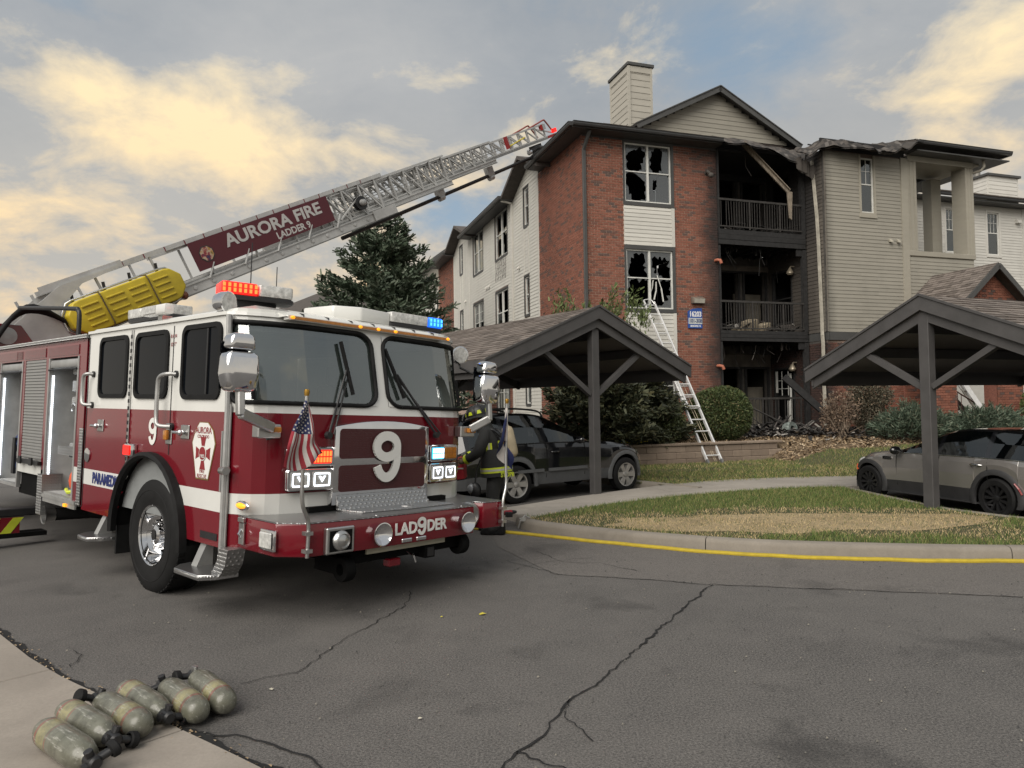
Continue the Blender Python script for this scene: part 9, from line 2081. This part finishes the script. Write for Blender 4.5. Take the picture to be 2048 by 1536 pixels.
# helmet: dome, brim, ridges, trapezoid reflectors, crest
HM = Matrix.Translation((0.265, 0, 1.635)) @ Matrix.Rotation(R(14), 4, 'Y')
q = MB(); prof = [(0.150, 0.0), (0.152, 0.03), (0.145, 0.075), (0.12, 0.12), (0.075, 0.15), (0.03, 0.162), (0.0, 0.164)]; q.lathe(prof, 28, HM @ Matrix.Diagonal((1.10, 0.95, 1, 1)), caps=False); hel = q.build('helmet', mat('helmet_black', (0.012, 0.012, 0.012), 0.45, var=0.3, scale=9), ff, smooth=60)
q = MB(); ring_o = [(0.150+(0.045 if abs(math.cos(a)) < 0.8 or math.cos(a) > 0 else 0.12))*1.0 for a in [2*math.pi*k/36 for k in range(36)]]
vs_ = []
for k in range(36):
    a = 2*math.pi*k/36; ro = 0.165+0.03+0.075*max(0, -math.cos(a))**2; vs_ += [HM @ Vector((0.163*math.cos(a), 0.14*math.sin(a), 0.012)), HM @ Vector((ro*1.05*math.cos(a), ro*0.92*math.sin(a), -0.012-0.03*max(0, -math.cos(a)))), HM @ Vector((ro*1.05*math.cos(a), ro*0.92*math.sin(a), -0.020-0.03*max(0, -math.cos(a)))), HM @ Vector((0.163*math.cos(a), 0.14*math.sin(a), -0.004))]
q.add(vs_, [(4*k+j, 4*k+(j+1) % 4, 4*((k+1) % 36)+(j+1) % 4, 4*((k+1) % 36)+j) for k in range(36) for j in range(4)]); q.build('brim', MATS['helmet_black'], hel, smooth=50)
for k in range(8):
    a = 2*math.pi*(k+0.5)/8; q = MB(); pts = []
    for (da, zz, rr_) in ((-0.20, 0.030, 0.154), (0.20, 0.030, 0.154), (0.13, 0.078, 0.147), (-0.13, 0.078, 0.147)): pts.append(HM @ Vector((1.10*(rr_+0.004)*math.cos(a+da), 0.95*(rr_+0.004)*math.sin(a+da), zz)))
    q.poly(pts); q.build('reflector', mat('helmet_lime', (0.55, 0.64, 0.03), 0.4, var=0.05, emit=(0.5, 0.6, 0.02), estr=0.0), hel)
    q = MB(); q.tube([HM @ Vector((1.10*r_*math.cos(a+0.39), 0.95*r_*math.sin(a+0.39), z_)) for r_, z_ in ((0.153, 0.02), (0.148, 0.076), (0.122, 0.122), (0.05, 0.163))], 0.007, 5); q.build('ridge', MATS['helmet_black'], hel)
# coat skirt over the hips, collar
def band(parent, z0, z1, rx, ry, cx, m, name, n=28, tilt=0.0, flare=0.0):
    q = MB(); vs_ = []
    for z_, k_ in ((z0, 1+flare), (z1, 1.0)):
        for k in range(n): a = 2*math.pi*k/n; f = 1+0.02*math.sin(a*7); vs_.append((cx+rx*k_*f*math.cos(a)+tilt*(z_-z0), ry*k_*f*math.sin(a), z_-0.02*math.cos(a)))
    q.add(vs_, [(k, (k+1) % n, n+(k+1) % n, n+k) for k in range(n)]); return q.build(name, m, parent, smooth=60)
coat = band(ff, 0.80, 1.18, 0.205, 0.235, -0.005, M_COAT, 'coat_skirt', flare=0.10, tilt=0.08)
for z0, m_, w in ((0.855, M_LIME, 0.075), (0.880, M_SILV, 0.026)): band(coat, z0, z0+w, 0.226 if m_ is M_LIME else 0.2285, 0.258 if m_ is M_LIME else 0.2605, -0.002, m_, 'hem_stripe', tilt=0.05)
band(ff, 1.42, 1.52, 0.105, 0.11, 0.15, M_COAT, 'collar', tilt=0.3, flare=0.25)
# upright back stripes
for yy in (0.13,):
    q = MB(); q.add([(-0.11, yy-0.045, 1.02), (-0.085, yy+0.07, 1.02), (-0.065, yy+0.075, 1.30), (-0.10, yy-0.045, 1.30)], [(0, 1, 2, 3)]); st_ = q.build('back_stripe', M_LIME, coat); q = MB(); q.add([(-0.114, yy-0.005, 1.02), (-0.104, yy+0.03, 1.02), (-0.092, yy+0.035, 1.30), (-0.103, yy-0.005, 1.30)], [(0, 1, 2, 3)]); q.build('silver_core', M_SILV, st_)
q = MB(); q.add([(0.0, 0.215, 1.02), (0.085, 0.222, 1.02), (0.10, 0.226, 1.27), (0.015, 0.222, 1.27)], [(0, 1, 2, 3)]); st_ = q.build('side_stripe', M_LIME, coat); q = MB(); q.add([(0.03, 0.222, 1.02), (0.055, 0.225, 1.02), (0.07, 0.229, 1.27), (0.045, 0.226, 1.27)], [(0, 1, 2, 3)]); q.build('silver_core', M_SILV, st_)
text('STOPB', 0.085, 'tail_lettering', M_LIME, coat, frame((-0.19, 0.165, 0.83), (-0.72, -0.69, 0), (0, 0, 1)), 0.002, 0.003, 0.85)
# arm, leg and cuff bands
def limb_band(a, b, f, r_, w, m, name):
    A, B_ = Vector(J[a]), Vector(J[b]); d = (B_-A).normalized(); p = A.lerp(B_, f); q = MB(); q.tube([p-d*w/2, p+d*w/2], r_, 18, caps=False); return q.build(name, m, ff, smooth=60)
for s in 'lr':
    limb_band('e'+s, 'w'+s, 0.78, 0.072, 0.05, M_LIME, 'cuff_stripe'); limb_band('k'+s, 'a'+s, 0.80, 0.094, 0.09, M_LIME, 'leg_stripe'); limb_band('k'+s, 'a'+s, 0.80, 0.096, 0.03, M_SILV, 'leg_stripe')
# boots
for s in 'lr':
    A = J['a'+s]; T0 = J['t'+s]; q = MB(); q.prism([(A[0]-0.085, 0.0), (T0[0]+0.10, 0.0), (T0[0]+0.11, 0.05), (T0[0]+0.04, 0.105), (A[0]+0.07, 0.15), (A[0]+0.07, 0.22), (A[0]-0.085, 0.22), (A[0]-0.095, 0.06)], 1, A[1]-0.055, A[1]+0.055); q.build('boot', M_RUB, ff, bevel=0.025, bseg=3)
# hands gripping a red tool bag
def hand(w, s, name='hand'):
    W_ = Vector(J[w]); fwd = Vector((0.85, -0.45*s, -0.25)).normalized(); up = Vector((0, 0, 1)); sd = fwd.cross(up).normalized()
    vs_ = [W_-fwd*0.02, W_+fwd*0.05, W_+fwd*0.085]; es = [(0, 1), (1, 2)]; rd = [0.036, 0.042, 0.036]
    palm = skinned(name, vs_, es, rd, mat('glove', (0.10, 0.075, 0.045), 0.8, var=0.2), ff, 2)
    for k in range(4):
        b0 = W_+fwd*0.09+up*(0.036-0.024*k); L = (0.036, 0.040, 0.038, 0.030)[k]; p1 = b0+fwd*L-sd*s*0.012; p2 = p1+fwd*L*0.35-sd*s*L*0.8; p3 = p2-fwd*L*0.4-sd*s*L*0.5
        skinned('finger', [b0-fwd*0.02, b0, p1, p2, p3], [(0, 1), (1, 2), (2, 3), (3, 4)], [0.011, 0.0115, 0.011, 0.010, 0.009], MATS['glove'], palm, 1)
    b0 = W_+fwd*0.03+up*0.03; skinned('thumb', [b0, b0+up*0.022+fwd*0.02-sd*s*0.02, b0+up*0.020+fwd*0.055-sd*s*0.035], [(0, 1), (1, 2)], [0.014, 0.012, 0.010], MATS['glove'], palm, 1)
hand('wl', -1); hand('wr', 1)
bagM = Matrix.Translation((-0.23, 10.02, 0)) @ Matrix.Rotation(FY, 4, 'Z')
rb = thing('red_tool_bag', 'red strapped tool bag held in front of the firefighter', 'bag', M=bagM @ Matrix.Translation((0.50, 0.03, 0.86))); q = MB(); q.prism([(-0.06, -0.10), (0.08, -0.12), (0.10, 0.10), (0.02, 0.22), (-0.05, 0.14)], 1, -0.07, 0.10); q.build('pouch', mat('bag_red', (0.42, 0.02, 0.03), 0.7, var=0.2), rb, bevel=0.025); q = MB(); q.box(0.02, 0.045, -0.072, -0.068, -0.1, 0.2); q.box(-0.05, 0.09, 0.1005, 0.104, 0.04, 0.06); q.build('strap', M_VINYL, rb)
# breathing set: cylinder and back plate, hanging mask
ba = thing('breathing_set', 'breathing air pack with pale cylinder on the firefighter back', 'air pack', M=bagM @ Matrix.Translation((-0.15, 0.02, 1.06)) @ Matrix.Rotation(R(12), 4, 'Y'))
q = MB(); q.lathe([(0.0, 0.0), (0.05, 0.008), (0.08, 0.05), (0.085, 0.1), (0.085, 0.37), (0.07, 0.42), (0.03, 0.45), (0.03, 0.47)], 24, Matrix.Translation((-0.09, 0, -0.02)), caps=False); q.build('cylinder', mat('cylinder_tan', (0.36, 0.30, 0.20), 0.5, var=0.2), ba, smooth=60); q = MB(); q.box(-0.03, 0.0, -0.12, 0.12, -0.05, 0.36); q.build('back_plate', M_BLK, ba, bevel=0.01, bseg=1)
for s in (-1, 1): q = MB(); q.tube(smooth_path([(0, s*0.10, 0.30), (0.10, s*0.13, 0.42), (0.26, s*0.14, 0.36), (0.30, s*0.13, 0.15)], 5), 0.018, 6); q.build('shoulder_strap', M_BLK, ba)
mk = thing('face_mask', 'grey breathing mask dangling at the firefighter hip', 'mask', M=bagM @ Matrix.Translation((0.26, 0.22, 0.62))); q = MB(); q.ball((0, 0, 0), (0.085, 0.075, 0.11), 16, 10); q.build('mask_shell', M_BLK, mk, smooth=60); q = MB(); q.ball((0.045, 0.02, 0.02), (0.06, 0.062, 0.075), 14, 8); q.build('visor', mat('visor_grey', (0.20, 0.21, 0.22), 0.15, var=0.1), mk, smooth=60); q = MB(); q.tube(smooth_path([(0, 0, 0.1), (-0.03, 0.0, 0.28), (-0.08, 0, 0.42)], 5), 0.012, 6); q.build('lanyard', M_BLK, mk)
